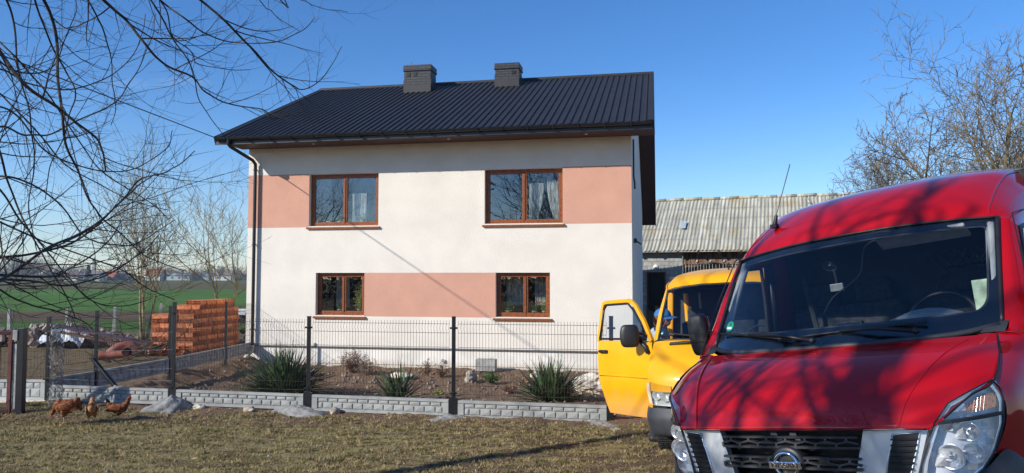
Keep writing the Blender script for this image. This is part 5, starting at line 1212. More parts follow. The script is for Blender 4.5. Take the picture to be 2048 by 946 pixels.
ph = thing('phone_holder', 'suction phone holder with a small camera stuck inside the red van windscreen', 'phone holder')
mb = MB(); c_ = WS(-.06, .73, -.012); mb.lathe([(0, 0), (.035, .004), (.045, .014), (.046, .018)], 20, RVM @ Matrix.Translation(c_) @ Matrix.Rotation(radians(135), 4, 'X')); mb.build('suction_cup', M['lens'], ph, smooth=True)
mb = MB(); mb.tube([rp(c_), rp(c_ + V((0, .05, -.02))), rp(c_ + V((0, .06, -.12)))], .009, 8); mb.build('holder_arm', M['black'], ph)
mb = MB(); mb.box((0, 0, 0), (.085, .02, .05)); o = mb.build('camera_body', M['steel'], ph, bevel=.004, M=RVM @ Matrix.Translation(c_ + V((.0, .05, -.15)))); 
mb = MB(); mb.lathe([(0, -.016), (.018, -.016), (.02, 0)], 16, RVM @ Matrix.Translation(c_ + V((.0, .045, -.15))) @ Matrix.Rotation(-pi / 2, 4, 'X') @ Matrix.Scale(-1, 4, (0, 0, 1))); mb.build('camera_lens', M['black'], ph, smooth=True)
mb = MB(); mb.tube(curve([WS(.25, .95, -.02), WS(.12, .88, -.02), WS(.13, .6, -.02), WS(0, .42, -.02), WS(-.05, .3, -.03)], 24), .004, 5, cap=False); mb.build('charging_cable', M['black'], rv)
dv = thing('dashboard_device', 'small dark device with a screen on the middle of the red van dashboard', 'device'); mb = MB(); mb.box((0, 0, 0), (.16, .05, .10)); mb.build('case', M['black'], dv, bevel=.006, M=RVM @ Matrix.Translation((.0, 1.12, 1.52)) @ Matrix.Rotation(-.3, 4, 'X')); mb = MB(); mb.box((0, -.028, .0), (.14, .004, .08)); mb.build('screen', frit, dv, M=RVM @ Matrix.Translation((.0, 1.12, 1.52)) @ Matrix.Rotation(-.3, 4, 'X'))

# ------------------------------------------------------------------ the yellow van
YVM = pose((2.423, 8.43, .127), -19.4, -2.98, -2.6)
yv = thing('van', 'yellow panel van with its door open, parked behind the red van', 'van', M=YVM)
prof = [  # columns x = 0, .35, .62, .80, .90 : front to roof
    [(0, -.02, .80), (.35, -.01, .80), (.62, .045, .80), (.80, .13, .80), (.91, .27, .80)],
    [(0, .01, .98), (.35, .02, .98), (.62, .075, .98), (.80, .16, .975), (.915, .30, .97)],
    [(0, .14, 1.17), (.35, .155, 1.165), (.62, .21, 1.155), (.80, .29, 1.14), (.915, .38, 1.12)],
    [(0, .34, 1.31), (.35, .36, 1.305), (.62, .40, 1.295), (.79, .46, 1.28), (.90, .53, 1.24)],
    [(0, .50, 1.385), (.35, .515, 1.38), (.62, .56, 1.38), (.78, .62, 1.375), (.885, .68, 1.36)]]
mb = MB(); sym(mb, patch(prof, 28, 24)); bn = mb.build('bonnet', YL, yv, auto=35); bn.modifiers.new('weld', 'WELD').merge_threshold = .0005
ywg = [[(0, .52, 1.39), (.35, .535, 1.388), (.62, .58, 1.385), (.76, .62, 1.385), (.825, .66, 1.388)],
       [(0, .79, 1.74), (.35, .805, 1.735), (.60, .85, 1.725), (.72, .88, 1.715), (.79, .91, 1.705)],
       [(0, 1.07, 2.075), (.33, 1.085, 2.07), (.55, 1.105, 2.05), (.66, 1.12, 2.035), (.742, 1.145, 2.012)]]
mb = MB(); sym(mb, patch(ywg, 20, 20)); yws = mb.build('windscreen', M['carglass'], yv, smooth=True)
P = [V((-q[0], q[1], q[2])) for q in reversed(ywg[0][1:])] + [V(q) for q in ywg[0]] + [V(ywg[1][4])] + [V(q) for q in reversed(ywg[2])] + [V((-q[0], q[1], q[2])) for q in ywg[2][1:]] + [V((-ywg[1][4][0], *ywg[1][4][1:]))]
mb = MB(); mb.tube(P + [P[0]], .016, 8); mb.build('windscreen_seal', M['black'], yws, smooth=True)
yroof = [[(0, 1.07, 2.085), (.33, 1.085, 2.08), (.55, 1.105, 2.06), (.66, 1.12, 2.045), (.75, 1.15, 2.02)],
         [(0, 1.20, 2.20), (.33, 1.21, 2.195), (.55, 1.24, 2.17), (.67, 1.27, 2.14), (.775, 1.31, 2.07)],
         [(0, 1.55, 2.285), (.33, 1.55, 2.275), (.55, 1.56, 2.245), (.69, 1.58, 2.205), (.79, 1.60, 2.12)],
         [(0, 2.2, 2.335), (.33, 2.2, 2.325), (.55, 2.2, 2.295), (.70, 2.2, 2.25), (.80, 2.2, 2.16)],
         [(0, 4.9, 2.35), (.33, 4.9, 2.34), (.55, 4.9, 2.31), (.70, 4.9, 2.26), (.80, 4.9, 2.17)]]
mb = MB(); sym(mb, patch(yroof, 36, 24)); yr_ = mb.build('roof', YL, yv, auto=35); yr_.modifiers.new('weld', 'WELD').merge_threshold = .0005
for s in (-1, 1):
    mb = MB(); mb.tube(curve([(s * .755, 1.155, 2.03), (s * .78, 1.31, 2.08), (s * .797, 1.6, 2.125), (s * .806, 2.2, 2.165), (s * .806, 4.9, 2.175)], 40), .010, 6); mb.build('rain_gutter', YL, yr_, smooth=True)
mb = MB(); mb.tube([(.02, 1.5, 2.28), (.02, 1.55, 2.37)], .012, 6); mb.build('aerial', M['black'], yr_)
ypil = [[(.825, .66, 1.388), (.86, .68, 1.385), (.90, .74, 1.36)], [(.79, .91, 1.705), (.825, .935, 1.70), (.86, .98, 1.69)], [(.75, 1.15, 2.02), (.78, 1.18, 2.00), (.80, 1.22, 1.98)], [(.775, 1.31, 2.07), (.80, 1.35, 2.04), (.812, 1.38, 2.0)]]
yfend = [[(.91, .27, .80), (.90, .25, .6), (.88, .24, .45)], [(.915, .30, .97), (.93, .36, .80), (.93, .38, .62)], [(.915, .38, 1.12), (.95, .46, .95), (.955, .48, .74)], [(.90, .53, 1.24), (.955, .60, 1.05), (.965, .62, .78)], [(.885, .68, 1.36), (.945, .74, 1.15), (.965, .76, .80)]]
yrear = [[(.805, 2.1, 2.165), (.87, 2.1, 1.75), (.93, 2.1, 1.35), (.965, 2.1, .9), (.95, 2.1, .38)], [(.805, 3.4, 2.17), (.87, 3.4, 1.75), (.93, 3.4, 1.35), (.965, 3.4, .9), (.95, 3.4, .38)], [(.805, 4.9, 2.17), (.87, 4.9, 1.75), (.93, 4.9, 1.35), (.965, 4.9, .9), (.95, 4.9, .38)]]
mb = MB()
for g in (ypil, yfend, yrear): sym(mb, patch(g, 7 * len(g), 10))
# far side door stays shut; near side has its opening
g = [[(.90, .74, 1.36), (.95, .76, 1.1), (.965, .78, .8), (.95, .95, .40)], [(.915, 1.3, 1.40), (.955, 1.3, 1.1), (.965, 1.3, .8), (.95, 1.3, .38)], [(.93, 2.1, 1.35), (.955, 2.1, 1.1), (.965, 2.1, .8), (.95, 2.1, .38)]]
mb.grid(patch(g, 14, 10))
mb.grid(patch([[(.80, 1.22, 1.98), (.775, 1.31, 2.07)], [(.812, 1.6, 2.0), (.79, 1.60, 2.12)], [(.82, 2.1, 2.02), (.805, 2.2, 2.165)]], 10, 3), flip=True)
mb.grid(mir(patch([[(.80, 1.22, 1.98), (.775, 1.31, 2.07)], [(.812, 1.6, 2.0), (.79, 1.60, 2.12)], [(.82, 2.1, 2.02), (.805, 2.2, 2.165)]], 10, 3)))
mb.add([(-.95, 4.9, .38), (.95, 4.9, .38), (.80, 4.9, 2.17), (0, 4.9, 2.35), (-.80, 4.9, 2.17)], [(0, 1, 2, 3, 4)])
ybody = mb.build('body', YL, yv, auto=35)
mb = MB(); mb.add([(.90, .98, 1.40), (.855, 1.28, 1.76), (.815, 1.42, 1.98), (.82, 2.08, 2.0), (.925, 2.08, 1.40)], [(0, 1, 2, 3, 4)]); mb.build('side_window', M['carglass'], yv)
mb = MB(); mb.box((-.87, 2.1, 1.35), (.08, .10, 1.6), Matrix.Rotation(.06, 3, 'Y')); mb.build('door_pillar', YL, yv, bevel=.02)
mb = MB(); mb.tube(curve([(s_ * .885, .69, 1.365) for s_ in (-1,)] + [(-.87, .56, 1.27), (-.90, .40, 1.14), (-.90, .31, 1.0)], 12), .004, 5); mb.build('bonnet_gap', M['black'], bn)
# bonnet vents, grille, headlights, bumper
vm = brickmat('vent_mesh', (.01, .01, .01), (.015, .015, .015), (.12, .10, .05), 1, .02, .012, .003, .5, .5)
for s in (-1, 1):
    mb = MB(); mb.grid([[V((s * x, y, z)) for x, y, z in r] for r in patch([[(.33, .455, 1.367), (.50, .475, 1.363), (.665, .515, 1.348)], [(.33, .405, 1.347), (.50, .425, 1.341), (.665, .465, 1.326)]], 4, 16)]); mb.v = [(x, y - .008, z + .006) for x, y, z in mb.v]; v_ = mb.build('bonnet_vent', vm, bn)
    e_ = [(.33, .455, 1.367), (.50, .475, 1.363), (.665, .515, 1.348), (.665, .465, 1.326), (.50, .425, 1.341), (.33, .405, 1.347), (.33, .455, 1.367)]
    mb = MB(); mb.tube([(s * x, y - .008, z + .006) for x, y, z in e_], .007, 6); mb.build('vent_rim', M['black'], v_)
def ycf(x): x = abs(x); return -.02 + .065 * (x / .62) ** 2 if x < .62 else .045 + (x - .62) * .47 if x < .80 else .13 + (x - .8) * 1.27
def ypanel(poly, off, z=None):
    bm = bmesh.new(); vs = [bm.verts.new((x, 0, zz)) for x, zz in poly]; bm.faces.new(vs); bmesh.ops.triangulate(bm, faces=bm.faces[:]); bmesh.ops.subdivide_edges(bm, edges=bm.edges[:], cuts=4, use_grid_fill=True)
    mb = MB(); mb.add([(v.co.x, ycf(v.co.x) + off, v.co.z) for v in bm.verts], [[v.index for v in (f.verts if f.normal.y < 0 else reversed(f.verts))] for f in bm.faces]); bm.free(); return mb
mb = ypanel([(-.55, .63), (.55, .63), (.56, .79), (-.56, .79)], .01); yg = mb.build('grille', M['black'], yv)
for k in range(4):
    mb = MB(); P = [V((x * .09, ycf(x * .09) - .004, .65 + k * .037)) for x in range(-6, 7)]
    for q in range(12): mb.bar(P[q], P[q + 1], .02, .012)
    mb.build('grille_slat', M['grey'], yg)
ylens = glass('clouded_lens', (.85, .87, .84), .10, .12)
for s in (-1, 1):
    hl = thing('headlight', None, None); hl.parent = yv; poly = [(.60, .64), (.86, .64), (.90, .80), (.895, .90), (.86, .905), (.62, .87)]
    mb = ypanel(mx_(poly, s), .05); mb.build('lamp_housing', refl, hl)
    P = [V((s * x, ycf(x) + .05, z)) for x, z in poly]; Q = [V((s * x, ycf(x) - .012, z)) for x, z in poly]
    mb = MB(); mb.grid([P + [P[0]], Q + [Q[0]]]); mb.build('lamp_surround', M['yellow'] if False else hous, hl)
    mb = ypanel(mx_(poly, s), -.012); mb.build('lamp_lens', ylens, hl, smooth=True)
    for cx2, r2 in ((.69, .07), (.80, .055)):
        mb = MB(); mb.lathe([(.001, -.03), (r2 * .6, -.02), (r2, .01)], 18, Matrix.Translation((s * cx2, ycf(cx2) + .02, .76)) @ Matrix.Rotation(pi / 2, 4, 'X')); mb.build('reflector_bowl', refl, hl, smooth=True)
    mb = ypanel(mx_([(.862, .655), (.905, .655), (.94, .80), (.935, .89), (.897, .895), (.90, .80)], s), -.014); mb.build('side_indicator', mat('indicator_cream', (.62, .50, .33), .35, nscale=8, namp=.15) if s < 0 else bpy.data.materials['indicator_cream'], hl)
yb = [[(0, -.06, .62), (.45, -.05, .62), (.72, .03, .62), (.88, .14, .62), (.93, .30, .62), (.95, .45, .60)], [(0, -.09, .50), (.45, -.08, .50), (.72, -.01, .50), (.90, .12, .50), (.95, .30, .50), (.965, .48, .50)], [(0, -.07, .34), (.45, -.06, .34), (.70, .01, .34), (.86, .13, .34), (.92, .30, .36), (.94, .45, .36)], [(0, .0, .30), (.45, .0, .30), (.70, .06, .30), (.84, .16, .30), (.90, .3, .33), (.92, .42, .33)]]
mb = MB(); sym(mb, patch(yb, 14, 26)); mb.add([(-.95, .45, .60), (-.93, .30, .62), (-.6, .1, .625), (.6, .1, .625), (.93, .30, .62), (.95, .45, .60)], [(0, 1, 2, 3, 4, 5)]); mb.build('bumper', M['grey'], yv, smooth=True)
for s in (-1, 1):
    for y in (.92, 3.9): wheel(yv, s * .80, y, .33, s, .2)
mb = MB(); mb.box((0, 3.0, .42), (1.8, 3.8, .06)); mb.box((0, 1.4, .60), (1.76, 1.2, .05)); mb.box((0, .6, .58), (1.2, .6, .3)); mb.build('underbody', M['black'], yv)
# wipers and inside
def ywp(s, t, off=0.):
    p = cr([cr(r, abs(s) * 4) for r in ywg], t * 2); return V((p.x * (1 if s >= 0 else -1), p.y - off * .7, p.z + off * .7))
for s0, s1 in ((-.88, -.15), (-.05, .66)):
    mb = MB(); mb.tube([ywp(s0, .05, .02), ywp((s0 + s1) / 2, .07, .03), ywp(s1, .04, .02)], .009, 6); w_ = mb.build('wiper', M['black'], yv, smooth=True)
    mb = MB(); mb.tube([ywp(s1 - .02, .0, .03), ywp((s0 + s1) / 2, .07, .045)], .008, 6); mb.build('wiper_arm', M['black'], w_)
mb = MB(); sym(mb, patch([[(0, .56, 1.375), (.5, .62, 1.375), (.80, .70, 1.375)], [(0, .95, 1.36), (.5, .96, 1.36), (.85, 1.0, 1.35)], [(0, 1.02, .9), (.5, 1.02, .9), (.86, 1.05, .9)]], 10, 10)); mb.build('dashboard', M['black'], yv, smooth=True)
for x in (-.45, .1, .55):
    mb = MB(); mb.box((x, 1.5, .95), (.44, .5, .16)); mb.box((x, 1.75, 1.3), (.42, .12, .62), Matrix.Rotation(-.15, 3, 'X')); st = mb.build('seat', M['seat'], yv, bevel=.04)
    mb = MB(); mb.box((x, 1.80, 1.70), (.25, .08, .16)); mb.build('headrest', M['seat'], st, bevel=.03)
stw2 = thing('steering_wheel', None, None); stw2.parent = yv; stw2.location = (.42, 1.12, 1.38); stw2.rotation_euler = (radians(50), 0, 0)
mb = MB(); mb.tube([(.21 * cos(a), .21 * sin(a), 0) for a in [2 * pi * q / 36 for q in range(37)]], .014, 8, cap=False); mb.build('wheel_rim', M['grey'], stw2, smooth=True); mb = MB(); mb.box((0, 0, 0), (.40, .03, .02)); mb.box((0, 0, -.02), (.12, .12, .05)); mb.tube([(0, 0, 0), (0, 0, -.28)], .03, 8); mb.build('wheel_hub', M['grey'], stw2, bevel=.006)
mb = MB(); mb.box((0, 2.2, 1.35), (1.7, .04, 1.8)); mb.build('bulkhead', bpy.data.materials['bulkhead'], yv)
mb = MB(); mb.add([(-.74, 1.2, 2.03), (.74, 1.2, 2.03), (.78, 2.15, 2.1), (-.78, 2.15, 2.1)], [(0, 1, 2, 3)]); mb.build('headliner', bpy.data.materials['headliner'], yv)
mb = MB(); mb.tube([(-.62, 2.05, 2.0), (-.60, 2.05, 1.38)], .035, 8); mb.build('grab_pillar', YL, yv)
mb = MB(); mb.tube([(-.42, 1.95, 2.0), (-.40, 1.95, 1.45)], .018, 6); mb.build('seat_belt', mat('belt_grey', (.3, .31, .31), .8, nscale=9, namp=.1), yv)
mb = MB(); mb.add([(-.10, 1.85, 1.50), (.02, 1.78, 1.50), (-.12, 1.85, 1.78)], [(0, 1, 2), (2, 1, 0)]); mb.ball((-.10, 1.3, 1.42), (.12, .05, .07), n=12, k=8); mb.build('seat_cover', M['dash'], yv)
mb = MB(); q = [ywp(-.90 + .10 * a, .10 + .05 * b_, .004) for a, b_ in ((0, 0), (1, 0), (1, 1), (0, 1))]; mb.add(q, [(0, 1, 2, 3)]); sk = mb.build('sticker', M['greenst'], yws)
mb = MB(); q = [ywp(-.89 + .08 * a, .105 + .018 * b_, .007) for a, b_ in ((0, 0), (1, 0), (1, 1), (0, 1))]; mb.add(q, [(0, 1, 2, 3)]); mb.build('sticker_field', M['paper'], sk)
mb = MB(); mb.tube([(-.87, 2.04, 1.4), (-.87, 2.04, .5)], .01, 4)
# open door, hinged at the front pillar
door = thing('door', None, None); door.parent = yv; door.location = (-.945, .78, 0); door.rotation_euler = (0, 0, radians(50))
# door frame: y backwards from the hinge, x outwards is negative
dcurve = [(0, 1.36), (0.0, 1.1), (0, .8), (0, .62), (.02, .45), (.08, .38)]
def dx(z): return .0 if z < 1.1 else .0 + (z - 1.1) ** 1.5 * .16       # tumblehome leans in (towards +x)
DL = 1.14
lo_ = []
for z in (1.37, 1.25, 1.15, .95, .90, .88, .70, .68, .55, .40):
    y0 = .02 if z > .62 else (.02 + (.62 - z) * .45); y1 = DL if z > .85 else DL - (.85 - z) * .42
    bulge = {.90: .006, .88: .006, .68: .010, .55: .012, .40: .03}.get(z, 0); lo_.append([V((dx(z) + bulge + .02 * (u * 2 - 1) ** 2, y0 + (y1 - y0) * u, z)) for u in [q / 16 for q in range(17)]])
mb = MB(); mb.grid(lo_, flip=False); mb.grid([[p + V((.055, 0, 0)) for p in r] for r in lo_], flip=True)
for a_, b_ in (([r[0] for r in lo_], 1), ([r[-1] for r in lo_], -1)): mb.grid([a_, [p + V((.055, 0, 0)) for p in a_]])
mb.grid([lo_[-1], [p + V((.055, 0, 0)) for p in lo_[-1]]]); mb.build('door_panel', YD, door, auto=30)
fr_ = [(dx(1.37), .03, 1.37), (dx(1.6), .20, 1.62), (dx(1.85), .40, 1.82), (dx(1.93), .50, 1.885), (dx(1.95), .60, 1.905), (dx(1.95), 1.05, 1.90), (dx(1.93), 1.115, 1.885), (dx(1.85), 1.125, 1.82), (dx(1.37), DL - .01, 1.37)]
mb = MB()
for q in range(len(fr_) - 1):
    a = V(fr_[q]) + V((.026, 0, 0)); b_ = V(fr_[q + 1]) + V((.026, 0, 0)); cdir = (b_ - a).normalized(); mb.bar(a - cdir * .008, b_ + cdir * .008, .05, .052, up=V((1, 0, 0)))
mb.build('window_frame', YL, door, bevel=.008)
inn = [(y + (-.03 if y > .8 else .055), z + (-.04 if z > 1.5 else .02)) for _, y, z in fr_]
wp_ = [(dx(1.4), .13, 1.395), (dx(1.6), .27, 1.61), (dx(1.85), .46, 1.79), (dx(1.9), .56, 1.865), (dx(1.9), 1.03, 1.86), (dx(1.85), 1.085, 1.79), (dx(1.4), 1.10, 1.395)]
mb = MB(); mb.add([(x + .03, y, z) for x, y, z in wp_], [tuple(range(7))]); dw = mb.build('door_window', M['carglass'], door)
mb = MB(); mb.tube([(x + .008, y, z) for x, y, z in wp_] + [(wp_[0][0] + .008, *wp_[0][1:])], .016, 6); mb.build('window_seal', M['black'], dw)
mb = MB(); mb.box((-.005, .98, 1.225), (.03, .17, .045)); mb.build('handle_recess', M['grey'], door, bevel=.01); mb = MB(); mb.tube([(-.008, .90, 1.225), (-.03, .93, 1.23), (-.03, 1.04, 1.23), (-.008, 1.07, 1.225)], .014, 8); mb.build('door_handle', M['black'], door, smooth=True)
mb = MB(); mb.tube([(dx(.9) - .002, .03, .905), (-.002, DL - .02, .905)], .006, 6); mb.build('swage_line', YL, door)
mb = MB(); mb.box((.055, .58, 1.05), (.04, .85, .55)); mb.build('door_card', M['grey'], door, bevel=.02)
c_ = V((-.17, .20, 1.44)); mb = MB(); rows = []
for k in range(13):
    a = -pi / 2 + pi * k / 12; f_ = max(.05, cos(a)) ** .35
    rows.append([c_ + V((.125 * f_ * (abs(cos(b_)) ** .6 * (1 if cos(b_) > 0 else -1)), .055 * f_ * (abs(sin(b_)) ** .8 * (1 if sin(b_) > 0 else -1)), .145 * sin(a))) for b_ in [2 * pi * q / 24 for q in range(25)]])
RZm = Matrix.Translation(c_) @ Matrix.Rotation(radians(-38), 4, 'Z') @ Matrix.Translation(-c_)
mb.grid(rows); ym = mb.build('side_mirror', mrm, door, smooth=True, M=RZm)
mb = MB(); mb.tube([c_ + V((.08, 0, -.02)), V((.0, .08, 1.40))], .022, 8); mb.tube([c_ + V((.08, .0, .05)), V((.01, .10, 1.45))], .018, 8); mb.tube([c_ + V((.10, 0, -.02)), V((.0, .10, 1.30)), V((.0, .06, 1.22))], [.022, .03, .03], 8); mb.build('mirror_arm', mrm, ym, smooth=True)
# ------------------------------------------------------------------ bare trees
def grow(mb, p, d, ln, r, lv, R, P):
    """one limb with its side limbs; P: dict of habits"""
    n = P['seg'][min(lv, len(P['seg']) - 1)]; pts = [V(p)]; d = V(d).normalized(); rad = [r]; dirs = [d.copy()]
    for k in range(n):
        d = (d + V((R.uniform(-1, 1), R.uniform(-1, 1), R.uniform(-1, 1))) * P['wob'] + V((0, 0, P['up'][min(lv, len(P['up']) - 1)]))).normalized()
        pts.append(pts[-1] + d * ln / n); rad.append(r * (1 - (k + 1) / n * P['tap'])); dirs.append(d.copy())
    sides = P['sides'][min(lv, len(P['sides']) - 1)]
    mb.tube(pts, rad, sides, cap=False)
    if lv >= P['max']: return
    nc = P['kids'][min(lv, len(P['kids']) - 1)]; nc = R.randint(*nc) if isinstance(nc, tuple) else nc
    for c_ in range(nc):
        t = P['from'][min(lv, len(P['from']) - 1)]; t = t + (1 - t) * (c_ + R.random() * .8) / nc; i = min(n - 1, int(t * n)); q = pts[i].lerp(pts[i + 1], t * n - i)
        a = R.uniform(*P['ang']); ax = dirs[i].orthogonal().normalized(); ax = Matrix.Rotation(c_ * 2.4 + R.uniform(-.6, .6), 3, dirs[i]) @ ax; nd = Matrix.Rotation(a, 3, ax) @ dirs[i]
        rr_ = rad[i] * R.uniform(*P['rr']); grow(mb, q, nd, ln * R.uniform(*P['lr']), max(rr_, P['rmin']), lv + 1, R, P)
def tree(nm, lab, p, H_, r, seed, m, P, lean=(0, 0, 1), group=None, stems=1, cat='tree', crown_m=None, trunk_frac=.35, spread=.5):
    t = thing(nm, lab, cat, p, group=group); R = random.Random(seed); tr = MB(); cr_ = MB()
    for s in range(stems):
        d = V(lean) + (V((cos(s * 2.1 + seed), sin(s * 2.1 + seed), 0)) * spread * .45 if stems > 1 else V((0, 0, 0))); d.normalize()
        n = 6; pts = [V((0, 0, -.15))]; th = H_ * trunk_frac
        for k in range(n): d = (d + V((R.uniform(-.07, .07), R.uniform(-.07, .07), .05))).normalized(); pts.append(pts[-1] + d * th / n)
        rr0 = r * (1 if stems == 1 else .7); rad = [rr0 * (1.25 if k == 0 else 1 - .5 * k / n) for k in range(n + 1)]
        tr.tube(pts, rad, 10); top = pts[-1]; nl = P['limbs']
        for c_ in range(nl):
            az = c_ * 2.4 + R.uniform(-.5, .5); el = R.uniform(*P['lel']); dd = V((cos(az) * cos(el), sin(az) * cos(el), sin(el))); b_ = pts[-1] if c_ % 3 else pts[R.randint(3, n)]
            if c_ == 0: dd = (d + V((0, 0, .4))).normalized()
            grow(cr_, b_, dd, ((H_ - th) * R.uniform(.72, 1.0) / max(.75, dd.z + .25)) if 'vase' not in P else (H_ - th) * R.uniform(.8, 1.05) * (.36 + P['vase'] * dd.z), rad[-1] * R.uniform(.45, .75), 0, R, P)
    tr.build('trunk', m, t, smooth=True); cr_.build('crown', crown_m or m, t)
    return t
Pap = dict(seg=[7, 6, 5, 3, 2], wob=.13, up=[.03, .03, .04, .06], tap=.82, sides=[6, 5, 4, 3, 3], max=4, kids=[(6, 8), (5, 7), (5, 6), (3, 4)], ang=(.45, 1.05), rr=(.45, .68), lr=(.40, .62), rmin=.0045, limbs=7, lel=(.25, 1.15), **{'from': [.22, .15, .1, .1]})
g0 = lambda x, y: base_z(x, y)
tree('fruit_tree', 'large bare fruit tree with lichen-yellow limbs rising behind the red van', (9.35, 14.6, g0(9.3, 14.6)), 6.9, .19, 4, M['barkg'], dict(Pap, limbs=10, kids=[(9, 11), (7, 8), (4, 6), 2], lel=(.32, 1.35), lr=(.28, .50), rmin=.0074, wob=.15, tap=.70, vase=.42), trunk_frac=.36)
tree('fruit_tree', 'bare tree at the right edge beside the large fruit tree', (12.4, 17.5, g0(12, 17)), 7.9, .17, 9, M['barkg'], dict(Pap, limbs=8, kids=[(6, 8), (5, 6), (4, 5), 2], rmin=.007, lel=(.5, 1.35), vase=.45), trunk_frac=.35)
tree('bare_tree', 'pale fuzzy bare tree further back, left of the large fruit tree', (12.6, 24, g0(12.6, 24)), 6.9, .13, 12, M['barkf'], dict(Pap, limbs=9, kids=[(7, 8), (6, 7), (4, 5), (3, 4)], rmin=.008, lel=(.1, 1.3), vase=.48), trunk_frac=.3)
Psap = dict(seg=[7, 5, 4, 2], wob=.10, up=[.10, .10, .10], tap=.85, sides=[5, 4, 3], max=2, kids=[(6, 8), (4, 6), 3], ang=(.45, .85), rr=(.5, .7), lr=(.35, .55), rmin=.006, limbs=6, lel=(.5, 1.25), **{'from': [.15, .2, .2]})
tree('sapling', 'small bare sapling top standing above the barn roof left of the fruit trees', (8.5, 19.6, g0(8.5, 19.6)), 3.9, .035, 5, M['bark'], dict(Psap, limbs=3, kids=[3, 2, 1]), trunk_frac=.62)
Pm = dict(Psap, max=3, kids=[(7, 9), (5, 6), (2, 3)], limbs=5, rmin=.0065, ang=(.4, .8), lel=(.3, 1.2))
tree('sapling', 'multi-stemmed bare sapling left of the brick pile', (-11.7, 24.0, 0), 5.2, .085, 21, M['barkl'], dict(Pm, lel=(.55, 1.3)), stems=3, trunk_frac=.38, spread=.55)
tree('sapling', 'taller bare young tree rising behind the brick pile', (-9.9, 26.2, 0), 6.1, .10, 33, M['barkl'], dict(Pm, lel=(.35, 1.0)), stems=2, trunk_frac=.34, spread=.5)
# cut branches on the ground
t = thing('branch_heap', 'heap of cut bare branches at the foot of the multi-stemmed sapling', 'branch heap', (-9.75, 19.6, -.02)); mb = MB(); R = random.Random(4)
for k in range(34):
    a = R.uniform(-.6, 1.0); grow(mb, (R.uniform(-.7, .5), R.uniform(-.5, .5), R.uniform(.0, .35)), (cos(a) * R.choice((-1, 1)), R.uniform(-.6, .6), R.uniform(-.05, .55)), R.uniform(.5, 1.2), R.uniform(.010, .024), 1, R, dict(Psap, max=2, kids=[3, 3]))
mb.build('branches', M['bark'], t)
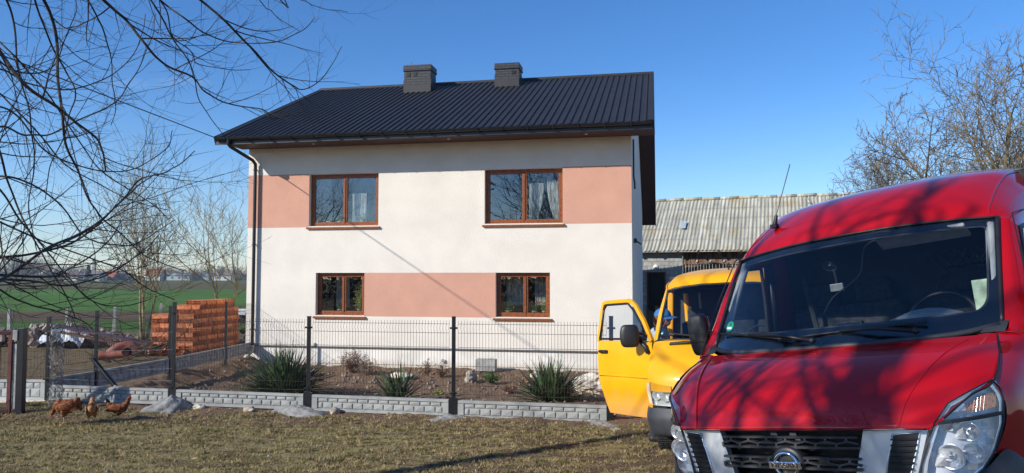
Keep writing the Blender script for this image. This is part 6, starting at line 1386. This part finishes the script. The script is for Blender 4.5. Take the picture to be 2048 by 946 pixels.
# ---- the big tree at the left, its limbs hang into the picture
BT = V((-5.2, -.7, base_z(-5.2, -.7)))
Pbig = dict(Pap, max=3, rmin=.012, kids=[(6, 8), (5, 6), (4, 5)], limbs=8, lel=(.45, 1.3))
bt = tree('tree', 'big dark bare tree whose drooping branches fill the upper left', BT, 8.6, .20, 41, M['bark'], dict(Pbig, max=2, limbs=14, kids=[(5, 6), (3, 4)], rr=(.68, .88), lel=(.35, 1.25), rmin=.024, vase=.80), trunk_frac=.28)
def at(px, py, Y):
    X = (px - 1024) / FPX; Z = -(py - 473) / FPX; y = cos(PITCH) - Z * sin(PITCH); z = sin(PITCH) + Z * cos(PITCH); k = Y / y; return V((X * k, Y, H + z * k))
LIMBS = [ # (height on trunk, depth start, depth end, thickness start, end, points)
 (5.0, 4.6, 6.2, .020, .0075, [(-60, 20), (0, 99), (51, 171), (103, 208), (150, 246), (191, 273), (208, 302), (215, 340)]),
 (6.2, 5.2, 6.8, .017, .004, [(60, -60), (110, 60), (120, 190), (132, 290), (158, 350), (178, 395), (203, 436), (241, 468), (279, 503), (317, 522), (372, 541)]),
 (7.0, 5.4, 7.6, .019, .004, [(140, -70), (212, 0), (246, 34), (294, 89), (331, 130), (383, 154), (410, 185), (468, 208), (526, 219), (547, 236), (601, 226)]),
 (7.6, 5.8, 8.0, .018, .004, [(330, -60), (400, 0), (458, 50), (525, 122), (560, 155), (590, 174), (615, 178), (650, 150), (683, 95)]),
 (7.4, 5.6, 7.2, .012, .004, [(270, -50), (320, 0), (375, 42), (412, 68), (460, 84), (545, 85), (600, 65), (628, 36)]),
 (7.0, 5.6, 7.4, .012, .0035, [(250, -60), (300, 0), (345, 75), (380, 130), (395, 190), (420, 235), (448, 272)]),
 (5.2, 5.0, 6.6, .011, .004, [(-50, 300), (0, 253), (50, 271), (100, 266), (150, 245), (230, 205), (270, 150), (300, 85), (314, 30)]),
 (4.0, 4.4, 5.6, .012, .004, [(-50, 520), (0, 515), (63, 508), (143, 487), (190, 452), (241, 405), (279, 363), (327, 347), (358, 332), (391, 303)]),
 (3.6, 4.2, 5.4, .014, .004, [(-50, 548), (0, 549), (60, 552), (111, 552), (140, 540), (180, 515), (220, 480), (243, 440)]),
 (3.4, 4.3, 5.6, .012, .004, [(-40, 552), (0, 557), (63, 563), (127, 570), (190, 560), (241, 535), (285, 503), (320, 470)]),
 (3.8, 4.0, 5.2, .015, .004, [(-60, 592), (10, 553), (80, 503), (150, 470), (205, 435), (260, 385), (310, 350)]),
 (3.0, 4.2, 5.2, .010, .0035, [(-50, 560), (0, 580), (60, 612), (110, 622), (150, 636), (185, 660)]),
 (3.8, 4.4, 5.6, .010, .0035, [(-50, 420), (0, 445), (50, 466), (110, 490), (190, 520), (250, 545), (300, 580), (350, 600)]),
 (4.6, 4.8, 6.2, .011, .0035, [(-40, 330), (0, 380), (40, 440), (90, 500), (140, 560), (180, 600), (240, 612), (300, 600)]),
 (5.4, 5.2, 6.6, .010, .004, [(-30, 60), (40, 120), (100, 190), (170, 300), (215, 350), (290, 400), (340, 440)]),
 (6.0, 5.0, 6.4, .012, .004, [(-10, -60), (20, 20), (35, 120), (60, 230), (70, 330), (60, 420), (75, 500)]),
 (5.8, 5.2, 6.4, .011, .004, [(60, -40), (90, 60), (130, 140), (150, 190), (130, 260), (100, 330), (90, 400)]),
 (5.6, 4.8, 6.4, .010, .0035, [(-40, 160), (0, 140), (60, 165), (130, 180), (190, 165), (240, 140), (275, 95), (290, 30)]),
 (5.0, 4.9, 6.2, .010, .0035, [(-40, 170), (0, 185), (60, 250), (130, 330), (200, 370), (260, 400), (340, 420)]),
 (6.6, 5.4, 6.8, .010, .0035, [(150, -50), (190, 20), (210, 70), (220, 120), (225, 170), (232, 210), (222, 250)]),
 (7.2, 5.8, 7.2, .009, .0035, [(290, -40), (330, 20), (345, 70), (380, 100), (395, 128), (440, 138), (500, 140)]),
 (4.4, 4.6, 5.8, .012, .004, [(-40, 240), (0, 300), (20, 380), (55, 460), (90, 520), (135, 600), (150, 640)]),
 (6.8, 5.8, 7.8, .006, .003, [(480, -60), (520, 0), (548, 28), (575, 50), (596, 60)]),
 (7.0, 5.8, 7.8, .006, .003, [(560, -30), (602, 0), (640, 15), (695, 26)]),
 (5.2, 4.8, 6.0, .010, .003, [(-40, 60), (10, 130), (60, 150), (110, 130), (130, 80), (150, 20), (145, -20)]),
 (4.8, 4.8, 6.0, .010, .0035, [(-40, 200), (30, 230), (90, 300), (160, 330), (250, 340), (330, 300), (345, 260)]),
 (4.2, 4.6, 5.8, .010, .0035, [(-40, 350), (40, 360), (110, 400), (170, 470), (240, 490), (290, 480), (350, 440)]),
]
R = random.Random(17); k_ = 0
for (hz, Y0, Y1, r0, r1, pts) in LIMBS:
    Y0 *= .58; Y1 *= .58; r0 *= .50; r1 *= .52
    n = len(pts); P3 = [at(px, py, Y0 + (Y1 - Y0) * i / (n - 1) + .06 * sin(i * 2.3 + hz * 5)) - BT for i, (px, py) in enumerate(pts)]
    s0 = V((0, 0, min(hz - .2, 5.4))); pre = P3[0] + (P3[0] - P3[1]).normalized() * .35; seg0 = [s0.lerp(pre, q) + V((0, 0, (1.5 + .6 * sin(hz * 9)) * sin(pi * q))) + V((sin(hz * 31 + q * 9), cos(hz * 17 + q * 7), 0)) * .16 for q in (0, .25, .5, .75)]
    path = curve(seg0, 12) + curve([seg0[-1], pre] + P3, 12 * (n + 1))[1:]
    path = [p + V((noise.noise(p * 5), noise.noise(p * 5 + V((9, 0, 0))), noise.noise(p * 5 + V((0, 9, 0))))) * (.06 if k < 22 else .011) for k, p in enumerate(path)]
    m_ = len(path); rads = [max(r1, (.021 if i < 8 else r0 * 1.25)) if i < 14 else r0 + (r1 - r0) * ((i - 14) / (m_ - 14)) ** .8 for i in range(m_)]
    mb = MB(); mb.tube(path, rads, 7)
    i = 9
    while i < m_ - 3:                                                  # side twigs, spur after spur
        q = path[i]; dd = (path[i + 1] - path[i]).normalized(); ax = Matrix.Rotation(R.uniform(0, 6.3), 3, dd) @ dd.orthogonal().normalized(); nd = Matrix.Rotation(R.uniform(.5, 1.1), 3, ax) @ dd
        ln = R.choice((.05, .08, .15, .27, .42, .52)) * R.uniform(.7, 1.1)
        grow(mb, q, nd, ln, min(rads[i] * .62, (.0008 + ln * .0075)), 1 if ln > .18 else 2, R, dict(seg=[8, 8, 4], wob=.11, up=[.035, .05, .03], tap=.72, sides=[5, 4, 3], max=2, kids=[3, 4, 0], ang=(.5, 1.0), rr=(.5, .75), lr=(.22, .5), rmin=.0010, **{'from': [.15, .15, .2]}))
        i += R.randint(3, 6)
    mb.build('branch', M['bark'], bt)
tree('young_tree', 'slim young bare tree left of the camera casting one long shadow over the lawn', (-7.1, 4.85, base_z(-7.1, 4.85)), 5.9, .19, 77, M['bark'], dict(Psap, limbs=2, kids=[1, 0, 0], max=1), trunk_frac=.93)
# trees behind the photographer: they shade the red van and mirror in the windows
Pbig = dict(Pap, max=3, rmin=.012, kids=[(6, 8), (5, 6), (4, 5)], limbs=8, lel=(.45, 1.3))
for i, (x, y, h) in enumerate(((-41, -25, 15), (-45, -30, 14), (-13.8, -25, 15), (-4, -29, 14))):
    tree('roadside_tree', ['tall bare roadside tree mirrored in the upper left window', 'tall bare roadside tree left of all others', 'tall bare tree mirrored in the upper right window', 'bare tree across the road behind the vans'][i], (x, y, 0), h, .26, 60 + i, M['bark'], dict(Pbig, kids=[(6, 7), (5, 6), (4, 4)]), trunk_frac=.22)
# ---- far tree line, hedge and village
def fartree(h, seed, wd):
    t = thing('far_tree', '', 'tree'); R = random.Random(seed); mb = MB(); mb.tube([(0, 0, 0), (0, 0, h * .3), (.1, 0, h * .5)], [.28, .22, .15], 5); mb.build('trunk', M['barkf'], t)
    mb = MB(); P = dict(seg=[5, 4, 3], wob=.16, up=[.06, .05, .04], tap=.8, sides=[3, 3, 3], max=2, kids=[(6, 8), (6, 8), 0], ang=(.35, .9), rr=(.4, .6), lr=(.35, .6), rmin=.05, **{'from': [.15, .1, .1]})
    for k in range(11): a = k * 2.4; el = R.uniform(.35, 1.35); grow(mb, (0, 0, h * R.uniform(.16, .4)), (cos(a) * cos(el) * wd, sin(a) * cos(el) * wd, sin(el)), h * R.uniform(.45, .66), .12, 0, R, P)
    mb.build('crown', M['barkf'], t); return t
protos = [fartree(11, 1, 1.1), fartree(9, 2, 1.3), fartree(13, 3, .8)]
R = random.Random(31); first = [True] * 3
FT = [(-30, 11, 0), (95 - 70, 10, 0), (95, 13.5, 1), (125, 12, 0), (150, 9, 1), (172, 8, 2), (196, 9, 1), (213, 11.5, 0), (236, 13, 0), (262, 8.5, 1), (330, 9.5, 1), (366, 8, 1), (392, 7.5, 0), (455, 9, 1), (488, 8, 0), (520, 6, 1), (700, 8, 0), (745, 7, 1), (790, 8, 2), (1010, 8, 1), (1045, 7, 0), (1075, 8, 0), (1110, 7, 1), (1155, 6, 1), (1185, 7, 0), (1215, 6, 1), (1250, 7, 0), (1290, 6, 0), (1320, 8, 1), (1350, 8, 0), (1390, 7, 1), (1430, 8, 1), (1465, 7, 0), (1500, 8, 1), (1540, 7, 0)]
for i, (zx, h, k) in enumerate(FT):
    px = zx / 3.154; Y = 430 + R.uniform(-30, 60); X = (px - 1024) / FPX * Y; base_h = (11, 9, 13)[k]; s = h / base_h * (1.15)
    if first[k]: o = protos[k]; first[k] = False
    else: o = dup(protos[k])
    o.location = (X, Y, -.4); o.scale = (s * R.uniform(.95, 1.25),) * 2 + (s,); o.rotation_euler = (0, 0, R.uniform(0, 6))
    o['label'] = 'hazy bare tree in the far row along the horizon'; o['group'] = 'bare trees along the horizon'
mb = MB(); R = random.Random(9); x = -420
while x < -100:
    h = R.uniform(2.2, 5.2) * (1 if x < -250 else .8); w_ = R.uniform(4, 9); y = 455 + R.uniform(-12, 12)
    for q in range(26):
        c_ = V((x + R.uniform(-w_, w_), y + R.uniform(-2, 2), 0)); e = V((R.uniform(-.5, .5), 0, h * R.uniform(.5, 1.1))); mb.add([c_ - V((.25, 0, 0)), c_ + V((.25, 0, 0)), c_ + e + V((R.uniform(.2, 1.2), 0, 0)), c_ + e - V((R.uniform(.2, 1.2), 0, 0))], [(0, 1, 2, 3)])
    x += w_ * .5
o = mb.build('far_hedge', mat('far_hedge', (.095, .08, .068), .95, nscale=.5, namp=.3)); tag(o, 'low brown scrub running along the far field edge', 'scrub', kind='stuff')
def farhouse(px, w_, h, rh, wallc, roofc, lab, Y=415, d=8):
    X = (px - 1024) / FPX * Y; t = thing('farmhouse', lab, 'house', (X, Y, -.3), group=None)
    mb = MB(); mb.box((0, 0, h / 2), (w_, d, h)); mb.add([(-w_ / 2, -d / 2, h), (-w_ / 2, d / 2, h), (-w_ / 2, 0, h + rh)], [(0, 2, 1)]); mb.add([(w_ / 2, -d / 2, h), (w_ / 2, d / 2, h), (w_ / 2, 0, h + rh)], [(0, 1, 2)]); mb.build('wall', mat('far_wall', wallc, .9, nscale=.5, namp=.05), t)
    mb = MB(); o = .5
    for s in (-1, 1): mb.bar((0, 0, h + rh + .1), (0, s * (d / 2 + o), h - o * rh / (d / 2) + .1), w_ + 1, .15, up=V((0, 0, 1)))
    mb.build('roof', mat('far_roof', roofc, .9, nscale=.5, namp=.1), t)
    for k in range(max(1, int(w_ / 4))):
        mb = MB(); mb.box((-w_ / 2 + 2 + k * 4, -d / 2 - .02, h * .55), (1.2, .06, 1.2)); mb.build('window', M['room'], t)
farhouse(150, 7, 3.0, 2.2, (.55, .54, .52), (.12, .08, .07), 'small white house at the far field edge, left of the dark conifer'); farhouse(192, 9, 3, 2.4, (.55, .54, .5), (.16, .15, .15), 'far pale house with a grey roof right of the dark conifer')
farhouse(212, 13, 2.6, 3.0, (.20, .17, .15), (.42, .12, .06), 'far building with an orange roof on the horizon', 425); farhouse(235, 18, 2.6, 2, (.10, .12, .15), (.07, .07, .09), 'long dark low building on the horizon', 430)
farhouse(313, 8, 3.4, 3.2, (.62, .61, .58), (.30, .10, .06), 'far white house with a red roof behind the sapling'); farhouse(345, 24, 3.2, 1.2, (.42, .44, .46), (.35, .37, .39), 'long pale shed on the horizon left of the taller young tree', 440); farhouse(380, 26, 3.0, 1.2, (.38, .40, .42), (.33, .35, .37), 'longest pale shed on the horizon right of the other shed', 445)
farhouse(451, 9, 3.4, 2.6, (.60, .58, .55), (.25, .20, .18), 'far white house near the corner of the cream house')
t = thing('conifer', 'dark conifer standing between far white houses', 'tree', ((178 - 1024) / FPX * 405, 405, -.3)); mb = MB(); mb.tube([(0, 0, 0), (0, 0, 8)], [.25, .05], 5); mb.build('trunk', M['bark'], t); mb = MB(); R = random.Random(2)
for k in range(900):
    z = R.uniform(.6, 8.6); rr_ = (8.8 - z) / 8 * 3.0 * R.uniform(.5, 1); a = R.uniform(0, 6.3); c_ = V((cos(a) * rr_, sin(a) * rr_, z)); e = V((R.uniform(-.5, .5), R.uniform(-.5, .5), R.uniform(-.3, .3))); f_ = V((R.uniform(-.4, .4), R.uniform(-.4, .4), -R.uniform(.2, .5))); mb.add([c_, c_ + e, c_ + e + f_, c_ + f_], [(0, 1, 2, 3)])
mb.build('crown', mat('conifer_needles', (.02, .035, .03), .9, nscale=1, namp=.3), t)
t = thing('church_tower', 'thin grey mast or spire rising on the far horizon', 'spire', ((189 - 1024) / FPX * 700, 700, -.3)); mb = MB(); mb.add([(-1.5, -1.5, 0), (1.5, -1.5, 0), (1.5, 1.5, 0), (-1.5, 1.5, 0), (-1.1, -1.1, 17), (1.1, -1.1, 17), (1.1, 1.1, 17), (-1.1, 1.1, 17)], [(0, 1, 5, 4), (1, 2, 6, 5), (2, 3, 7, 6), (3, 0, 4, 7)]); mb.build('shaft', M['oldconc'], t); mb = MB(); mb.add([(-1.3, -1.3, 17), (1.3, -1.3, 17), (1.3, 1.3, 17), (-1.3, 1.3, 17), (0, 0, 21)], [(0, 1, 4), (1, 2, 4), (2, 3, 4), (3, 0, 4)]); mb.build('cap', M['room'], t)
# hedge and road verge mirrored in the lower windows
mb = MB(); R = random.Random(19)
for k in range(14000):
    x = R.uniform(-50, 14); z = R.uniform(0, 3.6) ; y = -19 + R.uniform(-1, 1) + .3 * sin(x); e = V((R.uniform(-.25, .25), R.uniform(-.2, .2), R.uniform(-.2, .3))); f_ = V((R.uniform(-.2, .2), R.uniform(-.2, .2), R.uniform(-.2, .2))); c_ = V((x, y, z - .2)); mb.add([c_, c_ + e, c_ + e + f_, c_ + f_], [(0, 1, 2, 3)])
o = mb.build('roadside_hedge', M['bark']); tag(o, 'dense leafless hedge along the far side of the road', 'hedge', kind='stuff')
# ---- power cable
pw = thing('power_cable', 'thin black cable coming from the upper left to the eaves corner of the house', 'cable', (-8.02, 20.25, 5.98))
end = V((-13.6, -9, 8.2)) - pw.location; mb = MB(); mb.tube([end * (k / 40) - V((0, 0, 1.0 * sin(pi * k / 40))) * .35 for k in range(41)], .0125, 6); mb.build('wire', M['black'], pw)
mb = MB(); mb.lathe([(0, -.05), (.035, -.04), (.025, 0), (.035, .04), (0, .05)], 12); mb.tube([(0, 0, 0), (.12, .12, .0)], .015, 6); mb.build('insulator', M['black'], pw)
up_ = thing('utility_pole', 'concrete utility pole behind the photographer carrying the house cable', 'pole', (-13.6, -9.1, 0)); mb = MB(); mb.tube([(0, 0, -.3), (0, 0, 8.6)], [.15, .09], 12); mb.build('shaft', M['oldconc'], up_); mb = MB(); mb.box((0, 0, 8.25), (1.2, .08, .08)); mb.build('crossarm', M['galv'], up_)
# ------------------------------------------------------------------ hens
def capsule(mb, pts, rads, n=12):
    for k in range(len(pts) - 1):
        a, b_ = V(pts[k]), V(pts[k + 1]); m_ = max(2, int((b_ - a).length / (min(rads[k], rads[k + 1]) * .45)) + 1)
        for q in range(m_ + 1): mb.ball(a.lerp(b_, q / m_), rads[k] + (rads[k + 1] - rads[k]) * q / m_, n=n, k=8)
def fused(mb, name, m, par, vox, smooth_it=4, disp=0.):
    o = mb.build(name, m, par, smooth=True); r = o.modifiers.new('Remesh', 'REMESH'); r.mode = 'VOXEL'; r.voxel_size = vox; r.use_smooth_shade = True
    s = o.modifiers.new('Smooth', 'SMOOTH'); s.iterations = smooth_it; s.factor = .5
    return o
def hen_mat(nm, c1, c2, c3):
    m = mat(nm, c1, .75, nscale=22, namp=.5, col2=c2, bump=.9, bscale=38, bdist=.008, spec=.25, stretch=(1, 2.2, 2.2), ramp=(.38, .66)); return m
hm1 = hen_mat('russet_feathers', (.16, .045, .015), (.34, .12, .04), 0); hm2 = hen_mat('buff_feathers', (.34, .13, .04), (.60, .33, .15), 0)
comb = mat('red_comb', (.45, .02, .02), .6, nscale=30, namp=.2); hleg = mat('hen_leg', (.48, .36, .16), .6, nscale=40, namp=.2); beak = mat('hen_beak', (.35, .22, .10), .5, nscale=40, namp=.2); drk = mat('dark_feathers', (.03, .018, .014), .6, nscale=30, namp=.5, bump=.5)
def hen(p, yaw, lab, body_m, neck, head, s=1., tail=(-.19, 0, .40), crouch=0.):
    t = thing('hen', lab, 'hen', p, (0, 0, yaw), group='hens on the lawn'); t.scale = (s,) * 3; mb = MB(); z = .235 - crouch
    mb.ball((0, 0, z), (.150, .092, .088), Matrix.Rotation(-.10, 3, 'Y'), 20, 14); mb.ball((.07, 0, z + .0), (.092, .082, .085), n=18, k=12); mb.ball((-.08, 0, z + .015), (.10, .078, .080), n=18, k=12); mb.ball((-.02, 0, z - .045), (.10, .07, .055), n=16, k=10)
    capsule(mb, [(.10, 0, z + .03), neck[0], neck[1], head], [.070, .050, .036, .029]); mb.ball(V(head) + V((.006, 0, 0)), (.036, .026, .028), n=14, k=10)
    capsule(mb, [(-.12, 0, z + .02), (-.17, 0, z + .07), (tail[0], 0, tail[2] - crouch - .06)], [.062, .045, .026])
    for sy in (-1, 1): capsule(mb, [(.02, sy * .045, z - .06), (.015, sy * .048, z - .115)], [.042, .026], 10)
    b_ = fused(mb, 'body', body_m, t, .0085, 3)
    for sy in (-1, 1):
        mb = MB(); mb.ball((-.035, sy * .088, z + .012), (.112, .018, .056), Matrix.Rotation(.18, 3, 'Y'), 20, 10)
        for q in range(6): mb.ball((-.09 - .012 * q, sy * .086, z + .028 - .014 * q), (.070, .008, .012), Matrix.Rotation(.15, 3, 'Y'), 10, 6)
        mb.build('wing', body_m, t, smooth=True)
        mb = MB(); fx = .015; mb.tube([(fx, sy * .048, z - .10), (fx - .012, sy * .048, .055), (fx, sy * .048, .008)], [.013, .0075, .008], 8)
        for a in (-.5, 0, .5, pi): mb.tube([(fx, sy * .048, .010), (fx + cos(a) * .032, sy * .048 + sin(a) * .032, .009), (fx + cos(a) * (.055 if a < 3 else .035), sy * .048 + sin(a) * .055, .004)], [.007, .006, .003], 6)
        mb.build('leg', hleg, t, smooth=True)
    mb = MB()
    for q in range(9):
        a = (q - 4) * .16; base = V((-.155, 0, z + .055)); tip = V((tail[0] - .03 + .006 * abs(q - 4), sin(a) * .06, tail[2] - crouch + .02 - .012 * abs(q - 4))); sd = V((.025, .006, .02)); m2 = base.lerp(tip, .6); mb.add([base, m2 + sd, tip, m2 - sd], [(0, 1, 2, 3)]); mb.add([base + V((0, .006, 0)), m2 + sd + V((0, .006, 0)), tip, m2 - sd + V((0, .006, 0))], [(3, 2, 1, 0)])
    mb.build('tail_feathers', drk if body_m is hm1 else body_m, t)
    h = V(head); d = (h - V(neck[1])); d = V((max(.3, d.x if d.x > .02 else .3), 0, min(0, d.z) * 1.2)).normalized() if d.z < 0 else V((1, 0, -.1)).normalized(); up = V((-d.z, 0, d.x))
    mb = MB(); tip = h + d * .066; b0 = h + d * .032
    mb.add([b0 + up * .009, b0 + V((0, .009, 0)), b0 - up * .010, b0 - V((0, .009, 0)), tip - up * .006], [(0, 1, 4), (1, 2, 4), (2, 3, 4), (3, 0, 4)]); mb.build('beak', beak, t)
    mb = MB(); prf = [(-.028, .020), (-.024, .040), (-.012, .030), (-.006, .048), (.004, .034), (.012, .047), (.020, .030), (.030, .032), (.032, .018)]
    q = [h + d * a + up * b2 for a, b2 in prf]; mb.add([p_ + V((0, .004, 0)) for p_ in q] + [p_ - V((0, .004, 0)) for p_ in q], [tuple(range(9)), tuple(reversed(range(9, 18)))] + [(i, (i + 1) % 9, 9 + (i + 1) % 9, 9 + i) for i in range(9)]); mb.build('comb', comb, t)
    for sy in (-1, 1): mb = MB(); mb.ball(h + d * .022 - up * .028 + V((0, sy * .008, 0)), (.009, .006, .016), n=8, k=6); mb.build('wattle', comb, t, smooth=True); mb = MB(); mb.ball(h + d * .016 + up * .006 + V((0, sy * .0245, 0)), .0048, n=8, k=6); mb.build('eye', M['black'], t, smooth=True)
    return t
gz2 = lambda x, y: ground_z(x, y) + .002
hen((-6.72, 11.42, gz2(-6.72, 11.42) ), radians(196), 'leftmost hen, dark russet, bent forward to peck the ground', hm1, [(.15, 0, .24), (.175, 0, .19)], (.195, 0, .15), .98, tail=(-.22, 0, .25)).scale = (.90, 1.28, 1.14)
hen((-6.40, 11.55, gz2(-6.40, 11.55)), radians(118), 'middle hen, buff rump turned to the camera', hm2, [(.15, 0, .33), (.165, 0, .385)], (.185, 0, .40), .90, tail=(-.18, 0, .38))
hen((-6.10, 11.75, gz2(-6.10, 11.75)), radians(12), 'rightmost hen, russet, walking right with its head raised', hm1, [(.155, 0, .33), (.175, 0, .395)], (.19, 0, .425), .80, tail=(-.20, 0, .415))

# ------------------------------------------------------------------ the person behind the yellow door
skin_m = mat('skin', (.52, .27, .18), .55, nscale=8, namp=.08, spec=.4); cap_m = mat('blue_cap', (.03, .17, .42), .8, nscale=30, namp=.15); vest = mat('white_grey_jacket', (.50, .52, .53), .85, nscale=10, namp=.12, bump=.3, bscale=12); coral = mat('coral_collar', (.60, .15, .11), .85, nscale=10, namp=.1)
trou = mat('dark_trousers', (.03, .035, .05), .9, nscale=14, namp=.25); hairm = mat('brown_hair', (.14, .05, .025), .7, nscale=60, namp=.4); shoe = mat('dark_shoe', (.02, .018, .016), .6, nscale=10, namp=.2)
pp = V((1.93, 10.15, base_z(1.93, 10.15))); pe = thing('person', 'person in a blue peaked cap and light jacket behind the open yellow van door', 'person', pp, (0, 0, radians(-12)))
# x is forward (towards the van), z up
mb = MB()
capsule(mb, [(-.02, 0, .93), (0, 0, 1.08), (.03, 0, 1.25), (.05, 0, 1.38)], [.145, .135, .150, .135]); 
for sy in (-1, 1):
    capsule(mb, [(-.02, sy * .085, .90), (.00, sy * .095, .50), (-.02, sy * .10, .10)], [.100, .068, .048]); capsule(mb, [(-.03, sy * .10, .06), (.13, sy * .11, .045)], [.05, .040])
    capsule(mb, [(.05, sy * .165, 1.36), (.06, sy * .13, 1.38)], [.070, .08])
capsule(mb, [(.05, -.17, 1.36), (.16, -.22, 1.12)], [.062, .045]); capsule(mb, [(.16, -.22, 1.12), (.38, -.18, 1.16)], [.044, .030]); 
capsule(mb, [(.05, .17, 1.36), (.20, .20, 1.16)], [.062, .045]); capsule(mb, [(.20, .20, 1.16), (.42, .12, 1.22)], [.044, .030])
capsule(mb, [(.06, 0, 1.42), (.085, 0, 1.54)], [.066, .056])
mb.ball((.105, 0, 1.635), (.098, .078, .122), n=20, k=16); mb.ball((.15, 0, 1.585), (.055, .052, .060), n=16, k=12); mb.ball((.205, 0, 1.622), (.020, .014, .022), n=10, k=8); mb.ball((.185, 0, 1.575), (.022, .026, .012), n=10, k=8)
for sy in (-1, 1): mb.ball((.10, sy * .080, 1.62), (.022, .012, .034), n=10, k=8)
for wx, wy, wz, sy in ((.38, -.18, 1.16, -1), (.42, .12, 1.22, 1)):
    mb.ball((wx + .05, wy, wz), (.055, .022, .040), n=14, k=10)
    for q, l_ in enumerate((.060, .072, .068, .052)): capsule(mb, [(wx + .085, wy, wz + .030 - q * .019), (wx + .085 + l_ * .6, wy + .006 * sy, wz + .028 - q * .020), (wx + .085 + l_ * .85, wy - sy * .022, wz + .022 - q * .020)], [.0095, .0088, .0078], 8)
    capsule(mb, [(wx + .03, wy - sy * .01, wz + .03), (wx + .065, wy - sy * .030, wz + .052), (wx + .09, wy - sy * .04, wz + .050)], [.012, .010, .009], 8)
fused(mb, 'body', skin_m, pe, .0075, 3)
mb = MB(); capsule(mb, [(-.02, 0, .95), (0, 0, 1.08), (.03, 0, 1.25), (.05, 0, 1.38)], [.162, .155, .168, .150]); capsule(mb, [(.05, -.17, 1.36), (.16, -.22, 1.12)], [.078, .060]); capsule(mb, [(.16, -.22, 1.12), (.34, -.185, 1.155)], [.058, .045]); capsule(mb, [(.05, .17, 1.36), (.20, .20, 1.16)], [.078, .060]); capsule(mb, [(.20, .20, 1.16), (.38, .135, 1.21)], [.058, .045]); capsule(mb, [(.05, -.15, 1.37), (.05, .15, 1.37)], [.085, .085])
fused(mb, 'jacket', vest, pe, .012, 4)
mb = MB(); mb.tube([(.06 + .078 * cos(a), .078 * sin(a), 1.455 + .012 * cos(a)) for a in [2 * pi * q / 20 for q in range(21)]], .028, 8, cap=False); mb.build('collar', coral, pe, smooth=True)
mb = MB()
for sy in (-1, 1): capsule(mb, [(-.02, sy * .085, .92), (.00, sy * .095, .50), (-.02, sy * .10, .12)], [.118, .088, .070])
fused(mb, 'trousers', trou, pe, .014, 3)
for sy in (-1, 1): mb = MB(); capsule(mb, [(-.04, sy * .10, .055), (.15, sy * .112, .045)], [.062, .050]); fused(mb, 'shoe', shoe, pe, .01, 2)
mb = MB(); mb.ball((.075, 0, 1.63), (.098, .090, .120), n=20, k=14); mb.ball((.03, 0, 1.56), (.055, .07, .08), n=14, k=10); fused(mb, 'hair', hairm, pe, .01, 2)
mb = MB(); rows = []
for k in range(9): a = pi / 2 * k / 8; rows.append([V((.098 + .115 * cos(a) * cos(b_), .098 * cos(a) * sin(b_), 1.665 + .105 * sin(a))) for b_ in [2 * pi * q / 24 for q in range(25)]])
mb.grid(rows)
rows = []
for k in range(6): rows.append([V((.12 + (.075 + .105 * k / 5) * cos(b_) * 1.0 + .0, (.088 + .006 * k / 5) * sin(b_), 1.672 - .022 * k / 5 - .02 * sin(b_) ** 2)) for b_ in [-pi / 2 + pi * q / 16 for q in range(17)]])
mb.grid(rows); mb.grid([[p - V((0, 0, .006)) for p in r] for r in rows], flip=True); cp = mb.build('cap', cap_m, pe, smooth=True); mb = MB(); mb.ball((.098, 0, 1.772), (.012, .012, .006), n=8, k=5); mb.build('cap_button', cap_m, cp)
for sy in (-1, 1): mb = MB(); mb.ball((.183, sy * .032, 1.642), .012, n=10, k=8); mb.build('eye', M['white'], pe, smooth=True)
# dark posts and boards between the house and the barn
for i, (px, pz, hh_, w_) in enumerate(((1302, 590, 1.5, .30), (1318, 585, 1.4, .26))):
    Y = 20.5 + i * 1.2; X = (px - 1024) / FPX * Y; t = thing('yard_gate' if i == 0 else 'board_stack', ['dark upright board leaning by the corner of the house', 'brown boards standing behind the person in the blue cap'][i], 'board', (X, Y, base_z(X, Y))); mb = MB()
    for q in range(3): mb.box((w_ * (q - 1) / 3, .02 * q, hh_ / 2), (w_ / 3 - .01, .04, hh_ - .06 * q))
    mb.build('boards', M['woodd'] if i else M['black'], t, bevel=.004); mb = MB(); mb.box((0, -.04, hh_ * .6), (w_, .03, .08)); mb.build('cross_batten', M['woodd'], t)
# ------------------------------------------------------------------ the air
mb = MB(); mb.box((0, 250, 24.), (1700, 1300, 58)); hm_ = bpy.data.materials.new('haze'); hm_.use_nodes = True; nt = hm_.node_tree
for n in list(nt.nodes): nt.nodes.remove(n)
out = nt.nodes.new('ShaderNodeOutputMaterial'); pv = nt.nodes.new('ShaderNodeVolumePrincipled'); pv.inputs['Density'].default_value = .00032; pv.inputs['Color'].default_value = (.80, .88, 1, 1); pv.inputs['Anisotropy'].default_value = .2; nt.links.new(pv.outputs[0], out.inputs['Volume'])
o = mb.build('haze', hm_); tag(o, 'thin pale blue haze in the air towards the horizon', 'haze', kind='stuff')
